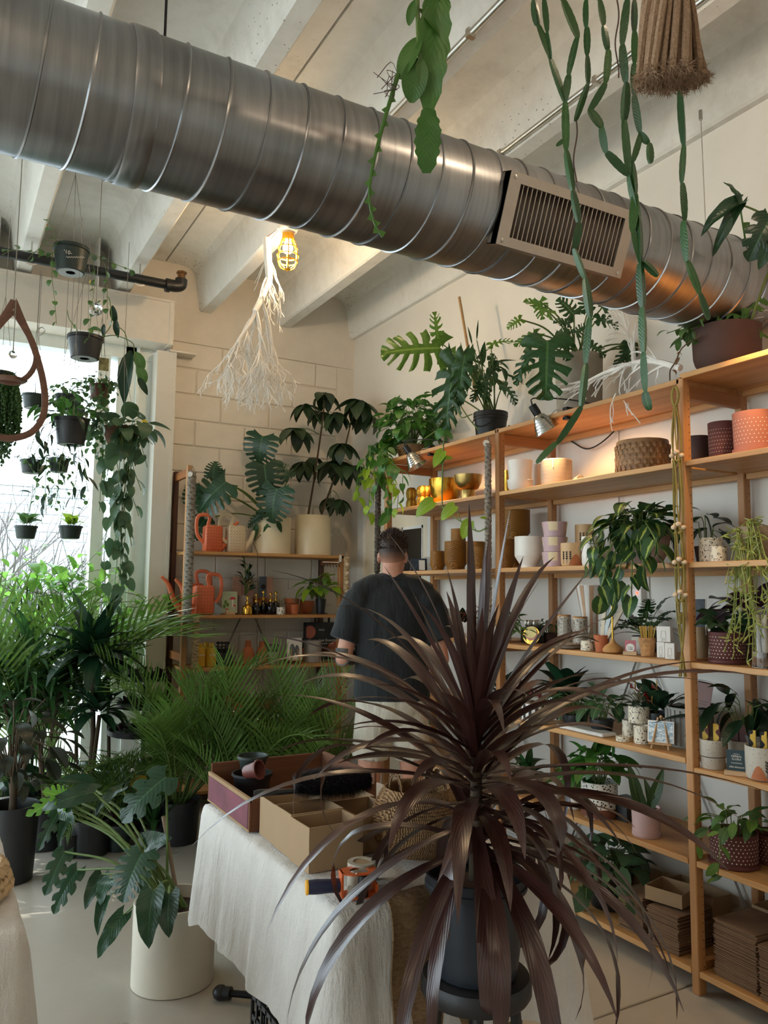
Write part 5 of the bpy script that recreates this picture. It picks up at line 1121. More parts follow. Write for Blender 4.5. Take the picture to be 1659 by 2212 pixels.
for i, (tx, ty, w_) in enumerate(((1310, 1272, .011), (1330, 1285, .011), (1352, 1300, .012), (1318, 1280, .01))):
    b = V((0.004*i-.006, .004*(i-1), .02)); e = on(tx, ty, 0, 2.64+.012*i)-V(t.location); MB().cbox((0, .5, 0), (1, 1, 1), M=Matrix.Translation(b) @ frame_to(e-b, (-1, -.4, 0)) @ Matrix.Diagonal((w_*1.6, (e-b).length, w_, 1))).build('incense_box', mat('beige_card%d' % (i % 2), ('D3C5AE', 'C6CED2')[i % 2], .7, var=.03), t, smooth=False)
t = turned('wooden_diffuser', 'onion shaped turned wood base with a tall gold stem', 'decoration', 1302, 1346, 1381, S4, woodmat('turned_wood', 'A8743F', 'C99458', 'Z'), [(.7, 0), (.95, .1), (1, .25), (.8, .5), (.35, .72), (.2, .88), (.16, 1)], 2.63, n=36, wall=.02); MB().tube([(0, 0, t['h']*.95), (0, 0, hz(1324, 1275, 2.63, S4))], .0042, 10).build('gold_stem', M_GOLD, t)
def cardstand(lab, px0, px1, y0, y1, z, X, cm, block=None, rz=-55, lean=.18, name='card_stand'):
    p = SP((px0+px1)/2, z, X); k = mpp(p); w, h = (px1-px0)*k, (y1-y0)*k
    t = thing(name, lab, 'card', (p.x, p.y, z+.001), radians(rz)); c = MB().box((-w/2, -.0008, .008), (w/2, .0008, .008+h), M=Matrix.Rotation(-lean, 4, 'X')).build('card', cm, t, smooth=False)
    MB().bbox((-w*.62, -.014, 0), (w*.62, .014, .016), .001).build('wooden_block', woodmat('pale_block', 'B9936A', 'D3B189', 'X'), t, smooth=False); t['w'] = w; t['h'] = h; return t
def cardM(lean, x, z, dz=0): return Matrix.Rotation(-lean, 4, 'X') @ Matrix.Translation((x, -.0012-dz, z)) @ Matrix.Rotation(pi/2, 4, 'X')
t = cardstand('pink card with a white cloud badge in a pale wooden block', 1350, 1373, 1380, 1408, S4, 2.62, mat('pink_card', 'B96C74', .6)); w, h = t['w'], t['h']
MB().lathe([(.0001, 0), (w*.4, 0), (w*.4, .0006), (.0001, .0006)], 20, M=cardM(.18, 0, h*.55)).build('badge', M_PORC, t); print_lines(t, M_INK, cardM(.18, 0, h*.6, .001), w*.5, 2, .005)
p = SP(1378, S4, 2.70); t = thing('paper_card', 'white cone print card behind the pink one', 'card', (p.x, p.y, S4+.001), radians(-55)); MB().box((-.028, -.001, 0), (.022, .001, .075), M=Matrix.Rotation(-.15, 4, 'X')).build('card', mat('offwhite_card', 'D5CDC0', .6), t, smooth=False)
MB().prism([(-.012, .0), (.012, .0), (.004, .028), (-.004, .028)], 0, .0006, M=Matrix.Rotation(-.15, 4, 'X') @ Matrix.Translation((0, -.0012, .02)) @ Matrix.Rotation(pi/2, 4, 'X')).build('cone_print', M_PORC, t, smooth=False)
t = turned('cork_cup', 'cork cup full of thin yellow beeswax sticks', 'cup', 1381, 1417, 1378, S4, M_CORK, P_TAPER, 2.645); M_WAX = mat('beeswax', 'C79A3C', .5); wx = MB().tube([(0, 0, 0), (0, 0, .115)], .0026, 6).mesh('wax_stick', M_WAX)
for i in range(26):
    a, q = U(0, 6.28), t['r']*.7*sqrt(rnd.random()); put('wax_stick', wx, t, M=Matrix.Translation((cos(a)*q*.6, sin(a)*q*.6, .012)) @ Matrix.Rotation(U(.05, .22), 4, V((-sin(a), cos(a), 0))))
for lab, a, b, y0, y1, zz, X in (('small white product box stacked on two others', 1416, 1453, 1359, 1389, .066, 2.63), ('small white product box, lower left', 1417, 1438, 1389, 1424, 0, 2.64), ('small white product box, lower right', 1434, 1460, 1389, 1424, 0, 2.61)):
    p = SP((a+b)/2, S4, X); k = mpp(p); w, h = (b-a)*k*.78, .064; t = thing('product_box', lab, 'box', (p.x, p.y, S4+.001+zz), radians(-62), 'white product boxes'); MB().bbox((-w/2, 0, 0), (w/2, .05, h), .001).build('carton', M_PORC, t, smooth=False)
    MB().tube([(-w*.2, -.0006, h*.25), (-w*.14, -.0006, h*.7), (w*.14, -.0006, h*.7), (w*.2, -.0006, h*.25), (-w*.2, -.0006, h*.25)], .0005, 4).build('line_drawing', mat('grey_ink', '8E8A86', .6), t); print_lines(t, mat('grey_ink', '8E8A86', .6), Matrix.Translation((0, -.0006, h*.16)) @ Matrix.Rotation(pi/2, 4, 'X'), w*.45, 2, .003)
t = thing('potted_plant', 'dark green lobed plant at the back, right of the gold stem', 'plant', SP(1395, S4, 2.86)+V((0, 0, .001))); pot(t, .05, .06, .07, M_DBRN); c = V(t.location)+V((0, 0, .07))
for i in range(22):
    a = i*2.4; e = U(.1, 1.2); d = V((cos(a)*cos(e), sin(a)*cos(e), sin(e))); b = c+d*U(.06, .15); petiole(t, c, b, .0025, M_STEM); placew('leaf', rnd.choice(LF['monsteras']+LF['selloum']), t, b, d+V((0, 0, -.3)), (0, 0, 1), U(.07, .1))
p = on(1392, 1267, 0, XW); t = thing('wall_outlet', 'white wall outlet with a plugged-in gadget behind the plant', 'outlet', (XW-.001, p.y, p.z)); MB().bbox((-.008, -.036, -.06), (0, .036, .06), .002).build('cover_plate', M_PORC, t, smooth=False)
for z in (-.022, .024):
    for y in (-.008, .008): MB().box((-.0088, y-.0012, z-.006), (-.0079, y+.0012, z+.006)).build('slot', M_BLACK, t, smooth=False)
    MB().lathe([(.0001, 0), (.0028, 0)], 10, M=Matrix.Translation((-.0087, 0, z-.014)) @ Matrix.Rotation(-pi/2, 4, 'Y')).build('ground_hole', M_BLACK, t)
p = on(1378, 1290, 0, XW-.03); t = thing('plug_adapter', 'white plug adapter with a red indicator light', 'adapter', (XW-.03, p.y, p.z)); MB().bbox((-.015, -.035, -.045), (.028, .035, .045), .003).build('case', M_PORC, t, smooth=False)
n = N('red_led'); n.set(col='FF5030', em='FF3A20', ems=8.0); MB().ball((-.017, -.01, .02), .005).build('indicator', n.m, t)
# bay C of the 1.235 shelf
p = SP(1506, S4, 2.72); t = thing('framed_print', 'dark print of glass droplets in a white frame leaning on the shelf', 'print', (p.x, p.y, S4+.10), radians(-62))
Rl = Matrix.Rotation(-.14, 4, 'X'); w, h = .075, .15
MB().box((-w/2, 0, 0), (w/2, .006, h), M=Rl).build('frame', M_PORC, t, smooth=False); MB().box((-w/2+.004, -.0012, .004), (w/2-.004, 0, h-.004), M=Rl).build('print', mat('slate_print', '4A525B', .5, var=.2, scale=6), t, smooth=False)
for x, z, l in ((.012, .075, .045), (-.014, .03, .05)): MB().tube([(x, -.002, z+l), (x, -.002, z+.012)], .0006, 5, M=Rl).lathe([(.0006, .012), (.006, .0), (.007, -.006), (.0001, -.011)], 12, c=(x, -.002, z), M=Rl).build('droplet', mat('droplet', 'B8A898', .4), t)
turned('ceramic_vase', 'cream carved ceramic vase under the leaning print', 'vase', 1489, 1531, 1354, S4, mat('carved_cream', 'A98D6C', .6, var=.15, scale=12), [(.75, 0), (.85, .05), (1, .45), (.95, .85), (.85, 1)], 2.74)
t = turned('potted_plant', 'dark veined plant in a maroon white-dotted pot with saucer', 'plant', 1535, 1609, 1366, S4, M_MAR, [(.93, 0), (.96, .02), (1, .97), (1, 1)], 2.68, part='pot'); r, h = t['r'], t['h']; dots(t, r*.965, r*.99, h*.2, h*.85, 7, 30, M_HW, r*.03); MB().lathe([(r*1.0, -.0005), (r*1.07, .004), (r*1.07, h*.12), (r*1.0, h*.12)], 40).build('saucer', M_MAR, t); c = V(t.location)+V((0, 0, h))
for i in range(12): a = i*2.4; d = V((cos(a)*.8, sin(a)*.8, U(.2, .9))); b = c+d*U(.03, .07); petiole(t, c, b, .002, M_STEM); placew('leaf', rnd.choice(LF['heartbig']), t, b, d+V((0, 0, -.5)), (-.4, -.3, 1), U(.07, .1))
t = turned('glass_jar', 'tall clear jar of slim tubes at the right edge', 'jar', 1628, 1690, 1345, S4, glassmat('jar_glass'), P_STR, 2.66, wall=.04); tb_ = MB().tube([(0, 0, 0), (0, 0, .135)], .006, 8).mesh('paper_tube', mat('paper_tube', 'CFC2AE', .6))
for i in range(14): a, q = i*2.4, t['r']*.8*sqrt(i/14); put('paper_tube', tb_, t, M=Matrix.Translation((cos(a)*q, sin(a)*q, t['h']*.34)))
p = SP(1620, S4, 2.9); t = thing('potted_plant', 'maroon fuzzy leaved plant in the dark at the back right', 'plant', (p.x, p.y, S4+.001)); pot(t, .07, .08, .12, M_DBRN); bushy(t, V(t.location)+V((0, 0, .19)), 20, LF['purple'], .12, (.14, .16, .1))
# bay A of the 1.235 shelf, mostly behind the burgundy plant
t = turned('cup', 'pale grey cup beside the customer', 'cup', 964, 984, 1315, S4, M_GREYC, P_STR, 2.66)
t = thing('potted_plant', 'pink feathery plant in a small white pot behind the burgundy leaves', 'plant', SP(1022, S4, 2.75)+V((0, 0, .001))); pot(t, .04, .05, .07, M_PORC); bushy(t, V(t.location)+V((0, 0, .12)), 26, LF['pinkl'], .035, (.05, .05, .07)); tuft(t, V(t.location)+V((-.03, .06, .07)), 6, LF['peace'], .1)
# ---- shelf .865
def potted(lab, px, z, X, r0, r1, h, m, name='potted_plant', **k):
    p = SP(px, z, X); t = thing(name, lab, 'plant', (p.x, p.y, z+.001)); pot(t, r0, r1, h, m, **k); return t, V(t.location)+V((0, 0, h*.88))
t, c = potted('glossy peace lily in a pink pot right of the middle post', 1094, S3, 2.72, .035, .042, .07, M_PINK); tuft(t, c, 22, LF['peace'], .15, .5, 1.4, spread=.03)
t, c = potted('pink and green fittonia in a pale wrapped pot', 1128, S3, 2.70, .04, .045, .06, M_CRM2); bushy(t, c+V((0, 0, .05)), 40, LF['pinkl'], .05, (.09, .1, .06)); bushy(t, c+V((0, .04, .06)), 16, LF['purple'], .05, (.06, .08, .06), stem=False)
for lab, a, b, yt, X in (('black and white striped pot, front one', 1124, 1186, 1518, 2.66), ('black and white striped pot, further right at the back', 1184, 1218, 1506, 2.76)):
    t = turned('striped_pot', lab, 'pot', a, b, yt, S3, M_PORC, P_STR, X, 'black striped pots'); r, h = t['r'], t['h']
    for k in range(14): MB().add([(cos(k*.4488+j*.07)*r*1.008, sin(k*.4488+j*.07)*r*1.008, zz*h) for zz in (.03, .97) for j in range(4)], [(j, j+1, j+5, j+4) for j in range(3)]).build('black_stripe', M_INK, kid(t))
t, c = potted('dark glossy plant with arching leaves under the plate shelf', 1225, S3, 2.82, .05, .06, .1, M_NURS); tuft(t, c, 22, LF['peace'], .19, .3, 1.4)
for lab, px, X in (('calathea with pale feathered leaves, left of two', 1240, 2.68), ('calathea with pale feathered leaves, beside the squiggle pots', 1300, 2.70)):
    t, c = potted(lab, px, S3, X, .045, .055, .06, M_NURS); bushy(t, c+V((0, 0, .06)), 26, LF['calath'], .085, (.09, .11, .07))
p = SP(1255, S3, 2.62); tag(MB().bbox((p.x-.025, p.y-.16, S3+.001), (p.x+.06, p.y+.14, S3+.018), .004).build('marble_tray', mat('marble', 'D8D3CB', .3, var=.12, scale=6), None), 'long pale marble tray at the shelf edge', 'tray')
sq = 'stacked squiggle pots'
for lab, a, b, yt, z, X, h in (('squiggle pot at the lower left of the stack', 1331, 1361, 1590, S3, 2.625, None), ('squiggle pot at the lower middle of the stack', 1345, 1374, 1563, S3, 2.72, .075), ('squiggle pot at the lower right of the stack', 1370, 1404, 1568, S3, 2.66, .075), ('squiggle pot on top of the stack holding an air plant', 1358, 1403, 1527, S3+.077, 2.70, .07)):
    t = turned('squiggle_pot', lab, 'pot', a, b, yt, z, M_SQ, P_STR, X, sq, h=h)
tuft(t, V(t.location)+V((0, 0, t['h'])), 22, [blade('leaf', leafmat('leaf_air', '7D7A62', 'A8A084'), P_STRAP, 6, .09, .2, 1.2)], .1, .3, 1.4, sx=1.2)
t, c = potted('anthurium with red waxy blooms at the back of the shelf', 1420, S3, 2.78, .05, .06, .12, M_NURS); tuft(t, c, 12, LF['heartbig'], .12, .3, 1.1, spread=.06)
for q in ((1372, 1482), (1418, 1482), (1402, 1500), (1408, 1513)): b = on(q[0], q[1]+8, 0, 2.74); petiole(t, c, b, .002, M_STEM); placew('red_bloom', LF['red'][0], t, b, V((-.6, -.4, .3)), (-.5, -.6, .6), .07); MB().tube([b-V(t.location), b+V((-.02, -.02, .04))-V(t.location)], .003, 6).build('spadix', mat('spadix', 'D8B060', .6), t)
p = SP(1427, S3, 2.63); t = thing('easel_print', 'blue and white mountain print on a little wooden easel', 'print', (p.x, p.y, S3+.001), radians(-58)); Rl = Matrix.Rotation(-.2, 4, 'X')
MB().box((-.052, -.001, .025), (.052, .004, .112), M=Rl).build('canvas', M_PORC, t, smooth=False); n = N('mountain_print'); f = n.noise(n.coord((1, 1, 1.6)), 22, 5, .7); n.set(col=n.ramp(f, ((.42, 'E4E9EA'), (.5, '6F93A8'), (.58, 'DCE4E6'))), rough=.5); MB().box((-.047, -.0016, .03), (.047, -.001, .107), M=Rl).build('print', n.m, t, smooth=False)
M_EAS = woodmat('easel_wood', 'A67C50', 'C79D6C', 'Z')
for s_ in (-1, 1): MB().tube([(s_*.034, -.012, 0), (s_*.012, .03, .122)], .0045, 6).build('leg', M_EAS, t)
MB().tube([(0, .07, 0), (0, .03, .12)], .0045, 6).build('leg', M_EAS, t); MB().box((-.045, -.014, .018), (.045, .003, .025)).build('ledge', M_EAS, t, smooth=False); MB().ball((0, .03, .125), .007).build('knob', M_EAS, t)
t = turned('fluted_planter', 'grey concrete fluted planter behind the front post', 'planter', 1444, 1537, 1527, S3, mat('grey_concrete', '8B8780', .8, var=.15), P_STR, 2.80); r, h = t['r'], t['h']
for k in range(24): MB().tube([(cos(k*.2618)*r, sin(k*.2618)*r, h*.06), (cos(k*.2618)*r, sin(k*.2618)*r, h*.94)], r*.075, 6).build('flute', mat('grey_concrete', '8B8780', .8), kid(t))
p = SP(1518, S3, 2.80); t = thing('product_box', 'mauve carton leaning on the grey fluted planter', 'box', (p.x, p.y, S3+h+.004), radians(-50)); Rb = Matrix.Rotation(.18, 4, 'Y'); M_MAUVE = mat('mauve_carton', '9B7F7B', .6, var=.04); MB().bbox((-.03, -.03, .006), (.03, .03, .105), .001, M=Rb).build('carton', M_MAUVE, t, smooth=False)
text('ZR', .02, M_PORC, t, Rb @ Matrix.Translation((-.0306, 0, .078)) @ Matrix.Rotation(-pi/2, 4, 'Z') @ Matrix.Rotation(pi/2, 4, 'X') @ Matrix.Rotation(-pi/2, 4, 'Z')); print_lines(t, M_PORC, Rb @ Matrix.Translation((-.0304, 0, .057)) @ Matrix.Rotation(-pi/2, 4, 'Z') @ Matrix.Rotation(pi/2, 4, 'X'), .045, 7, .0035); print_lines(t, mat('grey_ink', '8E8A86', .6), Rb @ Matrix.Translation((.0, -.0304, .03)) @ Matrix.Rotation(pi/2, 4, 'X'), .035, 2, .007, True)
# bay C
n = N('wavy_yellow'); v = n.coord((1, 1, 1)); sp_ = n.new('ShaderNodeSeparateXYZ'); n.ln(v, sp_.inputs[0]); w_ = n.math('MULTIPLY', n.math('SINE', n.math('MULTIPLY', sp_.outputs[2], 150)), .006); n.set(col=n.mix(n.math('GREATER_THAN', n.math('ADD', sp_.outputs[0], w_), .003), 'D8B24A', '5C2E2C'), rough=.45, metal=.1); M_WAVY = n.m
n = N('wavy_black'); v = n.coord((1, 1, 1)); sp_ = n.new('ShaderNodeSeparateXYZ'); n.ln(v, sp_.inputs[0]); w_ = n.math('MULTIPLY', n.math('SINE', n.math('MULTIPLY', sp_.outputs[2], 150)), .006); n.set(col=n.mix(n.math('LESS_THAN', n.math('ADD', sp_.outputs[0], w_), -.002), 'D8B24A', '17181A'), rough=.45, metal=.1); M_WAVB = n.m
def incense(t, xs, m, h, base, tilt=.0, w=.024):
    for i, (x, y) in enumerate(xs): 
        o = put('incense_box', MB().bbox((-w/2, -.007, 0), (w/2, .007, h), .001).mesh('incense_box', m[i % len(m)], smooth=False), t, M=Matrix.Translation((x, y, base)) @ Matrix.Rotation(radians(-62), 4, 'Z') @ Matrix.Rotation(tilt*(i-.5), 4, 'Y'))
        if m[i % len(m)] in (M_WAVY, M_WAVB):
            for z in (.86, .45, .08): MB().lathe([(.0001, 0), (.004, 0), (.0001, .0004)], 12, M=Matrix.Translation((.004 if m[0] == M_WAVY else -.003, -.0071, h*z)) @ Matrix.Rotation(pi/2, 4, 'X')).build('gold_dot', mat('gold_dot', 'E0B650', .4), o)
t = turned('speckled_cup', 'speckled grey cup with a dark ring holding two yellow wavy boxes', 'cup', 1514, 1568, 1597, S3C, M_SPK, [(.9, 0), (.93, .02), (.93, .4), (1, .44), (1, 1)], 2.65); r, h = t['r'], t['h']; MB().lathe([(r*.94, h*.4), (r*1.0, h*.425), (r*.94, h*.44)], 36).build('dark_ring', M_INK, t); incense(t, ((-.012, .02), (.0, -.02)), [M_WAVY, M_WAVY], .125, h*.4)
t = turned('speckled_cup', 'speckled grey cup at the back holding two mauve boxes', 'cup', 1576, 1622, 1600, S3C, M_SPK, P_CUP, 2.78); incense(t, ((-.01, .015), (.0, -.022)), [mat('mauve_box', '74504E', .5)], .12, t['h']*.4, w=.032)
t = turned('painted_cup', 'cream cup painted with ferns and an ochre hill holding yellow and black boxes', 'cup', 1614, 1690, 1612, S3C, M_SPK, P_CUP, 2.66); botan(t, M_INK, 3.9); hill(t, M_HILL, 3.0, 3.9, .4); incense(t, ((-.02, .03), (-.005, -.005), (.0, -.035)), [M_WAVB], .12, t['h']*.42)
t = cardstand('dark teal card lettered HERBAL FLORA in a pale wooden block', 1572, 1612, 1616, 1664, S3C, 2.615, mat('teal_card', '2C4148', .6), rz=-58, lean=.1); w, h = t['w'], t['h']
for s_, sz, z in (('HERBAL\nFLORA', .0105, .66), ('ollie blossom', .0098, .26)): text(s_, sz, M_PORC, t, cardM(.1, 0, .008+h*z))
print_lines(t, M_PORC, cardM(.1, 0, .008+h*.43), w*.55, 1, .007, True); print_lines(t, M_PORC, cardM(.1, 0, .008+h*.83), w*.38, 1, .003)
t, c = potted('dark crinkle leaved plant in a grey pot at the right edge', 1640, S3C, 2.86, .07, .085, .12, mat('grey_concrete', '8B8780', .8)); bushy(t, c+V((-.02, .04, .08)), 30, LF['dlance']+LF['peace'], .15, (.16, .2, .1))
# ---- shelf .49
turned('small_pot', 'small white empty pot behind the burgundy leaves', 'pot', 1178, 1212, 1694, S2, M_PORC, P_CUP, 2.72)
t, c = potted('leafy plant in a round white pot', 1241, S2, 2.68, .032, .045, .075, M_PORC); bushy(t, c+V((0, 0, .07)), 24, LF['pothos'], .07, (.08, .1, .08))
t, c = potted('pale bromeliad in a grey stone bowl on the low shelf', 1140, S2, 2.72, .06, .085, .08, M_GREYC); tuft(t, c, 18, LF['lance'], .14, .3, 1.2)
t = turned('potted_plant', 'leafy plant in a black dashed white planter with terracotta base', 'plant', 1257, 1334, 1687, S2, M_DASH, [(.9, 0), (.9, .25), (1, .27), (1, 1)], 2.70, part='pot'); r, h = t['r'], t['h']; MB().lathe([(r*.86, 0), (r*1.0, .006), (r*1.02, h*.28), (r*.93, h*.28)], 40).build('terracotta_base', mat('brown_base', '74432F', .7), t); bushy(t, V(t.location)+V((0, 0, h+.06)), 36, LF['pothos'], .09, (.12, .14, .09))
p = SP(1354, S2, 2.76); tag(MB().bbox((p.x-.04, p.y-.04, S2+.001), (p.x+.04, p.y+.04, S2+.1), .002).build('gift_box', M_BLACK, None, smooth=False), 'plain black box beside the pink snake plant pot', 'box')
t = turned('potted_snake_plant', 'young snake plant in a pale pink pot with saucer', 'plant', 1366, 1427, 1742, S2, M_PINK, [(.9, 0), (.94, .02), (1, .97), (1, 1)], 2.66, part='pot'); r, h = t['r'], t['h']; MB().lathe([(r*.95, -.0005), (r*.985, .003), (r*.985, h*.16), (r*.96, h*.17)], 40).build('saucer', M_PINK, t); MB().lathe([(r*.9, h*.9), (.0001, h*.93)], 20).build('soil', M_SOIL, t)
sn = [blade('leaf', leafmat('leaf_snake', '1D3522', '35532F', '8A9A4E', stripe=None, tl=.1), P_LANCE, 8, .24, .5, d, cols=2) for d in (.1, .35)]; sn.append(sn[0])
for b, e, i in (((1382, 1752), (1357, 1645), 0), ((1400, 1752), (1436, 1657), 1), ((1392, 1755), (1375, 1690), 0), ((1410, 1755), (1395, 1680), 1)): leafpx(t, sn[i], b, e, 3.19, 1.15)
t = turned('potted_hoya', 'variegated hoya spilling from a maroon white-dotted pot with saucer', 'plant', 1537, 1636, 1795, S2, M_MAR, [(.93, 0), (.96, .02), (1, .97), (1, 1)], 2.68, part='pot'); r, h = t['r'], t['h']; dots(t, r*.965, r*.99, h*.2, h*.85, 7, 34, M_HW, r*.026); MB().lathe([(r*1.0, -.0005), (r*1.07, .004), (r*1.07, h*.13), (r*1.0, h*.13)], 40).build('saucer', M_MAR, t); c = V(t.location)+V((0, 0, h))
bushy(t, c+V((0, 0, .03)), 24, LF['hoya']+LF['vari'], .075, (.12, .14, .06))
for b, e, k in (((1555, 1780), (1530, 1810), 'vari'), ((1550, 1800), (1570, 1835), 'vari'), ((1565, 1830), (1553, 1870), 'vari'), ((1560, 1880), (1535, 1905), 'hoya'), ((1530, 1790), (1495, 1810), 'hoya'), ((1505, 1830), (1520, 1860), 'vari'), ((1600, 1785), (1655, 1800), 'hoya'), ((1620, 1770), (1645, 1755), 'hoya'), ((1595, 1775), (1640, 1782), 'hoya')): leafpx(t, rnd.choice(LF[k]), b, e, 2.98)
vine(t, [c, c+V((-.1, -.02, .02)), on(1555, 1850, 0, 2.53), on(1550, 1895, 0, 2.53)], LF['vari'], .05, .06)
t = turned('dotted_planter', 'maroon white-dotted pot at the right edge, half out of view', 'planter', 1632, 1720, 1800, S2, M_MAR, [(.97, 0), (1, .02), (1, 1)], 2.84); r, h = t['r'], t['h']; dots(t, r*1.0, r*1.0, h*.2, h*.85, 7, 34, M_HW, r*.026)
# ---- bottom shelf
turned('clay_planter', 'large round beige clay planter on the bottom shelf', 'planter', 1122, 1246, 1815, S1, mat('beige_clay', 'A08B76', .75, var=.06), [(.6, 0), (.68, .02), (.95, .4), (1, .7), (.97, 1)], 2.78)
t, c = potted('silver splashed scindapsus in a black nursery pot on the bottom shelf', 1318, S1, 2.75, .085, .1, .15, M_NURS, lip=.004, lh=.015); bushy(t, c+V((0, 0, .06)), 56, LF['scin'], .085, (.17, .19, .12), low=-.3)
for q in ((1235, 1965), (1265, 1960), (1350, 1950)): vine(t, [c, c+V((-.12, .0, .06)), on(q[0], q[1], 0, 2.56)], LF['scin'], .05, .08, start=.3)
M_FLAT = mat('flat_carton', '7E6047', .9, var=.15, scale=12)
def flatstack(lab, p, w, l, n_, dz, m, rz=0, z=S1):
    t = thing('carton_stack', lab, 'cartons', (p.x, p.y, z+.001), rz, 'stacks of flattened cartons'); me = MB().bbox((0, 0, 0), (w, l, dz*.8), .0006).mesh('flat_carton', m, smooth=False)
    for i in range(n_): put('flat_carton', me, t, loc=(U(-.004, .004), U(-.004, .004), i*dz), rot=(0, 0, U(-.015, .015)))
    return t
P1 = on(1443, 2050, 2, S1); hS = .0052
p = V((2.615, 2.375, 0)); flatstack('stack of flattened brown cartons on the bottom shelf, left of the pair', V((2.62, 2.43, 0)), .2, .13, 28, .0055, M_FLAT)
flatstack('stack of flattened brown cartons on the bottom shelf, right of the pair', V((2.61, 2.24, 0)), .2, .15, 27, .0055, M_FLAT, .03)
opencarton('shallow open carton lying on the flattened carton stacks', (2.66, 2.26, S1+.16), .15, .16, .055, .25, 'cartons on the bottom shelf'); opencarton('open cardboard box at the back of the bottom shelf, left', (2.84, 2.62, S1+.001), .12, .18, .15, 0, 'cartons on the bottom shelf'); opencarton('open cardboard box at the back of the bottom shelf, right', (2.84, 2.26, S1+.001), .12, .26, .17, 0, 'cartons on the bottom shelf')
flatstack('tall stack of flattened cartons right of the front post', V((2.61, 1.9, 0)), .22, .18, 36, .0056, M_FLAT, -.03); flatstack('second tall stack of flattened cartons nearer the right edge', V((2.6, 1.69, 0)), .22, .19, 33, .0056, M_FLAT, .02); flatstack('stack of white paper sheets at the right edge', V((2.6, 1.5, 0)), .2, .17, 30, .0056, M_PORC)
opencarton('deep open carton behind the stacks right of the front post', (2.84, 1.78, S1+.001), .12, .3, .21, 0, 'cartons on the bottom shelf')

# ================================================================== CLAMP LAMPS AND MACRAME
M_ALU = mat('spun_aluminium', 'C8C8C6', .2, 1.0, var=.1, sc=(1, 1, 40))
n = N('clamp_bulb'); n.set(col='FFE9C0', em='FFC27A', ems=25.0); M_CB = n.m
def clamplamp(lab, px, py, X, aim, e=14):
    p = on(px, py, 0, X); d = (V(aim)-p).normalized(); t = thing('clamp_lamp', lab, 'lamp', p, 0, 'clamp lamps'); Mx = Matrix.Translation((0, 0, 0)) @ frame_to(d, (0, 0, 1)) @ Matrix.Rotation(-pi/2, 4, 'X')
    rf = MB(); rf.lathe([(.018, -.045), (.026, -.04), (.036, -.02), (.05, .01), (.063, .045), (.066, .05), (.064, .05), (.05, .014), (.035, -.018), (.018, -.04)], 36, M=Mx); rf = rf.build('reflector', M_ALU, t)
    for z, r_ in ((-.01, .042), (.005, .049), (.02, .055), (.034, .06)): MB().tube([tuple(Mx @ V((cos(a)*r_, sin(a)*r_, z))) for a in [k*pi/16 for k in range(33)]], .0014, 5, cap=False).build('ridge', M_ALU, rf)
    MB().lathe([(.016, -.1), (.02, -.098), (.021, -.06), (.019, -.04)], 18, M=Mx).build('socket', M_BLACK, t); MB().ball((0, 0, .012), .022, 14, 10, M=Mx).build('bulb', M_CB, t)
    top = Mx @ V((0, 0, -.1)); k = V((XF+.04, p.y-.12, S7+.012))-p
    MB().tube([(.0, -.02, .0), tuple(k*.5+V((0, 0, .03))), tuple(k)], .0025, 6).build('clamp_wire', M_STEEL, t); MB().cbox(tuple(k), (.05, .03, .018)).cbox(tuple(k+V((.0, 0, -.045))), (.05, .03, .012)).box(tuple(k+V((-.02, -.008, -.05))), tuple(k+V((-.012, .008, .01)))).build('clamp_jaw', M_DARK, t)
    MB().tube([tuple(q) for q in curve([top, top+V((0, -.02, .03)), k+V((.02, 0, .05)), k+V((.15, -.1, .01))], 6)], .0035, 6).build('cord', M_BLACK, t)
    o = light('clamp_lamp_light', 'SPOT', p+d*.045, e, (1, .58, .24), spot_size=radians(125), spot_blend=.5, shadow_soft_size=.02, aim=p+d)
clamplamp('aluminium clamp lamp with ridged reflector over the brass bowls', 893, 992, 2.56, (2.76, 3.98, 1.9)); clamplamp('aluminium clamp lamp with ridged reflector over the grey planter', 1172, 912, 2.56, (2.78, 2.85, 1.95))
light('clamp_lamp_light', 'SPOT', (2.5, 1.72, 2.5), 14, (1, .58, .24), spot_size=radians(125), spot_blend=.5, shadow_soft_size=.02, aim=(2.75, 1.72, 2.0))  # extra spot assumed out of view, lighting the right-hand planters; no lamp built
p0 = on(1215, 945, 0, 2.98); p1 = on(1335, 920, 0, 2.98); tag(MB().tube(curve([p0+V((-.3, .1, .05)), p0, p0.lerp(p1, .5)+V((0, 0, -.09)), p1, p1+V((0, 0, .12))], 8), .004, 6).build('lamp_cord', M_BLACK, None), 'black lamp cord looping against the wall below the top shelf', 'cord')
tag(MB().tube([on(1337, y, 0, 3.0)+V((0, .002*sin(y*.9), 0)) for y in range(915, 1112, 3)], .003, 6).build('curly_cord', M_GREYC, None), 'thin grey twisted cord hanging down the wall behind the carved bowl', 'cord')
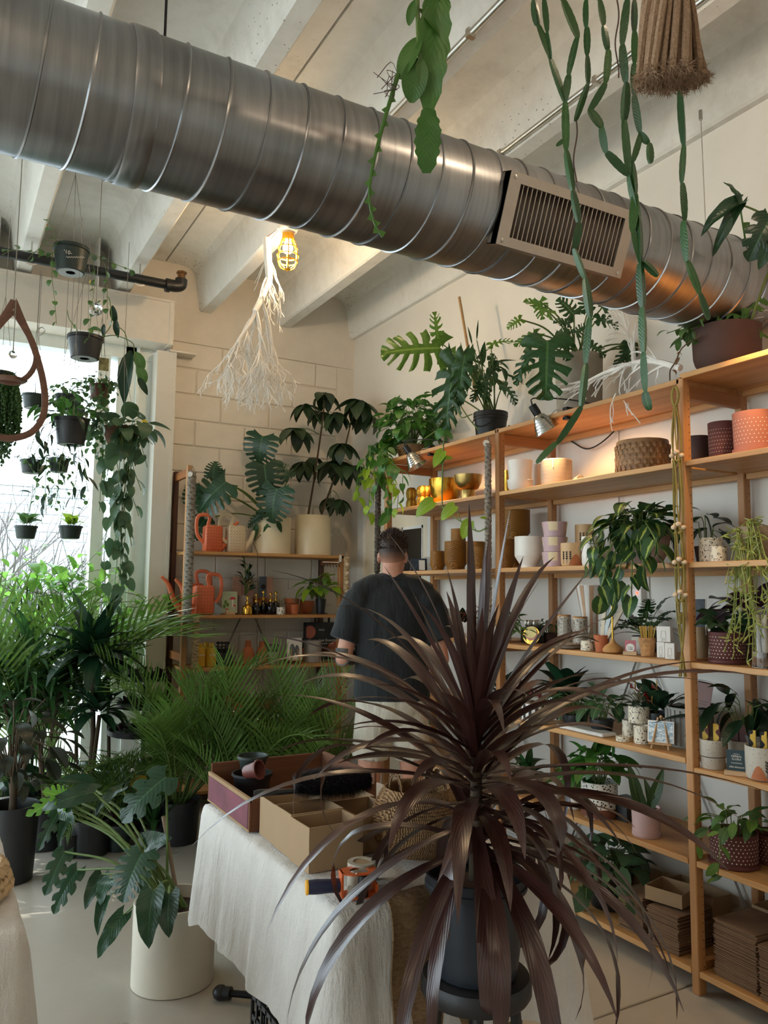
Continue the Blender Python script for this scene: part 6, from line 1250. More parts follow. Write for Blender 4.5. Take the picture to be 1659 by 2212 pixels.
def rope(label, name, px, y0, y1, X, m, r=.012, k=3, pitch=.09, tail=True, Yp=None, flat=False, axis=0, v=None):
    """macrame hanger: strands twisted into a hanging rope, with a fringe"""
    a = on(px, y0, axis, v if v is not None else X); b = on(px+(y1-y0)*.018, y1, axis, v if v is not None else X); b.x, b.y = a.x, a.y
    t = thing(name, label, 'macrame', a, 0, 'macrame plant hangers'); L = a.z-b.z; nst = int(L/.006)
    for j in range(k):
        MB().tube([(cos(i*.006/pitch*6.283+j*6.283/k)*r, sin(i*.006/pitch*6.283+j*6.283/k)*r, -i*.006) for i in range(nst+1)], r*.75, 6).build('strand', m, t)
    kn = MB().lathe([(r*1.3, -.008), (r*1.75, -.003), (r*1.75, .003), (r*1.3, .008)], 12).mesh('knot', m); i = 0
    while i*.022 < L: put('knot', kn, t, loc=(0, 0, -i*.022), rot=(.25, 0, i*.8)); i += 1
    MB().tube([(0, 0, 0), (r*.8, 0, .02), (0, 0, .045), (-r*.8, 0, .02), (0, 0, 0)], .003, 6).build('loop', m, t)
    if tail:
        for j in range(10): q = j*.63; MB().tube(curve([(cos(q)*r*.8, sin(q)*r*.8, -L), (cos(q)*r*1.5, sin(q)*r*1.5, -L-.06), (cos(q)*r*1.1, sin(q)*r*1.1, -L-.15-.03*(j % 3))], 4), .0022, 5).build('fringe', m, t)
    return t, L
M_RGREY = mat('rope_grey', '8E857A', .9, var=.3, scale=150, bump=.5, bs=200); M_RDARK = mat('rope_dark', '4E4740', .9, var=.4, scale=150); M_ROLIVE = mat('rope_olive', '8C7A3E', .9, var=.15); M_RBEIGE = mat('rope_beige', 'B79C78', .9, var=.15); M_BEAD = mat('wood_bead', 'D9BFA0', .6, var=.05)
rope('grey knotted macrame rope hanging on the middle shelf post', 'macrame_hanger', 1054, 960, 1480, XF-.03, M_RGREY, .011)
t, L = rope('dark knotted macrame rope hanging on the far shelf post', 'macrame_hanger', 817, 1035, 1235, XF-.03, M_RDARK, .012)
a = on(1458, 835, 0, XF-.03); t = thing('macrame_hanger', 'olive cord plant hanger with wooden beads on the front shelf post', 'macrame', a, 0, 'macrame plant hangers')
zz = [on(1458, y, 0, XF-.03).z-a.z for y in (835, 875, 985, 1140, 1215, 1285, 1330, 1460)]
for s_ in (-1, 1):
    MB().tube(curve([(0, s_*.004, 0), (0, s_*.016, zz[1]*.4), (0, s_*.012, zz[1]*.8), (0, s_*.004, zz[1])], 4), .006, 6).build('loop', M_ROLIVE, t)
MB().tube([(cos(i*1.0)*.009, sin(i*1.0)*.009, zz[1]-.0012*i) for i in range(26)], .003, 5).build('wrap_knot', M_ROLIVE, t)
for j in range(6):
    q = j*1.047; sp_ = .019; MB().tube(curve([(cos(q)*.005, sin(q)*.005, zz[1])]+[(cos(q+i*.5)*sp_*(.5+.5*(i % 2))+.002, sin(q+i*.5)*sp_, zz[1]+(zz[6]-zz[1])*i/6) for i in range(1, 7)]+[(cos(q)*.012, sin(q)*.014, zz[7])], 5), .0032, 6).build('cord', M_ROLIVE, t)
bd_ = MB().ball((0, 0, 0), .0112, 14, 10, (1, 1, .85)).mesh('bead', M_BEAD)
for z in (zz[2], zz[3], zz[4], zz[5]):
    for j in range(5): put('bead', bd_, t, loc=(cos(j*1.257)*.019, sin(j*1.257)*.019, z+.012*(j % 2))); 
    for j in range(3): MB().ball((cos(j*2.1)*.012, sin(j*2.1)*.012, z-.022), .009, 10, 8, (1, 1, .7)).build('knot', M_ROLIVE, t)
MB().tube([(cos(i*.9)*.011, sin(i*.9)*.011, zz[6]+.012-.0011*i) for i in range(40)], .003, 5).build('wrap_knot', M_ROLIVE, t)
# ================================================================== PLANTS ON TOP OF THE SHELVING
XT = 2.76
pb = thing('hanging_basket', 'bushy pothos spilling over the far end of the top shelf', 'plant', SP(893, S7, XT)+V((0, 0, .001)))
MB().lathe(pot_profile(.09, .12, .1, .006), 32).build('basket', M_GRASS, pb); c = V(pb.location)+V((0, 0, .1))
bushy(pb, on(888, 912, 0, 2.74), 130, LF['pothos'], .088, (.21, .22, .2), low=-.75)
for i, (x, y) in enumerate(((775, 1085), (797, 1112), (815, 1060), (838, 1110), (858, 1100), (780, 1040), (830, 1030), (868, 1060), (800, 1000))):
    e = on(x, y, 0, 2.5); vine(pb, [c, c+V((-.14, .1, .05)), c.lerp(e, .55)+V((-.1, .05, .06)), e+V((0, 0, .12)), e], LF['neon'] if i in (0, 1, 4) else LF['pothos'], .04, .075, start=.2, hang=.6)  # brighter leaf colour on some vines stands for lamplight on them
pv = [on(x, y, 0, 2.52) for x, y in ((955, 925), (958, 960), (956, 1020), (955, 1076), (961, 1102), (997, 1127), (1030, 1147), (1050, 1141))]
MB().tube([q-V(pb.location) for q in curve([c]+pv, 6)], .0042, 6).build('long_vine', M_STEM, pb)
D = 3.98
for b, t, k in (((936, 1084), (893, 1113), 'neon'), ((983, 1093), (948, 1122), 'neon'), ((1015, 1126), (996, 1166), 'neon'), ((1050, 1120), (1036, 1118), 'neon'), ((957, 985), (948, 1005), 'pothos'), ((960, 990), (980, 988), 'neon'), ((957, 975), (935, 1010), 'neon'), ((955, 930), (935, 950), 'pothos'), ((960, 935), (985, 945), 'pothos')): leafpx(pb, rnd.choice(LF[k]), b, t, D)
MB().tube([on(936, 1084, 0, 2.5)-V(pb.location), on(957, 1098, 0, 2.52)-V(pb.location)], .002, 5).tube([on(1015, 1126, 0, 2.5)-V(pb.location), on(1030, 1147, 0, 2.52)-V(pb.location)], .002, 5).tube([on(983, 1093, 0, 2.5)-V(pb.location), on(997, 1127, 0, 2.52)-V(pb.location)], .002, 5).build('leaf_stalks', M_STEM, pb)
# black bucket with a climbing philodendron
p = SP(1060, S7, XT); k = mpp(p); ph = thing('potted_philodendron', 'climbing philodendron with a bamboo stake in a black bucket on the top shelf', 'plant', p+V((0, 0, .001)))
MB().lathe([(.078, 0), (.083, .004), (.094, .12), (.097, .122), (.097, .135), (.1, .137), (.1, .165), (.095, .165), (.09, .13), (.0001, .13)], 40).build('bucket', M_NURS, ph); MB().tube(curve([(-.03, -.1, .145), (-.07, -.1, .09), (-.1, -.03, .07), (-.09, .05, .1), (-.05, .09, .145)], 6), .003, 6).build('bail_handle', M_DARK, ph)
c = p+V((0, 0, .14)); o = V(ph.location); st0, st1 = on(1030, 830, 0, 2.77), on(992, 642, 0, 2.77); MB().tube([st0-o+V((0, 0, -.1)), st1-o], .009, 10).build('bamboo_stake', mat('bamboo', 'A88458', .6), ph)
dph = (p-CC).dot(CF)
for (b, t, w, k, i, dd) in (((950, 752), (822, 757), 1.15, 'selb', 0, -.1), ((946, 735), (938, 668), .5, 'selb', 1, -.05), ((985, 775), (955, 932), .62, 'selloum', 0, -.2), ((1005, 765), (985, 880), .5, 'selloum', 1, -.25), ((1020, 745), (1010, 700), .35, 'lance', 0, 0), ((1030, 735), (1033, 688), .3, 'lance', 2, 0), ((1088, 832), (1120, 872), .8, 'selloum', 0, -.1), ((1045, 815), (1058, 872), .6, 'selloum', 1, -.15), ((1060, 770), (1085, 800), .8, 'selloum', 0, 0), ((1010, 800), (990, 850), .5, 'lance', 1, -.1), ((1025, 780), (1060, 745), .35, 'lance', 0, .0), ((1040, 830), (1020, 870), .7, 'selloum', 1, -.1), ((1060, 745), (1110, 730), .5, 'selb', 1, -.05), ((985, 760), (960, 800), .6, 'selb', 0, -.05), ((1000, 830), (975, 900), .5, 'selloum', 0, -.2), ((1070, 800), (1060, 760), .6, 'selloum', 1, .05)):
    B = leafpx(ph, LF[k][i], b, t, dph+dd, w, roll=U(-.4, .4)); petiole(ph, c+V((U(-.03, .03), U(-.03, .03), 0)), B, .0045, M_STEM, -.15)
bushy(ph, on(1045, 810, 0, 2.76), 26, LF['lance'], .12, (.12, .13, .12))
for e in ((1020, 915), (1035, 950)): MB().tube(curve([c-o, on(990, 860, 0, 2.6)-o, on(e[0]-25, 900, 0, 2.55)-o, on(e[0], e[1]-20, 0, 2.56)-o], 6), .0035, 6).build('aerial_root', M_STEM, ph)
# tall concrete pot with a split-leaf philodendron
p = SP(1252, S7, 2.80); sl_ = thing('potted_selloum', 'split-leaf philodendron in a tall beige concrete pot on the top shelf', 'plant', p+V((0, 0, .001))); h = hz(1252, 772, 2.80, S7); r = 51*mpp(p)
MB().lathe([(r*.9, 0), (r*.93, .005), (r, h*.97), (r*.99, h), (r*.9, h), (r*.86, h*.85), (.0001, h*.85)], 44).build('pot', mat('beige_concrete', '9C9384', .75, var=.08), sl_); c = p+V((0, 0, h*.9)); ds_ = (p-CC).dot(CF)
for (b, t, w, k, i, dd) in (((1183, 736), (1178, 865), 1.0, 'selloum', 0, -.25), ((1188, 676), (1135, 640), .8, 'selb', 1, -.1), ((1165, 650), (1172, 690), .9, 'selb', 0, -.1), ((1125, 690), (1095, 708), .8, 'selb', 1, -.1), ((1240, 680), (1205, 642), 1.0, 'selloum', 0, 0), ((1270, 670), (1262, 632), 1.1, 'selloum', 1, .05), ((1300, 665), (1362, 665), .8, 'selloum', 0, .05), ((1290, 690), (1345, 700), .9, 'selloum', 1, .0), ((1230, 700), (1195, 690), .9, 'selloum', 1, -.05), ((1275, 745), (1312, 768), .9, 'selloum', 0, -.05), ((1215, 720), (1235, 780), .8, 'selloum', 1, -.12), ((1150, 760), (1110, 830), .6, 'selloum', 0, -.12), ((1160, 720), (1110, 745), .7, 'selb', 0, -.05), ((1245, 720), (1270, 700), 1, 'selloum', 0, -.05), ((1375, 745), (1400, 790), .9, 'selloum', 1, .0), ((1385, 760), (1355, 800), .9, 'selloum', 0, .02), ((1390, 750), (1420, 740), .9, 'selloum', 1, .02)):
    B = leafpx(sl_, LF[k][i], b, t, ds_+dd, w, roll=U(-.5, .5)); petiole(sl_, c+V((U(-.05, .05), U(-.05, .05), 0)), B, .0055, M_STEM, -.15)
# white driftwood
for nm, lab, pts, seeds, r0 in (('driftwood', 'tangle of white bare branches lying along the top shelf', ((1470, 795), (1400, 780), (1320, 800), (1240, 840)), 8, .015), ('driftwood', 'white bare branch standing against the wall behind the brown bowl', ((1370, 800), (1365, 740), (1345, 680), (1350, 640)), 5, .012), ('driftwood', 'white bare twigs behind the fishbone cactus at the right edge', ((1590, 780), (1600, 700), (1620, 620), (1640, 570)), 4, .009)):
    Xd = 2.66 if seeds == 8 else 2.9; P = [on(x, y, 0, Xd) for x, y in pts]; t = thing(nm, lab, 'branch', P[0], 0, 'white branches'); o = P[0]; rg = random.Random(seeds); cc = curve([q-o for q in P], 5)
    MB().tube(cc, [r0*(1-.5*i/len(cc)) for i in range(len(cc))], 8).build('main_branch', M_WB, t); mb = MB()
    for i in range(2, len(cc), 1):
        d = (cc[min(i+1, len(cc)-1)]-cc[i-1]).normalized(); limb(mb, cc[i], (d+V((rg.uniform(-.5, .2) if Xd < 2.8 else rg.uniform(-.15, .05), rg.uniform(-.6, .6), rg.uniform(-.5, .5)))).normalized(), .11, r0*.5, 2, rg, .2, (1, 3), .5)
    if seeds == 8:
        e = on(1330, 850, 0, 2.55)-o; limb(mb, cc[8], (e-cc[8]).normalized(), .15, .005, 2, rg, .5, (2, 3), .4); limb(mb, e, V((-.15, .35, -.7)).normalized(), .09, .003, 2, rg, .5, (2, 2), .4)
    mb.build('twigs', M_WB, t)
# brown bowl planter at the right
p = SP(1572, S7C, 2.80); r = 71*mpp(p); h = hz(1572, 712, 2.80, S7C); bb = thing('bowl_planter', 'wide dark brown bowl of cacti and leafy cuttings on the top shelf', 'plant', p+V((0, 0, .002)))
MB().lathe([(r*.62, 0), (r*.66, .004), (r*.92, h*.3), (r*.97, h*.42), (r, h), (r*.94, h), (r*.9, h*.8), (.0001, h*.8)], 56).build('bowl', mat('umber_clay', '4A3128', .75, var=.12, scale=9), bb); MB().lathe([(r*.9, h*.81), (.0001, h*.86)], 24).build('soil', M_SOIL, bb); c = p+V((0, 0, h*.85)); db = (p-CC).dot(CF); o = V(bb.location)
for (b, t, w, k, i, dd) in (((1597, 440), (1507, 492), .45, 'heartbig', 1, -.35), ((1597, 440), (1535, 548), .3, 'heartbig', 2, -.35), ((1597, 438), (1570, 385), .35, 'heartbig', 0, -.35), ((1665, 470), (1615, 560), .9, 'yel' if 0 else 'monsteras', 1, -.35), ((1665, 520), (1640, 580), .7, 'heartbig', 0, -.35)): leafpx(bb, LF[k][i], b, t, db+dd, w)
petiole(bb, c+V((0, -.1, 0)), dp(1700, 500, db-.3), .006, M_STEM); petiole(bb, dp(1700, 500, db-.3), dp(1597, 440, db-.35), .005, M_STEM)
fish = MB(); 
def fishbone(pts, n_, w, lab='fishbone_stem'):
    P = curve([dp(x, y, db-.08) for x, y in pts], 10); mb = MB(); mb.tube([q-o for q in P], .004, 6); L = len(P)
    for i in range(2, L-1, max(1, L//n_)):
        t = (P[min(i+1, L-1)]-P[i-1]).normalized(); s_ = 1 if (i//max(1, L//n_)) % 2 else -1; sd = t.cross(CF).normalized()*s_; b = P[i]-o
        for dz in (-.002, .002): mb.add([b-t*.012+CF*dz, b+t*.016+CF*dz, b+t*.013+sd*w+CF*dz, b-t*.002+sd*w*.95+CF*dz], [(0, 1, 2, 3)])
    mb.build(lab, G['epi'], bb)
fishbone(((1600, 700), (1610, 620), (1612, 540), (1600, 455)), 7, .028); fishbone(((1545, 705), (1565, 655), (1610, 610), (1655, 590)), 8, .05); fishbone(((1600, 705), (1625, 660), (1640, 640)), 5, .05)
fishbone(((1520, 705), (1490, 640), (1450, 600), (1425, 580)), 9, .016); fishbone(((1560, 700), (1590, 680), (1659, 730)), 5, .02)
bushy(bb, c+V((-.03, .06, .03)), 26, LF['hoya'], .07, (.1, .13, .05))
for e in ((1452, 742), (1470, 700), (1440, 720), (1500, 745)): vine(bb, [c, on(1510, 700, 0, 2.7), on(e[0], e[1], 0, 2.66)], LF['hoya'], .035, .06, start=.3)
P = [on(x, y, 0, 2.64) for x, y in ((1515, 725), (1475, 750), (1460, 780), (1448, 800), (1447, 822))]; MB().tube([q-o for q in curve(P, 5)], .003, 5).build('dry_vine', M_BSTEM, bb)
for b, t in (((1468, 772), (1455, 790)), ((1452, 800), (1470, 812)), ((1462, 765), (1478, 758))): leafpx(bb, blade('leaf', mat('dry_leaf', '6B5038', .9), P_OVAL, 5, .4, .6, 1.5), b, t, db-.1, name='dry_leaf')

# ================================================================== GOODS ON THE BACK UNIT
def BP(px, z, Y=5.6): 
    y = 1270.0
    for _ in range(6): q = on(px, y, 1, Y); y += (q.z-z)*FPX/(q-CC).dot(CF)
    return on(px, y, 1, Y)
def bturn(name, lab, cat, px0, px1, ytop, z, m, prof=None, Y=5.6, group=None, part='body', n=36, h=None):
    pc = (px0+px1)/2; p = BP(pc, z, Y); r = (px1-px0)/2*mpp(p); h = h or max(.02, on(pc, ytop, 1, Y).z-z); t = thing(name, lab, cat, p+V((0, 0, .001)), 0, group)
    out = [(a*r, b*h) for a, b in (prof or P_STR)]; rt = out[-1][0]; out += [(rt*.93, h), (rt*.9, h*.95), (out[0][0]*.8, h*.5), (.0001, h*.5)]; MB().lathe(out, n).build(part, m, t); t['r'] = r; t['h'] = h; return t
B1, B2, B3, B4, B5 = SB
M_CORAL = mat('coral_plastic', 'D9704A', .45, var=.03); M_CANC = mat('cream_plastic', 'D8C8AC', .45, var=.03); M_CORD = mat('coral_relief', 'B4522F', .5); M_CRD2 = mat('cream_relief', 'B59F7C', .5)
def wcan(lab, px, ytop, z, Y, m, m2, face=1, k=1.0, rz=0):
    p = BP(px, z, Y); H_ = (on(px, ytop, 1, Y).z-z)*.72*k; t = thing('watering_can', lab, 'watering can', p+V((0, 0, .001)), rz, 'boxy watering cans'); w, d = H_*.66, H_*.5
    MB().bbox((-w/2, -d/2, 0), (w/2, d/2, H_), .012).build('body', m, t, ang=50); mb = MB()
    nx, nz = 6, 8
    for i in range(nx):
        for j in range(nz):
            x, zz = -w*.4+w*.8*i/(nx-1), H_*(.1+.8*j/(nz-1)); mb.cbox((x, -d/2-.0005, zz), (w*.075, .002, H_*.025)).cbox((x+w*.06, -d/2-.0005, zz+H_*.045), (w*.025, .002, H_*.055))
    mb.build('relief_pattern', m2, t, smooth=False)['kind'] = 'stuff'
    f = face; MB().tube(curve([(f*w*.3, 0, H_*.97), (f*w*.2, 0, H_*1.3), (f*w*.45, 0, H_*1.4), (f*w*.85, 0, H_*1.33), (f*w*.95, 0, H_*1.0), (f*w*.85, 0, H_*.6), (f*w*.5, 0, H_*.35)], 6), .0095, 8, flat=1.4).build('handle', m, t)
    MB().tube(curve([(-f*w*.45, 0, H_*.12), (-f*w*.85, 0, H_*.45), (-f*w*1.15, 0, H_*.95), (-f*w*1.5, 0, H_*1.2)], 6), [.026-.0009*i for i in range(19)], 10).build('spout', m, t)
    return t
wcan('coral boxy watering can on the upper shelf of the back unit', 458, 1112, B5, 5.62, M_CORAL, M_CORD, -1, .98); wcan('cream boxy watering can on the upper shelf of the back unit', 508, 1112, B5, 5.6, M_CANC, M_CRD2, -1, .98)
wcan('coral boxy watering can in front on the middle shelf, spout to the left', 438, 1245, B4, 5.55, M_CORAL, M_CORD, 1, 1.05); wcan('coral boxy watering can behind on the middle shelf, spout to the left', 412, 1234, B4, 5.72, M_CORAL, M_CORD, 1, 1.0)
bm = bturn('potted_monstera', 'monstera with big split leaves in a cream cylinder pot on the back unit', 'plant', 545, 627, 1118, B5, M_CREAM, P_STR, 5.65, part='pot'); sc_ = bturn('potted_schefflera', 'umbrella tree with drooping leaf clusters in a cream cylinder pot on the back unit', 'plant', 636, 714, 1115, B5, M_CREAM, P_STR, 5.65, part='pot')
for t in (bm, sc_): MB().lathe([(t['r']*.88, t['h']*.9), (.0001, t['h']*.93)], 24).build('soil', M_SOIL, t)
def ca(x, y): return (360+x*.3014, 820+y*.3014)
db_ = (V(bm.location)-CC).dot(CF); c = V(bm.location)+V((0, 0, bm['h']*.9))
for (b, t, w, i, dd) in (((425, 735), (190, 945), 1.25, 0, -.2), ((330, 700), (350, 575), 1.1, 1, -.15), ((690, 405), (640, 615), 1.35, 1, 0), ((700, 610), (725, 860), 1.15, 2, -.15), ((790, 780), (735, 1035), 1.25, 0, -.2), ((230, 800), (85, 930), 1.2, 1, .05), ((235, 1010), (100, 1160), .8, 2, .05), ((880, 700), (800, 600), 1.0, 1, 0), ((690, 960), (560, 1060), .5, 1, -.1), ((130, 780), (110, 860), 1.4, 0, .1)):
    B = leafpx(bm, LF['monstera'][i], ca(*b), ca(*t), db_+dd, w, roll=U(-.2, .2)); petiole(bm, c, B, .007, M_STEM, -.1)
for b, t in (((650, 1030), (620, 1160)), ((720, 1030), (730, 1190)), ((790, 1010), (830, 1100))): leafpx(bm, rnd.choice(LF['lance']), ca(*b), ca(*t), db_-.12, 1.3)
MB().tube([dp(*ca(620, 1175), db_-.2)-V(bm.location), dp(*ca(650, 1235), db_-.26)-V(bm.location), dp(*ca(652, 1500), db_-.28)-V(bm.location), dp(555, 1450, db_-.28)-V(bm.location)], .003, 5).tube([c-V(bm.location), dp(*ca(620, 1175), db_-.2)-V(bm.location)], .003, 5).build('aerial_root', M_BSTEM, bm)
c = V(sc_.location)+V((0, 0, sc_['h']*.9)); o = V(sc_.location); ds2 = (o-CC).dot(CF)
tr = [(((1015, 965), (1060, 700), (1110, 350), (1135, 150)), .009), (((1110, 965), (1190, 740), (1280, 480), (1330, 270)), .009)]
for pts, r_ in tr: MB().tube([dp(*ca(*q), ds2)-o for q in pts], [r_, r_*.9, r_*.8, r_*.5], 8).build('trunk', M_TRUNK, sc_)
for i, (x, y, n_, s_, ax) in enumerate(((1130, 95, 8, .15, (1120, 200)), (1380, 150, 9, .18, (1330, 280)), (1215, 235, 7, .15, (1110, 360)), (985, 180, 7, .13, (1110, 320)), (930, 350, 7, .17, (1090, 390)), (985, 590, 8, .16, (1050, 680)), (1260, 460, 8, .16, (1290, 470)), (1205, 590, 7, .2, (1080, 620)), (1340, 620, 8, .17, (1230, 560)), (1170, 850, 6, .14, (1180, 800)), (1240, 860, 6, .13, (1190, 795)), (1440, 240, 6, .17, (1340, 260)), (1060, 560, 5, .12, (1060, 640)), (1100, 230, 6, .13, (1120, 270)))):
    P = dp(*ca(x, y), ds2+U(-.12, .12)); A = dp(*ca(*ax), ds2); petiole(sc_, A, P, .0035, M_STEM, -.1)
    for k in range(n_): a = k*6.283/n_+U(-.2, .2); placew('leaf', rnd.choice(LF['scheff']), sc_, P, V((cos(a)*.75, sin(a)*.75, U(-.75, -.2))), V((cos(a)*.6, sin(a)*.6, 1)), s_*U(1.1, 1.35))
# middle shelf
p = BP(496, B4, 5.58); t = thing('greeting_card', 'green card with red toadstools on a wooden block', 'card', p+V((0, 0, .001))); MB().box((-.058, -.001, .012), (.058, .001, .168), M=Matrix.Rotation(-.1, 4, 'X')).build('card', mat('sage_card', 'A9B497', .6), t, smooth=False); MB().bbox((-.035, -.02, 0), (.035, .015, .022), .001).build('wooden_block', woodmat('pale_block', 'B9936A', 'D3B189', 'X'), t, smooth=False)
for x, z, s_ in ((.022, .11, 1.0), (.032, .06, .6), (-.022, .035, .55)): MB().tube([(x, -.003, z-.055*s_), (x, -.003, z)], .004*s_, 6, M=Matrix.Rotation(-.1, 4, 'X')).build('toadstool_stem', M_PORC, t); MB().prism([(cos(a)*.024*s_, sin(a)*.018*s_) for a in [k*pi/8 for k in range(9)]], 0, .002, M=Matrix.Rotation(-.1, 4, 'X') @ Matrix.Translation((x, -.003, z)) @ Matrix.Rotation(pi/2, 4, 'X')).build('toadstool_cap', mat('cap_red', 'C0303A', .5), t, smooth=False)
for x, z in ((-.03, .09), (-.04, .06), (-.015, .07)): MB().prism([(cos(a)*.011, sin(a)*.016) for a in [k*pi/5 for k in range(10)]], 0, .0015, M=Matrix.Rotation(-.1, 4, 'X') @ Matrix.Translation((x, -.002, z)) @ Matrix.Rotation(pi/2, 4, 'X')).build('painted_leaf', mat('print_green', '5C7A3A', .6), t, smooth=False)
zzp = bturn('potted_zz_plant', 'slender upright zz plant in a square grey pot on the back unit', 'plant', 513, 545, 1287, B4, mat('warm_grey_pot', '8C7C74', .6), P_STR, 5.68, part='pot'); c = V(zzp.location)+V((0, 0, zzp['h'])); 
for e in ((527, 1203), (537, 1225), (545, 1245), (522, 1240)): vine(zzp, [c, c.lerp(on(e[0], e[1], 1, 5.64), .5)+V((.01, 0, 0)), on(e[0], e[1], 1, 5.64)], LF['dlance']+LF['peace'], .02, .075, r=.005, hang=-.4, start=.25, var=.2)
for i, (a, b, y0, m) in enumerate(((502, 522, 1240, mat('peach_cover', 'C99A84', .6)), (522, 548, 1245, mat('rose_cover', 'BE8C7C', .6)), (560, 576, 1240, mat('slate_cover', '5F6B78', .6)), (575, 590, 1241, mat('peach_cover', 'C99A84', .6)))):
    p = BP((a+b)/2, B4, 5.78); k = mpp(p); t = thing('notebook', ('peach notebook standing at the back, far left', 'rose notebook behind the zz plant', 'slate blue notebook with a dark emblem', 'peach notebook right of the slate blue one')[i], 'book', p+V((0, 0, .001)), 0, 'notebooks on the back unit'); w, h = (b-a)*k, (1320-y0)*k
    MB().bbox((-w/2, 0, 0), (w/2, .012, h), .002, M=Matrix.Rotation(-.06, 4, 'X')).build('cover', m, t, smooth=False)
    if i == 2: MB().lathe([(.0001, 0), (.02, 0), (.02, .001), (.0001, .001)], 16, M=Matrix.Translation((0, .006, h*.72)) @ Matrix.Rotation(pi/2, 4, 'X')).build('emblem', M_INK, t)
def mister(lab, px, px_w, ytop, z, Y, m, m2, grp):
    p = BP(px, z, Y); k = mpp(p); r = px_w/2*k; H_ = on(px, ytop, 1, Y).z-z; t = thing('plant_mister', lab, 'mister', p+V((0, 0, .001)), U(0, 6), grp); hb = H_*.58
    MB().lathe([(r*.85, 0), (r, .006), (r, hb*.55), (r*.85, hb*.78), (r*.35, hb*.95), (r*.3, hb)], 28).build('bottle', m, t); MB().lathe([(r*.38, hb), (r*.38, hb+H_*.1), (r*.2, hb+H_*.12)], 16).tube([(0, 0, hb+H_*.1), (0, 0, H_*.9)], r*.12, 8).lathe([(r*.4, H_*.9), (r*.4, H_*.96), (r*.1, H_)], 14).tube([(0, 0, hb+H_*.18), (-r*.6, 0, hb+H_*.2)], r*.1, 6).build('pump', m2, t); MB().tube(curve([(r*.2, 0, hb+H_*.05), (r*.9, 0, hb+H_*.05), (r*1.0, 0, hb*.75), (r*.9, 0, hb*.6)], 4), r*.08, 6).build('handle', m2, t)
mister('shiny gold plant mister', 534, 23, 1288, B4, 5.56, M_GOLD, M_GOLD, 'plant misters on the back unit'); M_GLB = mat('black_glass', '101114', .12)
for i, (px, yt) in enumerate(((553, 1282), (568, 1276), (584, 1280), (595, 1278))): mister(('black glass mister nearest the gold one', 'tallest black glass mister with brass pump', 'black glass mister, third from the gold one', 'black glass mister beside the air plant pot')[i], px, 19, yt, B4, 5.58+.05*(i % 2), M_GLB, M_GOLD, 'plant misters on the back unit')
for i, px in enumerate((550, 566)):
    p = BP(px, B4, 5.74); t = thing('pot_stack', ('stack of small terracotta pots, left', 'stack of small terracotta pots, right')[i], 'pots', p+V((0, 0, .001)), 0, 'terracotta pot stacks')
    for j in range(5): MB().lathe([(.024, .02*j), (.032, .02*j+.03), (.036, .02*j+.031), (.036, .02*j+.045), (.03, .02*j+.045)], 20).build('pot', M_TERRA, t)
t = bturn('air_plant_pot', 'spiky air plant in a black and white speckled pot', 'plant', 597, 615, 1312, B4, M_DASH, P_STR, 5.56, part='pot'); tuft(t, V(t.location)+V((0, 0, t['h'])), 18, [blade('leaf', leafmat('leaf_air', '7D7A62', 'A8A084'), P_STRAP, 6, .07, .2, .8)], .085, .2, 1.4)
t = bturn('air_plant_pot', 'air plant in a tiny terracotta pot', 'plant', 626, 646, 1306, B4, M_TERRA, P_TAPER, 5.57, part='pot'); tuft(t, V(t.location)+V((0, 0, t['h'])), 14, [blade('leaf', leafmat('leaf_air', '7D7A62', 'A8A084'), P_STRAP, 6, .07, .2, .8)], .07, .2, 1.4)
bturn('terracotta_pot', 'wide terracotta pot behind the small air plants', 'pot', 614, 645, 1293, B4, M_TERRA, [(.7, 0), (.9, .7), (1, .71), (1, 1)], 5.7); bturn('terracotta_saucer_pot', 'squat terracotta planter right of the air plants', 'pot', 648, 678, 1298, B4, M_TERRA, P_BOWL, 5.72)
for i, (px, y0, y1, z, w) in enumerate(((628, 1278, 1300, B4+.1, 26), (664, 1292, 1322, B4, 24), (652, 1255, 1282, B4+.11, 18), (692, 1252, 1285, B4+.1, 22), (630, 1350, 1375, B3+.09, 24), (655, 1350, 1378, B3+.1, 20))):
    p = BP(px, z, 5.72); k = mpp(p)*w/2; t = thing('glass_cloche', ('clear glass dome over the wide terracotta pot', 'clear round glass globe lying in front of the squat planter', 'clear glass globe at the back of the middle shelf', 'clear glass globe behind the lime pothos', 'clear glass dome left of the leaf print', 'clear glass dome behind the leaf print')[i], 'glass dome', p+V((0, 0, .001)), 0, 'clear glass domes'); MB().ball((0, 0, k), k, 20, 14).build('glass', glassmat('thin_glass', ior=1.08), t)
    if i in (0, 2, 3, 4, 5): MB().lathe([(k*.5, -z+(B4 if i < 4 else B3)), (k*.4, 0), (.001, .004)], 16).build('stand', M_TERRA, t)
t = bturn('potted_pothos', 'lime marbled pothos in a clear black grower pot', 'plant', 681, 704, 1294, B4, M_NURS, P_TAPER, 5.58, part='pot'); bushy(t, V(t.location)+V((0, 0, t['h']+.07)), 34, LF['vari']+LF['neon'], .1, (.14, .12, .11)); 
p = BP(450, B4, 5.53); t = thing('cloud_ornament', 'pale blue wooden cloud at the shelf edge', 'ornament', p+V((0, 0, .001))); tag(t, t['label'], 'ornament'); poly = []
for cx_, cz_, r_, a0, a1 in ((.055, .03, .03, -90, 60), (.015, .062, .034, 20, 150), (-.04, .045, .027, 60, 170), (-.062, .022, .022, 100, 270)): poly += [(cx_+cos(radians(a0+(a1-a0)*i/8))*r_, cz_+sin(radians(a0+(a1-a0)*i/8))*r_) for i in range(9)]
MB().prism(poly, -.012, .012, M=Matrix(((1.15, 0, 0, 0), (0, 0, 1, 0), (0, 1.05, 0, 0), (0, 0, 0, 1)))).build('cloud', mat('cloud_blue', '8E9AA3', .6), t, smooth=False)
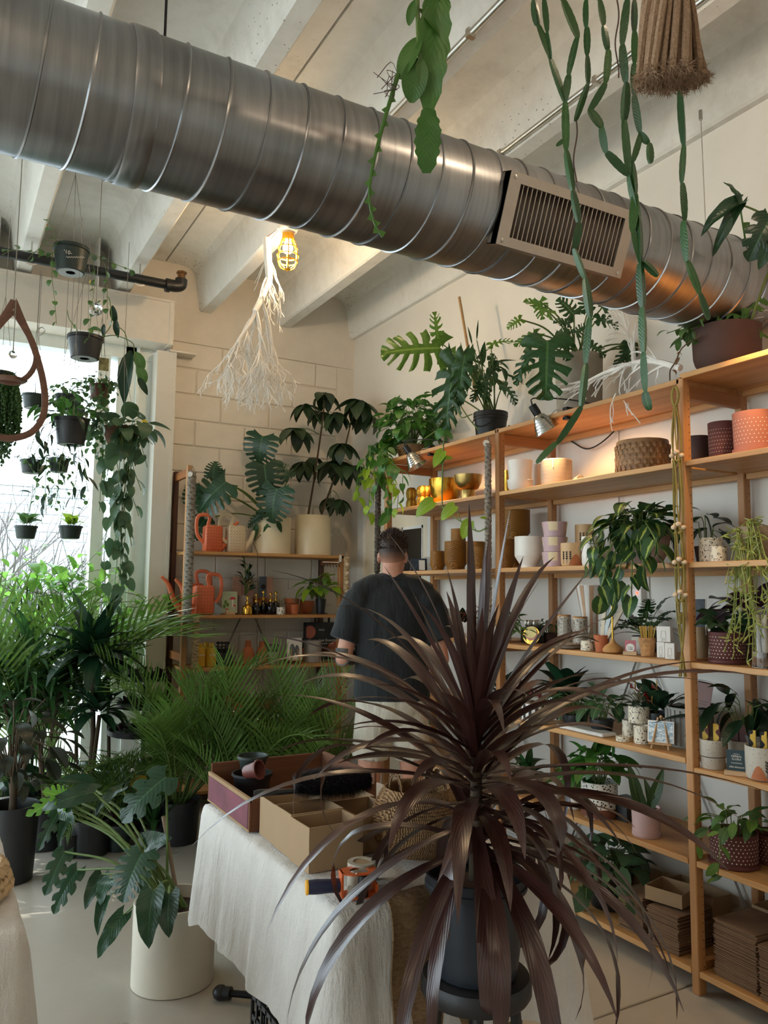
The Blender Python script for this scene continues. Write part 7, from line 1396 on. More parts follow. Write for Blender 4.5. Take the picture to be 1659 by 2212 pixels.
# lower shelf
M_MUST = mat('mustard_plastic', 'C79A1E', .5, var=.03)
for i, (px, Y) in enumerate(((431, 5.55), (455, 5.55), (444, 5.66))):
    p = BP(px, B3, Y); t = thing('plant_food_bottle', ('mustard yellow bottle lettered ARBER, left', 'mustard yellow bottle lettered ARBER, right', 'mustard yellow bottle standing behind the front two')[i], 'bottle', p+V((0, 0, .001)), 0, 'mustard yellow bottles'); MB().lathe([(.034, 0), (.038, .004), (.038, .115), (.03, .13), (.016, .135), (.016, .14)], 28).build('bottle', M_MUST, t); MB().lathe([(.018, .138), (.018, .165), (.0001, .166)], 20).build('cap', M_MUST, t); text('ARBER', .017, M_PORC, t, Matrix.Translation((0, -.0385, .085)) @ Matrix.Rotation(pi/2, 4, 'X'))
for i, (px, Y) in enumerate(((470, 5.7), (478, 5.62), (486, 5.7), (490, 5.55))): mister(('matt black mister at the back left', 'matt black mister in the middle of its group', 'matt black mister at the back right', 'matt black mister nearest the shelf edge')[i], px, 24, 1386, B3, Y, M_BLACK, M_BLACK, 'matt black misters')
for i, (a, b, yt) in enumerate(((522, 548, 1384), (552, 578, 1386))): bturn('terracotta_bottle', ('ridged terracotta bottle behind the palm tips, left', 'ridged terracotta bottle behind the palm tips, right')[i], 'bottle', a, b, yt, B3, M_TERRA, [(.95, 0), (1, .02), (1, .5), (.8, .66), (.4, .78), (.45, .8), (.45, 1)], 5.6, 'terracotta bottles')
t = bturn('bowl', 'grey bowl holding black garden snips', 'bowl', 578, 604, 1408, B3, M_GREYC, P_BOWL, 5.56)
for a in (.3, 1.2, 2.2): MB().tube([(0, 0, .03), (cos(a)*.03, .02, .1)], .005, 6).tube([(cos(a)*.03+.018*cos(q), .02, .12+.022*sin(q)) for q in [k*pi/6 for k in range(13)]], .004, 6, cap=False).build('garden_snips', M_BLACK, t)
p = BP(637, B3, 5.53); t = thing('easel_print', 'grey leaf print on a small easel on the back unit', 'print', p+V((0, 0, .001))); MB().box((-.06, 0, .03), (.06, .004, .19), M=Matrix.Rotation(-.12, 4, 'X')).build('canvas', M_PORC, t, smooth=False)
for x, s_ in ((-.018, 1.0), (.02, .8)): MB().prism([(cos(a)*.022*s_, sin(a)*.048*s_) for a in [k*pi/8 for k in range(16)]], 0, .001, M=Matrix.Rotation(-.12, 4, 'X') @ Matrix.Translation((x, -.001, .1)) @ Matrix.Rotation(pi/2, 4, 'X')).build('printed_leaf', mat('print_grey', '6A6A6E', .7), t, smooth=False)
for s_ in (-1, 1): MB().tube([(s_*.04, -.015, 0), (s_*.015, .03, .16)], .005, 6).build('leg', M_EAS, t)
MB().box((-.05, -.016, .022), (.05, .006, .03)).build('ledge', M_EAS, t, smooth=False)
bturn('concrete_pot', 'pale concrete pot in front of the black kit box', 'pot', 656, 694, 1384, B3, mat('pale_concrete', '9A938A', .8, var=.1), P_STR, 5.62)
p = BP(698, B3, 5.76); k = mpp(p); t = thing('gift_kit', 'black houseplant kit box with a handle and coral circles', 'box', p+V((0, 0, .001))); w, h = 82*k, on(698, 1345, 1, 5.76).z-B3; h_kit = h
MB().bbox((-w/2, 0, 0), (w/2, .06, h), .003).build('carton', mat('black_card', '14171A', .5), t, smooth=False); MB().tube(curve([(-.06, .03, h), (-.055, .03, h+.055), (.0, .03, h+.07), (.055, .03, h+.055), (.06, .03, h)], 6), .009, 8).build('handle', M_BLACK, t)
for x, z, r_ in ((w*.33, h*.25, .07), (-w*.4, h*.75, .05)): MB().prism([(max(-w/2, min(w/2, x+cos(a)*r_)), max(.002, min(h-.002, z+sin(a)*r_))) for a in [i*pi/14 for i in range(28)]], 0, .0012, M=Matrix.Translation((0, -.0003, 0)) @ Matrix.Rotation(pi/2, 4, 'X')).build('coral_circle', mat('coral_print', 'C06A55', .6), t, smooth=False)
for s_, sz, x, z in (('Houseplant Essentials', .03, 0, .52), ('WILD', .02, -.02, .8)): text(s_, sz, M_PORC, t, Matrix.Translation((x, -.0016, h*z)) @ Matrix.Rotation(pi/2, 4, 'X'))
for i, (a, b, yt, z) in enumerate(((480, 530, 1500, B2), (545, 590, 1510, B2), (600, 640, 1530, B2), (660, 700, 1540, B2))): bturn('terracotta_pot', ('tall terracotta pot low on the back unit behind the palms, leftmost', 'terracotta pot low on the back unit, second from the left', 'terracotta pot low on the back unit, third from the left', 'terracotta pot low on the back unit, rightmost')[i], 'pot', a, b, yt, z, M_TERRA, [(.75, 0), (.95, .8), (1, .81), (1, 1)], 5.65, 'terracotta pots low on the back unit')
print_lines(bpy.data.objects['gift_kit'], M_PORC, Matrix.Translation((.01, -.0016, h_kit*.43)) @ Matrix.Rotation(pi/2, 4, 'X'), .16, 1, .01)
# macrame on the back unit, hook rail
rope('grey macrame rope hanging on the left post of the back unit', 'macrame_hanger', 415, 1020, 1330, 0, M_RGREY, .018, 3, .12, axis=1, v=BYF-.035)
rope('beige beaded macrame fringe at the left post of the back unit', 'macrame_hanger', 424, 1335, 1440, 0, M_RBEIGE, .014, 3, .1, axis=1, v=BYF-.03)
t, L = rope('beige macrame hanger with wooden beads on the right post of the back unit', 'macrame_hanger', 749, 1205, 1300, 0, M_RBEIGE, .012, 3, .1, axis=1, v=BYF-.03); 
for z in (.05, .12, .19, .26): MB().ball((0, -.012, -z), .016, 12, 8).build('bead', M_BEAD, t)
t, L = rope('beige macrame fringe low on the right post of the back unit', 'macrame_hanger', 745, 1400, 1500, 0, M_RBEIGE, .014, 3, .1, axis=1, v=BYF-.03)
p = on(720, 1205, 1, BYF-.004); t = thing('hook_rail', 'white over-shelf rail of small hooks', 'hooks', (p.x, p.y, B5-.025)); MB().box((-.09, -.004, -.03), (.07, 0, -.024)).box((.05, -.004, -.03), (.07, .0, .03)).build('rail', M_PORC, t, smooth=False)
for i in range(6): MB().tube([(-.08+.025*i, -.003, -.03), (-.08+.025*i, -.006, -.055), (-.08+.025*i, -.02, -.062), (-.08+.025*i, -.024, -.05)], .0022, 5).build('hook', M_DARK, t)
# ================================================================== HANGING PLANTS BY THE WINDOW
M_CORD = mat('thin_cord', '8A8378', .9); M_CLEAR = mat('wire_thin', '9A9A98', .4, .6); M_PBASE = mat('pot_underside', '9FA3A1', .6)
def hang(lab, px0, px1, y0, y1, Y, m, name='hanging_pot', top=3.5, group='hanging pots by the window', taper=.78, xt=None):
    """nursery pot on three cords; outline columns px0..px1, rows y0..y1"""
    pc = (px0+px1)/2; a, b = on(pc, y0, 1, Y), on(pc, y1, 1, Y); r = (px1-px0)/2*mpp(a); h = max(.05, (a.z-b.z)*.88); t = thing(name, lab, 'hanging plant', (a.x, Y, a.z-h), 0, group)
    MB().lathe([(r*taper*.35, .004), (r*taper*.9, .001), (r*taper, .004), (r*.96, h*.85), (r*1.03, h*.86), (r*1.03, h), (r*.96, h), (r*.9, h*.82), (.0001, h*.82)], 36).build('pot', m, t); MB().lathe([(r*taper*.34, .003), (r*taper*.88, .0), (r*taper*.88, .003)], 28).build('pot_underside', M_PBASE, t)
    MB().lathe([(r*.9, h*.83), (.0001, h*.88)], 20).build('soil', M_SOIL, t); hgt = max(.1, top-t.location.z); kz = min(hgt, h+.45); mb = MB()
    for k in range(3): q = k*2.094+.5; mb.tube([(cos(q)*r, sin(q)*r, h), (0, 0, kz)], .0013, 4)
    mb.tube([(0, 0, kz), (0, 0, hgt)], .0016, 4).build('hanging_cord', M_CORD, t); t['r'] = r; t['h'] = h; return t, V(t.location)+V((0, 0, h))
YH = 5.1
t, c = hang('dark green hanging pot highest up by the black pipe, with thin trailing coin-leaf stems', 118, 192, 536, 598, 4.75, M_NURSG, top=ZT+.3); t['x'] = 1; del t['x']
text("'10-", .03, M_PORC, t, Matrix.Translation((-.03, -t['r']*.93, t['h']*.55)) @ Matrix.Rotation(pi/2, 4, 'X')); print_lines(t, M_PORC, Matrix.Translation((.01, -t['r']*.93, t['h']*.42)) @ Matrix.Rotation(pi/2, 4, 'X') @ Matrix.Rotation(.2, 4, 'Z'), .1, 1, .014, True)
def W(pts, Y): return [on(x, y, 1, Y) for x, y in pts]
for pts, k in ((((140, 535), (125, 530), (112, 490), (100, 475)), 'coin'), (((140, 535), (100, 530), (75, 545), (60, 560)), 'coin'), (((125, 545), (80, 545), (30, 540), (5, 550)), 'coin'), (((118, 540), (112, 590), (118, 650), (122, 700)), 'coin'), (((185, 545), (215, 555), (260, 575), (290, 585)), 'coin'), (((188, 550), (205, 590), (200, 650), (192, 730)), 'coin'), (((185, 548), (225, 570), (232, 640), (232, 690)), 'coin')): vine(t, [c]+W(pts, 4.72), LF['coin'], .05, .04, r=.0018, start=.3, hang=.2)
for b, e in (((101, 477), (88, 458)), ((104, 485), (95, 492)), ((196, 605), (192, 612))): leafpx(t, rnd.choice(LF['yel']), b, e, 4.9, 1, name='yellow_leaf')
t, c = hang('black hanging pot with an arching thick-leaved hoya below the green one', 148, 222, 728, 783, 4.9, M_NURS, top=ZT)
for b, e, w in (((283, 757), (263, 872), .8), ((292, 760), (314, 805), 1.0), ((297, 790), (320, 832), 1.0), ((298, 815), (320, 852), .9), ((283, 795), (266, 835), 1.0), ((243, 660), (248, 702), .9), ((250, 690), (253, 730), .9), ((218, 650), (207, 655), 1.0), ((193, 712), (222, 705), 1.0), ((190, 725), (188, 752), 1.0), ((225, 700), (222, 730), .9), ((162, 700), (160, 710), 1.2), ((195, 728), (192, 755), 1)): leafpx(t, rnd.choice(LF['hoya'] if w > .95 else LF['peace']), b, e, 4.95, w)
for pts in (((215, 735), (240, 700), (237, 650), (230, 640)), ((218, 728), (250, 725), (285, 740), (290, 760), (297, 815)), ((175, 730), (165, 710), (150, 690), (145, 670)), ((255, 705), (270, 720), (277, 750))): MB().tube([q-V(t.location) for q in curve(W(pts, 4.88), 6)], .003, 5).build('vine', M_STEM, t)
hang('small empty dark hanging pot at the left behind the teardrop hanger', 49, 98, 853, 887, 5.3, M_NURSG, top=3.5); 
t, c = hang('small hanging pot wrapped in fine trailing foliage', 120, 174, 855, 896, 5.3, M_NURSG, top=3.5); bushy(t, c, 60, LF['coin'], .04, (.13, .13, .1), low=-.8)
t, c = hang('maroon hanging pot with long strings of tiny leaves', 194, 235, 832, 868, 5.2, mat('pot_maroon', '6B3A33', .45), top=3.5)
for i in range(11): x = 192+i*4.5; vine(t, [c, c+V((U(-.08, .08), -.08, .01)), on(x, 900+U(0, 40), 1, 5.1), on(x+U(-6, 6), 960+U(0, 130), 1, 5.1)], LF['coin'], .035, .036, r=.0012, start=.15, hang=.4)
bushy(t, c, 24, LF['coin'], .05, (.11, .1, .06))
t, c = hang('largest black hanging pot in the middle of the window with cascading stems', 120, 191, 905, 970, 4.7, M_NURS, top=ZT); bushy(t, c+V((0, 0, .02)), 40, LF['pothos']+LF['peace'], .085, (.19, .16, .1), low=-.4)
for pts in (((110, 930), (100, 1000), (98, 1060), (100, 1110)), ((105, 940), (80, 970), (70, 990)), ((170, 980), (165, 1030), (155, 1080)), ((180, 985), (185, 1030), (190, 1060)), ((130, 1000), (125, 1060), (120, 1090)), ((90, 920), (75, 945), (65, 975))): vine(t, [c]+W(pts, 4.65), LF['dlance'], .045, .085, r=.002, start=.25, hang=.5)
t, c = hang('coco fibre hanging basket with long silvery heart-leaf vines at the window jamb', 222, 301, 925, 976, 4.9, mat('coco_fibre', '5A3F2E', .95, var=.4, scale=60, bump=1.2, bs=80), name='hanging_basket', top=ZT, taper=.6); bushy(t, c+V((.02, -.02, 0)), 24, LF['scin'], .11, (.18, .16, .1), low=-.5)
for x, y in ((230, 1330), (250, 1305), (262, 1335), (275, 1250), (240, 1200), (215, 1105), (300, 1115), (318, 1010), (285, 1180), (256, 1150), (248, 1265), (225, 1060), (305, 1060), (330, 960)):
    e = on(x, y, 1, 4.82); vine(t, [c, c.lerp(e, .15)+V((U(-.06, .1), -.12, .03)), c.lerp(e, .55)+V((U(-.05, .05), -.06, 0)), e], LF['scin'], .1, .09, r=.0022, start=.08, hang=.75)
for b, e in (((307, 905), (322, 925)),): leafpx(t, LF['yel'][0], b, e, 5.0, .8, name='yellow_leaf')
MB().tube([c-V(t.location), on(285, 870, 1, 4.9)-V(t.location), on(277, 870, 1, 4.9)-V(t.location)], .0015, 4).build('wire', M_DARK, t)
for lab, a, b, y0, y1 in (('left one of the two hanging pots sharing a row at mid window', 45, 92, 994, 1027), ('right one of the two hanging pots sharing a row at mid window', 106, 150, 991, 1025)):
    t, c = hang(lab, a, b, y0, y1, 5.35, M_NURSG, top=3.5); bushy(t, c, 14, LF['dlance'], .08, (.11, .1, .06)); 
    for k in range(4): e = on(rnd.uniform(a-5, b+60), y1+U(30, 70), 1, 5.28); vine(t, [c, c+V((U(-.08, .08), -.08, .02)), e], LF['coin'], .03, .032, r=.0012, start=.3)
for lab, a, b in (('lowest hanging pot on the left, with a thin trailing stem', 33, 80), ('lowest hanging pot on the right, with pale new leaves', 128, 177)):
    t, c = hang(lab, a, b, 1136, 1168, 5.35, M_NURSG, top=3.5); tuft(t, c, 7, LF['neon'] if a > 100 else LF['coin'], .1, .5, 1.3); vine(t, [c, on((a+b)/2+10, 1085, 1, 5.3), on((a+b)/2+20, 1060, 1, 5.3)], LF['dlance'], .06, .08, r=.002)
t, c = hang('hanging string-of-pearls forming a dense green curtain at the left edge', -25, 30, 805, 840, 4.9, M_NURS, top=ZT); pe = MB()
for i in range(130):
    x = U(-30, 42); y1 = 990-abs(x-5)*1.6+U(-40, 20); P = curve([c+V((U(-.08, .08), U(-.08, .0), .0)), on(x, 850, 1, U(4.75, 4.95)), on(x+U(-4, 4), y1, 1, U(4.75, 4.95))], 5)
    pe.tube([q-V(t.location) for q in P], .0009, 3, cap=False)
    for j in range(2, len(P)):
        for s_ in range(3): q = P[j].lerp(P[j-1], s_/3)-V(t.location)+V((U(-.008, .008), U(-.008, .008), 0)); pe.add([q+V((.008, 0, 0)), q+V((-.008, 0, 0)), q+V((0, .008, 0)), q+V((0, -.008, 0)), q+V((0, 0, .01)), q+V((0, 0, -.01))], [(0, 2, 4), (2, 1, 4), (1, 3, 4), (3, 0, 4), (2, 0, 5), (1, 2, 5), (3, 1, 5), (0, 3, 5)])
pe.build('pearl_strings', G['hoya'], t)['kind'] = 'stuff'
# teardrop hanger, crystal balls
a = on(30, 650, 1, 4.3); td = thing('teardrop_hanger', 'bent wood teardrop plant hanger with a looped inner ring', 'hanger', a); k = mpp(a); WD = mat('bent_wood', '6E4A38', .55, var=.25, sc=(1, 1, 3), scale=12); WD2 = mat('bent_wood_blue', '7A7488', .5, var=.2, sc=(1, 1, 3), scale=12)
def tear(pts): 
    R = [(x-30, y-650) for x, y in pts]; L = [(-x, y) for x, y in reversed(R[1:-1])]; return [(x*k, 0, -y*k) for x, y in R+L+[R[0]]]
MB().tube(curve(tear(((30, 650), (48, 690), (70, 735), (83, 770), (97, 820), (103, 870), (95, 910), (72, 938), (30, 951))), 6), .011, 6, flat=1.7).build('outer_ring', WD, td); MB().tube(curve(tear(((30, 672), (52, 705), (75, 745), (80, 775), (70, 805), (50, 825), (30, 830))), 6), .009, 6, flat=1.7).build('inner_ring', WD, td)
MB().lathe([(.0001, 0), (.07, .0), (.085, .012), (.08, .014), (.0001, .006)], 28, c=(0, 0, -178*k)).build('small_tray', WD, td); MB().tube([(0, 0, 0), (0, 0, ZT+.3-a.z)], .0025, 5).build('hanging_cord', M_CORD, td)
M_CRYS = glassmat('crystal', 'FFFFFF', 0, 1.5)
for lab, x, y, r_, Y in (('larger clear crystal ball on a twine cord below the black pipe', 207, 668, 14.5, 4.5), ('small clear crystal ball inside the teardrop hanger', 28, 766, 9, 4.28)):
    p = on(x, y, 1, Y); r = r_*mpp(p); t = thing('crystal_ball', lab, 'ornament', p, 0, 'crystal balls'); MB().ball((0, 0, 0), r, 16, 10).build('ball', M_CRYS, t, smooth=False); MB().tube([(0, 0, r), (0, 0, r+.02)], .004, 6).tube([(0, 0, r+.02), (0, 0, (ZS if r_ > 10 else 2.95)-p.z)], .0022, 5).build('twine', M_CORD, t)
p = on(90, 715, 1, YB-.19); tag(MB().tube(curve([p+V((-.02, 0, .01)), p+V((.0, 0, .025)), p+V((.02, 0, .005)), p+V((.005, 0, -.02)), p+V((-.015, 0, -.035))], 5), .004, 6).build('hook', M_STEEL, None), 'small metal hook on the window header', 'hook')
p = on(224, 787, 1, 5.0); t = thing('plant_tag', 'small picture tag hanging on a string in front of the window', 'tag', p); MB().box((-.03, -.001, -.04), (.03, .001, .04)).build('card', mat('tag_photo', '8A8458', .5, var=.7, scale=40), t, smooth=False); MB().tube([(0, 0, .04), (0, 0, ZT-p.z)], .001, 4).build('string', M_CORD, t)

# ================================================================== HANGING OVERHEAD, NEAR THE VIEWER
sg = MB(); n_ = 10; vs = []; uvs = []; fs = []; K = 12
for i in range(n_+1):
    t_ = i/n_; w = (sin(pi*min(1, t_*.92+.06))**.32)
    for k in range(K):
        a = k*2*pi/K; rr = (.075+.085*(max(0, cos(1.5*a)**2)**2))*w*(1+.05*(i % 2)); vs.append((cos(a)*rr, t_, sin(a)*rr)); uvs.append((k/K, t_))
fs = [(i*K+k, i*K+(k+1) % K, (i+1)*K+(k+1) % K, (i+1)*K+k) for i in range(n_) for k in range(K)]+[tuple(range(K)), tuple(range(n_*K, n_*K+K))]
SEG = sg.add(vs, fs, uvs=uvs).mesh('segment', G['cactus'], ang=70)
DK = 1.75
kc = thing('chain_cactus', 'chain cactus with long jointed green strands dangling in front of the duct', 'plant', dp(1330, -170, DK)); o = V(kc.location)
pot(kc, .1, .13, .12, M_TERRA); MB().tube([(-.12, 0, .12), (0, 0, .4), (.12, 0, .12)], .003, 5).tube([(0, -.12, .12), (0, 0, .4), (0, .12, .12)], .003, 5).tube([(0, 0, .4), (0, 0, ZS-o.z)], .003, 5).build('hanging_cord', M_CORD, kc)
def chain(pts, d=DK, seglen=88, wid=.9):
    P = [(x, y) for x, y in pts]
    if P[0][1] <= 5: P = [(P[0][0]*.75+1330*.25, -150)]+P
    for i in range(len(P)-1):
        (x0, y0), (x1, y1) = P[i], P[i+1]; L = math.hypot(x1-x0, y1-y0); m = max(1, round(L/seglen))
        for j in range(m):
            a, b = (x0+(x1-x0)*j/m, y0+(y1-y0)*j/m), (x0+(x1-x0)*(j+1)/m, y0+(y1-y0)*(j+1)/m); A, B = dp(*a, d), dp(*b, d); ln = (B-A).length*1.02; wd = .068*wid*U(.85, 1.15)
            M_ = Matrix.Translation(A-o) @ frame_to(B-A, V((U(-1, 1), U(-1, 1), 0))) @ Matrix.Diagonal((wd, ln, wd, 1)); put('segment', SEG, kc, M=M_)
chain(((1153, 0), (1161, 54), (1188, 125), (1221, 222), (1223, 325), (1237, 412), (1250, 482), (1240, 537), (1264, 602), (1275, 686), (1266, 785), (1255, 879), (1203, 957), (1160, 1000)))
chain(((1215, 0), (1248, 81), (1229, 163), (1221, 222))); chain(((1294, 0), (1313, 108), (1307, 179), (1272, 238), (1300, 275), (1310, 330), (1356, 378)), seglen=60); chain(((1356, 0), (1345, 98), (1353, 179), (1348, 260), (1359, 379), (1380, 471), (1383, 569), (1388, 664), (1391, 760), (1395, 846), (1405, 885)), wid=1.0)
chain(((1470, 0), (1470, 190), (1478, 314), (1473, 396), (1478, 477), (1484, 564), (1511, 634), (1530, 690)), d=1.8); chain(((1370, 0), (1370, 206), (1383, 287), (1402, 309), (1405, 352)), seglen=60); chain(((1383, 287), (1365, 350), (1372, 420), (1366, 500), (1383, 569)), seglen=75); chain(((1267, 0), (1268, 120), (1270, 180), (1243, 260)), seglen=60, wid=.7); chain(((1389, 564), (1421, 596))); chain(((1222, 300), (1202, 315)), wid=.6); chain(((1175, 0), (1182, 70), (1190, 128)), wid=.8)
for x, y0, y1 in ((1333, 0, 170), (1243, 262, 395)): MB().tube([dp(x+4*sin(y*.05), y, DK)-o for y in range(y0, y1, 12)], .0018, 5).build('aerial_root', mat('dry_root', '5A4640', .9), kc)
DE = 1.6
ek = thing('epiphyllum', 'orchid cactus with flat wavy green stems hanging down above the man', 'plant', dp(930, -170, DE)); o = V(ek.location); pot(ek, .09, .12, .11, M_NURS); MB().tube([(-.11, 0, .11), (0, 0, .4), (.11, 0, .11)], .003, 5).tube([(0, 0, .4), (0, 0, ZS-o.z)], .003, 5).build('hanging_cord', M_CORD, ek)
P_WAVY = lambda t: (max(0, sin(pi*min(1, t*.93+.04)))**.5)*(1+.1*sin(t*38)); WV = [blade('flat_stem', G['epi'], P_WAVY, 22, .36, f, d, cols=2, wave=.3) for f, d in ((.25, .15), (.1, .3))]; PAD = [blade('flat_stem', G['epi'], P_ROUND, 10, .62, .2, .3, cols=2)]
for b, e, w, me in (((948, -40), (925, 235), .72, WV[0]), ((926, 233), (922, 370), 1.15, WV[1]), ((905, 125), (888, 218), 1.0, PAD[0]), ((908, 80), (860, 165), .75, PAD[0]), ((905, 20), (970, 85), .62, PAD[0]), ((898, 0), (882, 52), .7, PAD[0]), ((940, -30), (965, 12), 1, PAD[0]), ((955, 0), (925, 145), .7, WV[1])): leafpx(ek, me, b, e, DE, w, name='flat_stem')
MB().tube(curve([dp(x, y, DE)-o for x, y in ((935, -150), (905, -40), (903, 60), (908, 130))], 6), .0045, 6).build('woody_stem', M_STEM, ek)
mb = MB(); P = curve([dp(x, y, DE) for x, y in ((860, 160), (845, 210), (822, 290), (803, 370), (798, 430), (808, 480), (826, 513))], 6); mb.tube([q-o for q in P], [.005-.0001*i for i in range(len(P))], 6)
for i in range(6, len(P)-1, 2): t = (P[i+1]-P[i]).normalized(); sd = t.cross(CF).normalized()*(1 if i % 4 else -1); q = P[i]-o; mb.add([q-t*.008, q+t*.012, q+t*.006+sd*.012], [(0, 1, 2)])
mb.build('thin_stem', G['epi'], ek); rt_ = MB(); rg = random.Random(2)
for i in range(12): b = dp(855+U(-6, 8), 165+U(-10, 40), DE)-o; rt_.tube(curve([b, b+V((U(-.03, 0), 0, U(-.02, .02))), b+V((U(-.06, -.01), U(-.02, .02), U(-.04, .01)))], 3), .0008, 4)
rt_.build('hair_roots', mat('dry_root', '5A4640', .9), ek)['kind'] = 'stuff'
DT = 1.25
ts = thing('macrame_tassel', 'thick tan rope tassel with frayed ends hanging in at the top', 'tassel', dp(1440, -70, DT)); o = V(ts.location); M_TAS = mat('tan_rope', '9A7C62', .95, var=.25, scale=220, bump=.8, bs=300)
rg = random.Random(6); fr_ = MB(); MB().tube([(0, 0, 0), (0, 0, ZS-o.z)], .012, 8).lathe([(.03, -.02), (.034, -.01), (.034, .02), (.03, .03)], 20).build('gathering_knot', M_TAS, ts)
for i in range(46):
    a = i*2.39996; q = sqrt((i+.5)/46); ex, ey = 1452+cos(a)*q*80, 172+sin(a)*q*26-(cos(a)*q)*8; E = dp(ex, ey, DT+sin(a)*q*.05); B = o+V((cos(a)*q*.028, sin(a)*q*.028, 0))
    MB().tube([p-o for p in curve([B, B.lerp(E, .5)+(CR*cos(a)+CF*sin(a))*q*.004, E], 5)], .0058, 6).build('rope', M_TAS, ts)
    for j in range(70):
        b = E-o+V((rg.uniform(-.007, .007), rg.uniform(-.007, .007), rg.uniform(-.004, .014))); d = V((rg.uniform(-1, 1), rg.uniform(-1, 1), rg.uniform(-1.3, .3))).normalized()*rg.uniform(.006, .017); s_ = d.cross(V((rg.random(), rg.random(), .3))).normalized()*.0009; fr_.add([b-s_, b+s_, b+d], [(0, 1, 2)])
fr_.build('frayed_ends', M_TAS, ts, smooth=False)['kind'] = 'stuff'

# ================================================================== FLOOR PLANTS BY THE WINDOW
p = V((.42, 4.62, 0)); t = thing('potted_rubber_tree', 'small tree with dark oval leaves in a large black pot at the left edge', 'plant', p); r = 55*mpp(p); pot(t, r*.86, r, .38, M_NURS, .006, lip=.006, lh=.03, fill=.82); c = p+V((0, 0, .32)); q = on(25, 1620, 1, 4.62)
MB().tube([c-p, (c.lerp(q, .5)-p)+V((.01, 0, 0)), q-p], [.02, .017, .012], 10).build('trunk', M_TRUNK, t); bushy(t, on(30, 1600, 1, 4.6), 46, LF['rubber'], .14, (.3, .28, .22), low=-.8, m=M_TRUNK, r=.004); bushy(t, on(35, 1690, 1, 4.6), 8, LF['rubber'], .15, (.12, .1, .08), stem=False)
def floorplant(lab, px, Y, r, h, m, name='potted_plant'):
    p = on(px, 1700, 1, Y); t = thing(name, lab, 'plant', (p.x, Y, 0)); pot(t, r*.85, r, h, m, .005, lip=.004, lh=.02); return t, V((p.x, Y, h*.86))
t, c = floorplant('compact dracaena with a dark rosette on a ringed stem', 190, 4.95, .11, .2, M_NURS); hd_ = on(200, 1415, 1, 4.95); MB().tube([c-V(t.location), c.lerp(hd_, .5)-V(t.location)+V((.02, 0, 0)), hd_-V(t.location)], [.016, .015, .013], 10).build('stem', M_TRUNK, t); tuft(t, hd_, 52, LF['dlance'], .33, -.5, 1.4, spread=.02); tuft(t, on(215, 1540, 1, 4.9), 30, LF['dlance'], .22, -.3, 1.3); MB().tube([c-V(t.location), on(215, 1545, 1, 4.9)-V(t.location)], .012, 8).build('stem', M_TRUNK, t)
for i, (px, y, Y, lab) in enumerate(((100, 1440, 5.1, 'dragon tree with drooping strap leaves, right of the left edge'), (30, 1470, 5.2, 'dragon tree with drooping strap leaves at the left edge'))):
    t, c = floorplant(lab, px, Y, .13, .24, M_NURS)
    for k in range(3):
        hd_ = on(px+(-35, 30, 5)[k], y+(0, 40, 90)[k], 1, Y); MB().tube([c-V(t.location), c.lerp(hd_, .6)-V(t.location)+V((U(-.05, .05), 0, 0)), hd_-V(t.location)], .011, 8).build('stem', M_TRUNK, t); tuft(t, hd_, 34, [blade('leaf', G['strap'], P_LANCE, 8, .085, .2, d) for d in (.9, 1.5, 2.0)], .42, -.1, 1.35)
for i, (px, y, Y, lab, R) in enumerate(((165, 1330, 5.6, 'leafy ficus glowing green against the window, middle one', (.4, .2, .34)), (60, 1330, 5.6, 'leafy ficus glowing green against the window, left one', (.34, .2, .4)), (235, 1385, 5.5, 'leafy ficus glowing green against the window, beside the jamb', (.22, .2, .22)))):
    t, c = floorplant(lab, px, Y, .14, .26, M_TERRA); k = on(px, y, 1, Y); MB().tube([c-V(t.location), k-V(t.location)+V((0, 0, -.1))], .012, 8).build('trunk', M_TRUNK, t); bushy(t, k, 120 if i < 2 else 60, LF['outd'], .105, R, low=-.95, r=.003)
    for a in range(4): vine(t, [k, k+V((U(-.3, .3), 0, U(.1, .3))), k+V((U(-.35, .35), 0, U(.3, .5)))], LF['outd'], .05, .08)
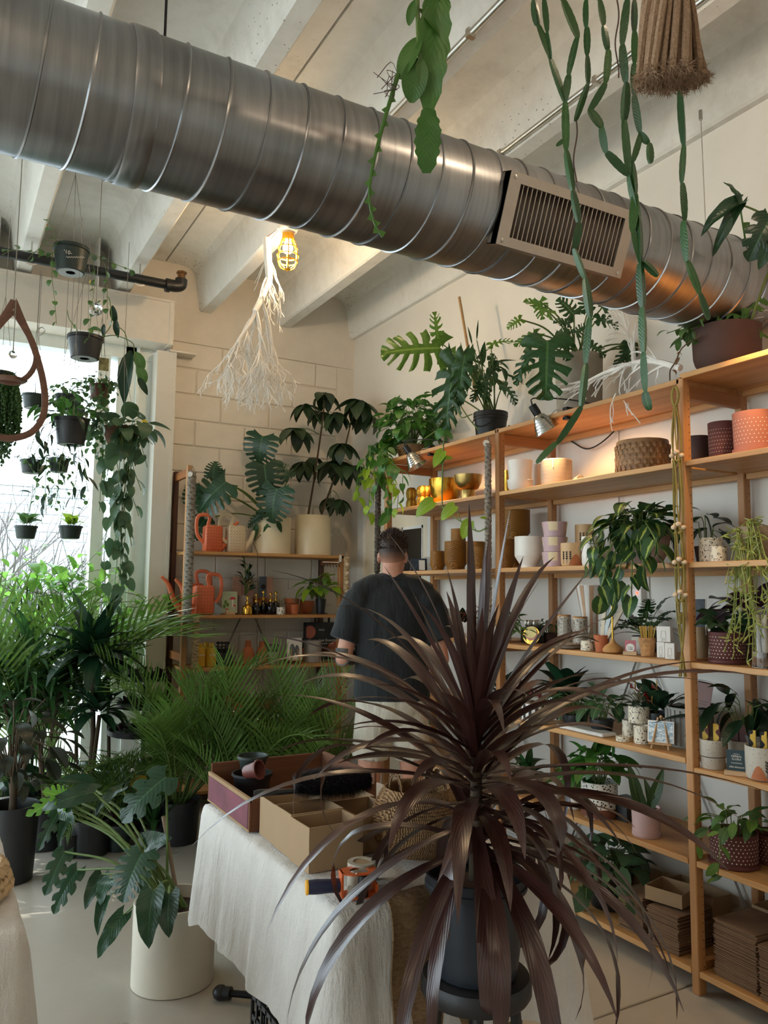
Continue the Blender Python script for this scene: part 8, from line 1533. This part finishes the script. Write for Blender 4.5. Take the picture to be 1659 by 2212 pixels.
# small pots on the floor and a tiered stand
for i, (px, py, lab, r, h, m, kind) in enumerate(((150, 1850, 'snake plant in a black pot behind the white monstera pot', .07, .13, M_NURS, 'sn'), (255, 1835, 'snake plant in a charcoal pot nearer the table', .08, .15, M_NURSG, 'sn'), (195, 1800, 'leafy plant in a grey round pot between the snake plants', .1, .17, mat('mid_grey_pot', '6F6C6C', .6), 'b'), (290, 1790, 'yellowing croton in a black pot under the palms', .08, .14, M_NURS, 'y'), (330, 1830, 'grassy plant in a black pot by the tablecloth', .07, .12, M_NURS, 'g'), (100, 1770, 'pale green fingered plant at the foot of the rubber tree', .08, .15, M_NURS, 'f'), (5, 1800, 'broad leaved plant in a white pot at the left edge', .11, .24, M_WPOT, 'b'))):
    p = on(px, py, 2, 0); t = thing('potted_plant', lab, 'plant', (p.x, p.y, 0)); pot(t, r*.8, r, h, m, .004, lip=.003, lh=.015); c = p+V((0, 0, h*.87))
    if kind == 'sn': tuft(t, c, 11, [sn[0], sn[1]], .26, 1.0, 1.5, spread=.03, sx=.75)
    elif kind == 'g': tuft(t, c, 34, LF['strap'], .3, .5, 1.4)
    elif kind == 'f': bushy(t, c+V((0, 0, .12)), 26, LF['monl'], .13, (.16, .16, .1))
    elif kind == 'y': bushy(t, c+V((0, 0, .14)), 26, LF['yel']+LF['pothos']+LF['rubber'], .15, (.16, .16, .14))
    else: bushy(t, c+V((0, 0, .12)), 26, LF['heart'], .14, (.18, .18, .13))
p = on(305, 1700, 1, 5.3); t = thing('tiered_stand', 'three tier round tray stand of succulents in front of the window jamb', 'plant stand', (p.x, 5.3, 0)); MB().tube([(0, 0, 0), (0, 0, on(305, 1440, 1, 5.3).z)], .014, 10).build('pole', M_DARK, t); MB().lathe([(.16, 0), (.17, .02), (.02, .04)], 28).build('base', M_DARK, t)
for i, (y, r) in enumerate(((1470, .14), (1528, .17), (1585, .22))):
    z = on(305, y, 1, 5.3).z; MB().lathe([(r*.95, z), (r, z+.005), (r*1.02, z+.035), (r*.97, z+.035), (r*.95, z+.01), (.0001, z+.008)], 36).build('tray', M_DARK, t)
    for k in range(7+2*i): a = k*6.283/(7+2*i); tuft(t, V((p.x+cos(a)*r*.7, 5.3+sin(a)*r*.7, z+.02)), 8, LF['lance'] if k % 2 else LF['purple'], .06, .2, 1.3)
for lab, p in (('round white price tag on the grey macrame of the middle post', on(1050, 957, 0, XF-.045)), ('round white price tag on the back unit macrame', on(411, 1024, 1, BYF-.058))):
    t = thing('price_tag', lab, 'tag', p, 0, 'round macrame tags'); MB().lathe([(.0001, -.0008), (.017, -.0008), (.017, .0008), (.0001, .0008)], 24, M=frame_to((0, 0, 1), (-.6, -.8, 0)) @ Matrix.Identity(4)).build('disc', M_PORC, t)
    MB().tube([(0, 0, .014), (.01, .01, .03)], .001, 4).build('string', M_CORD, t)
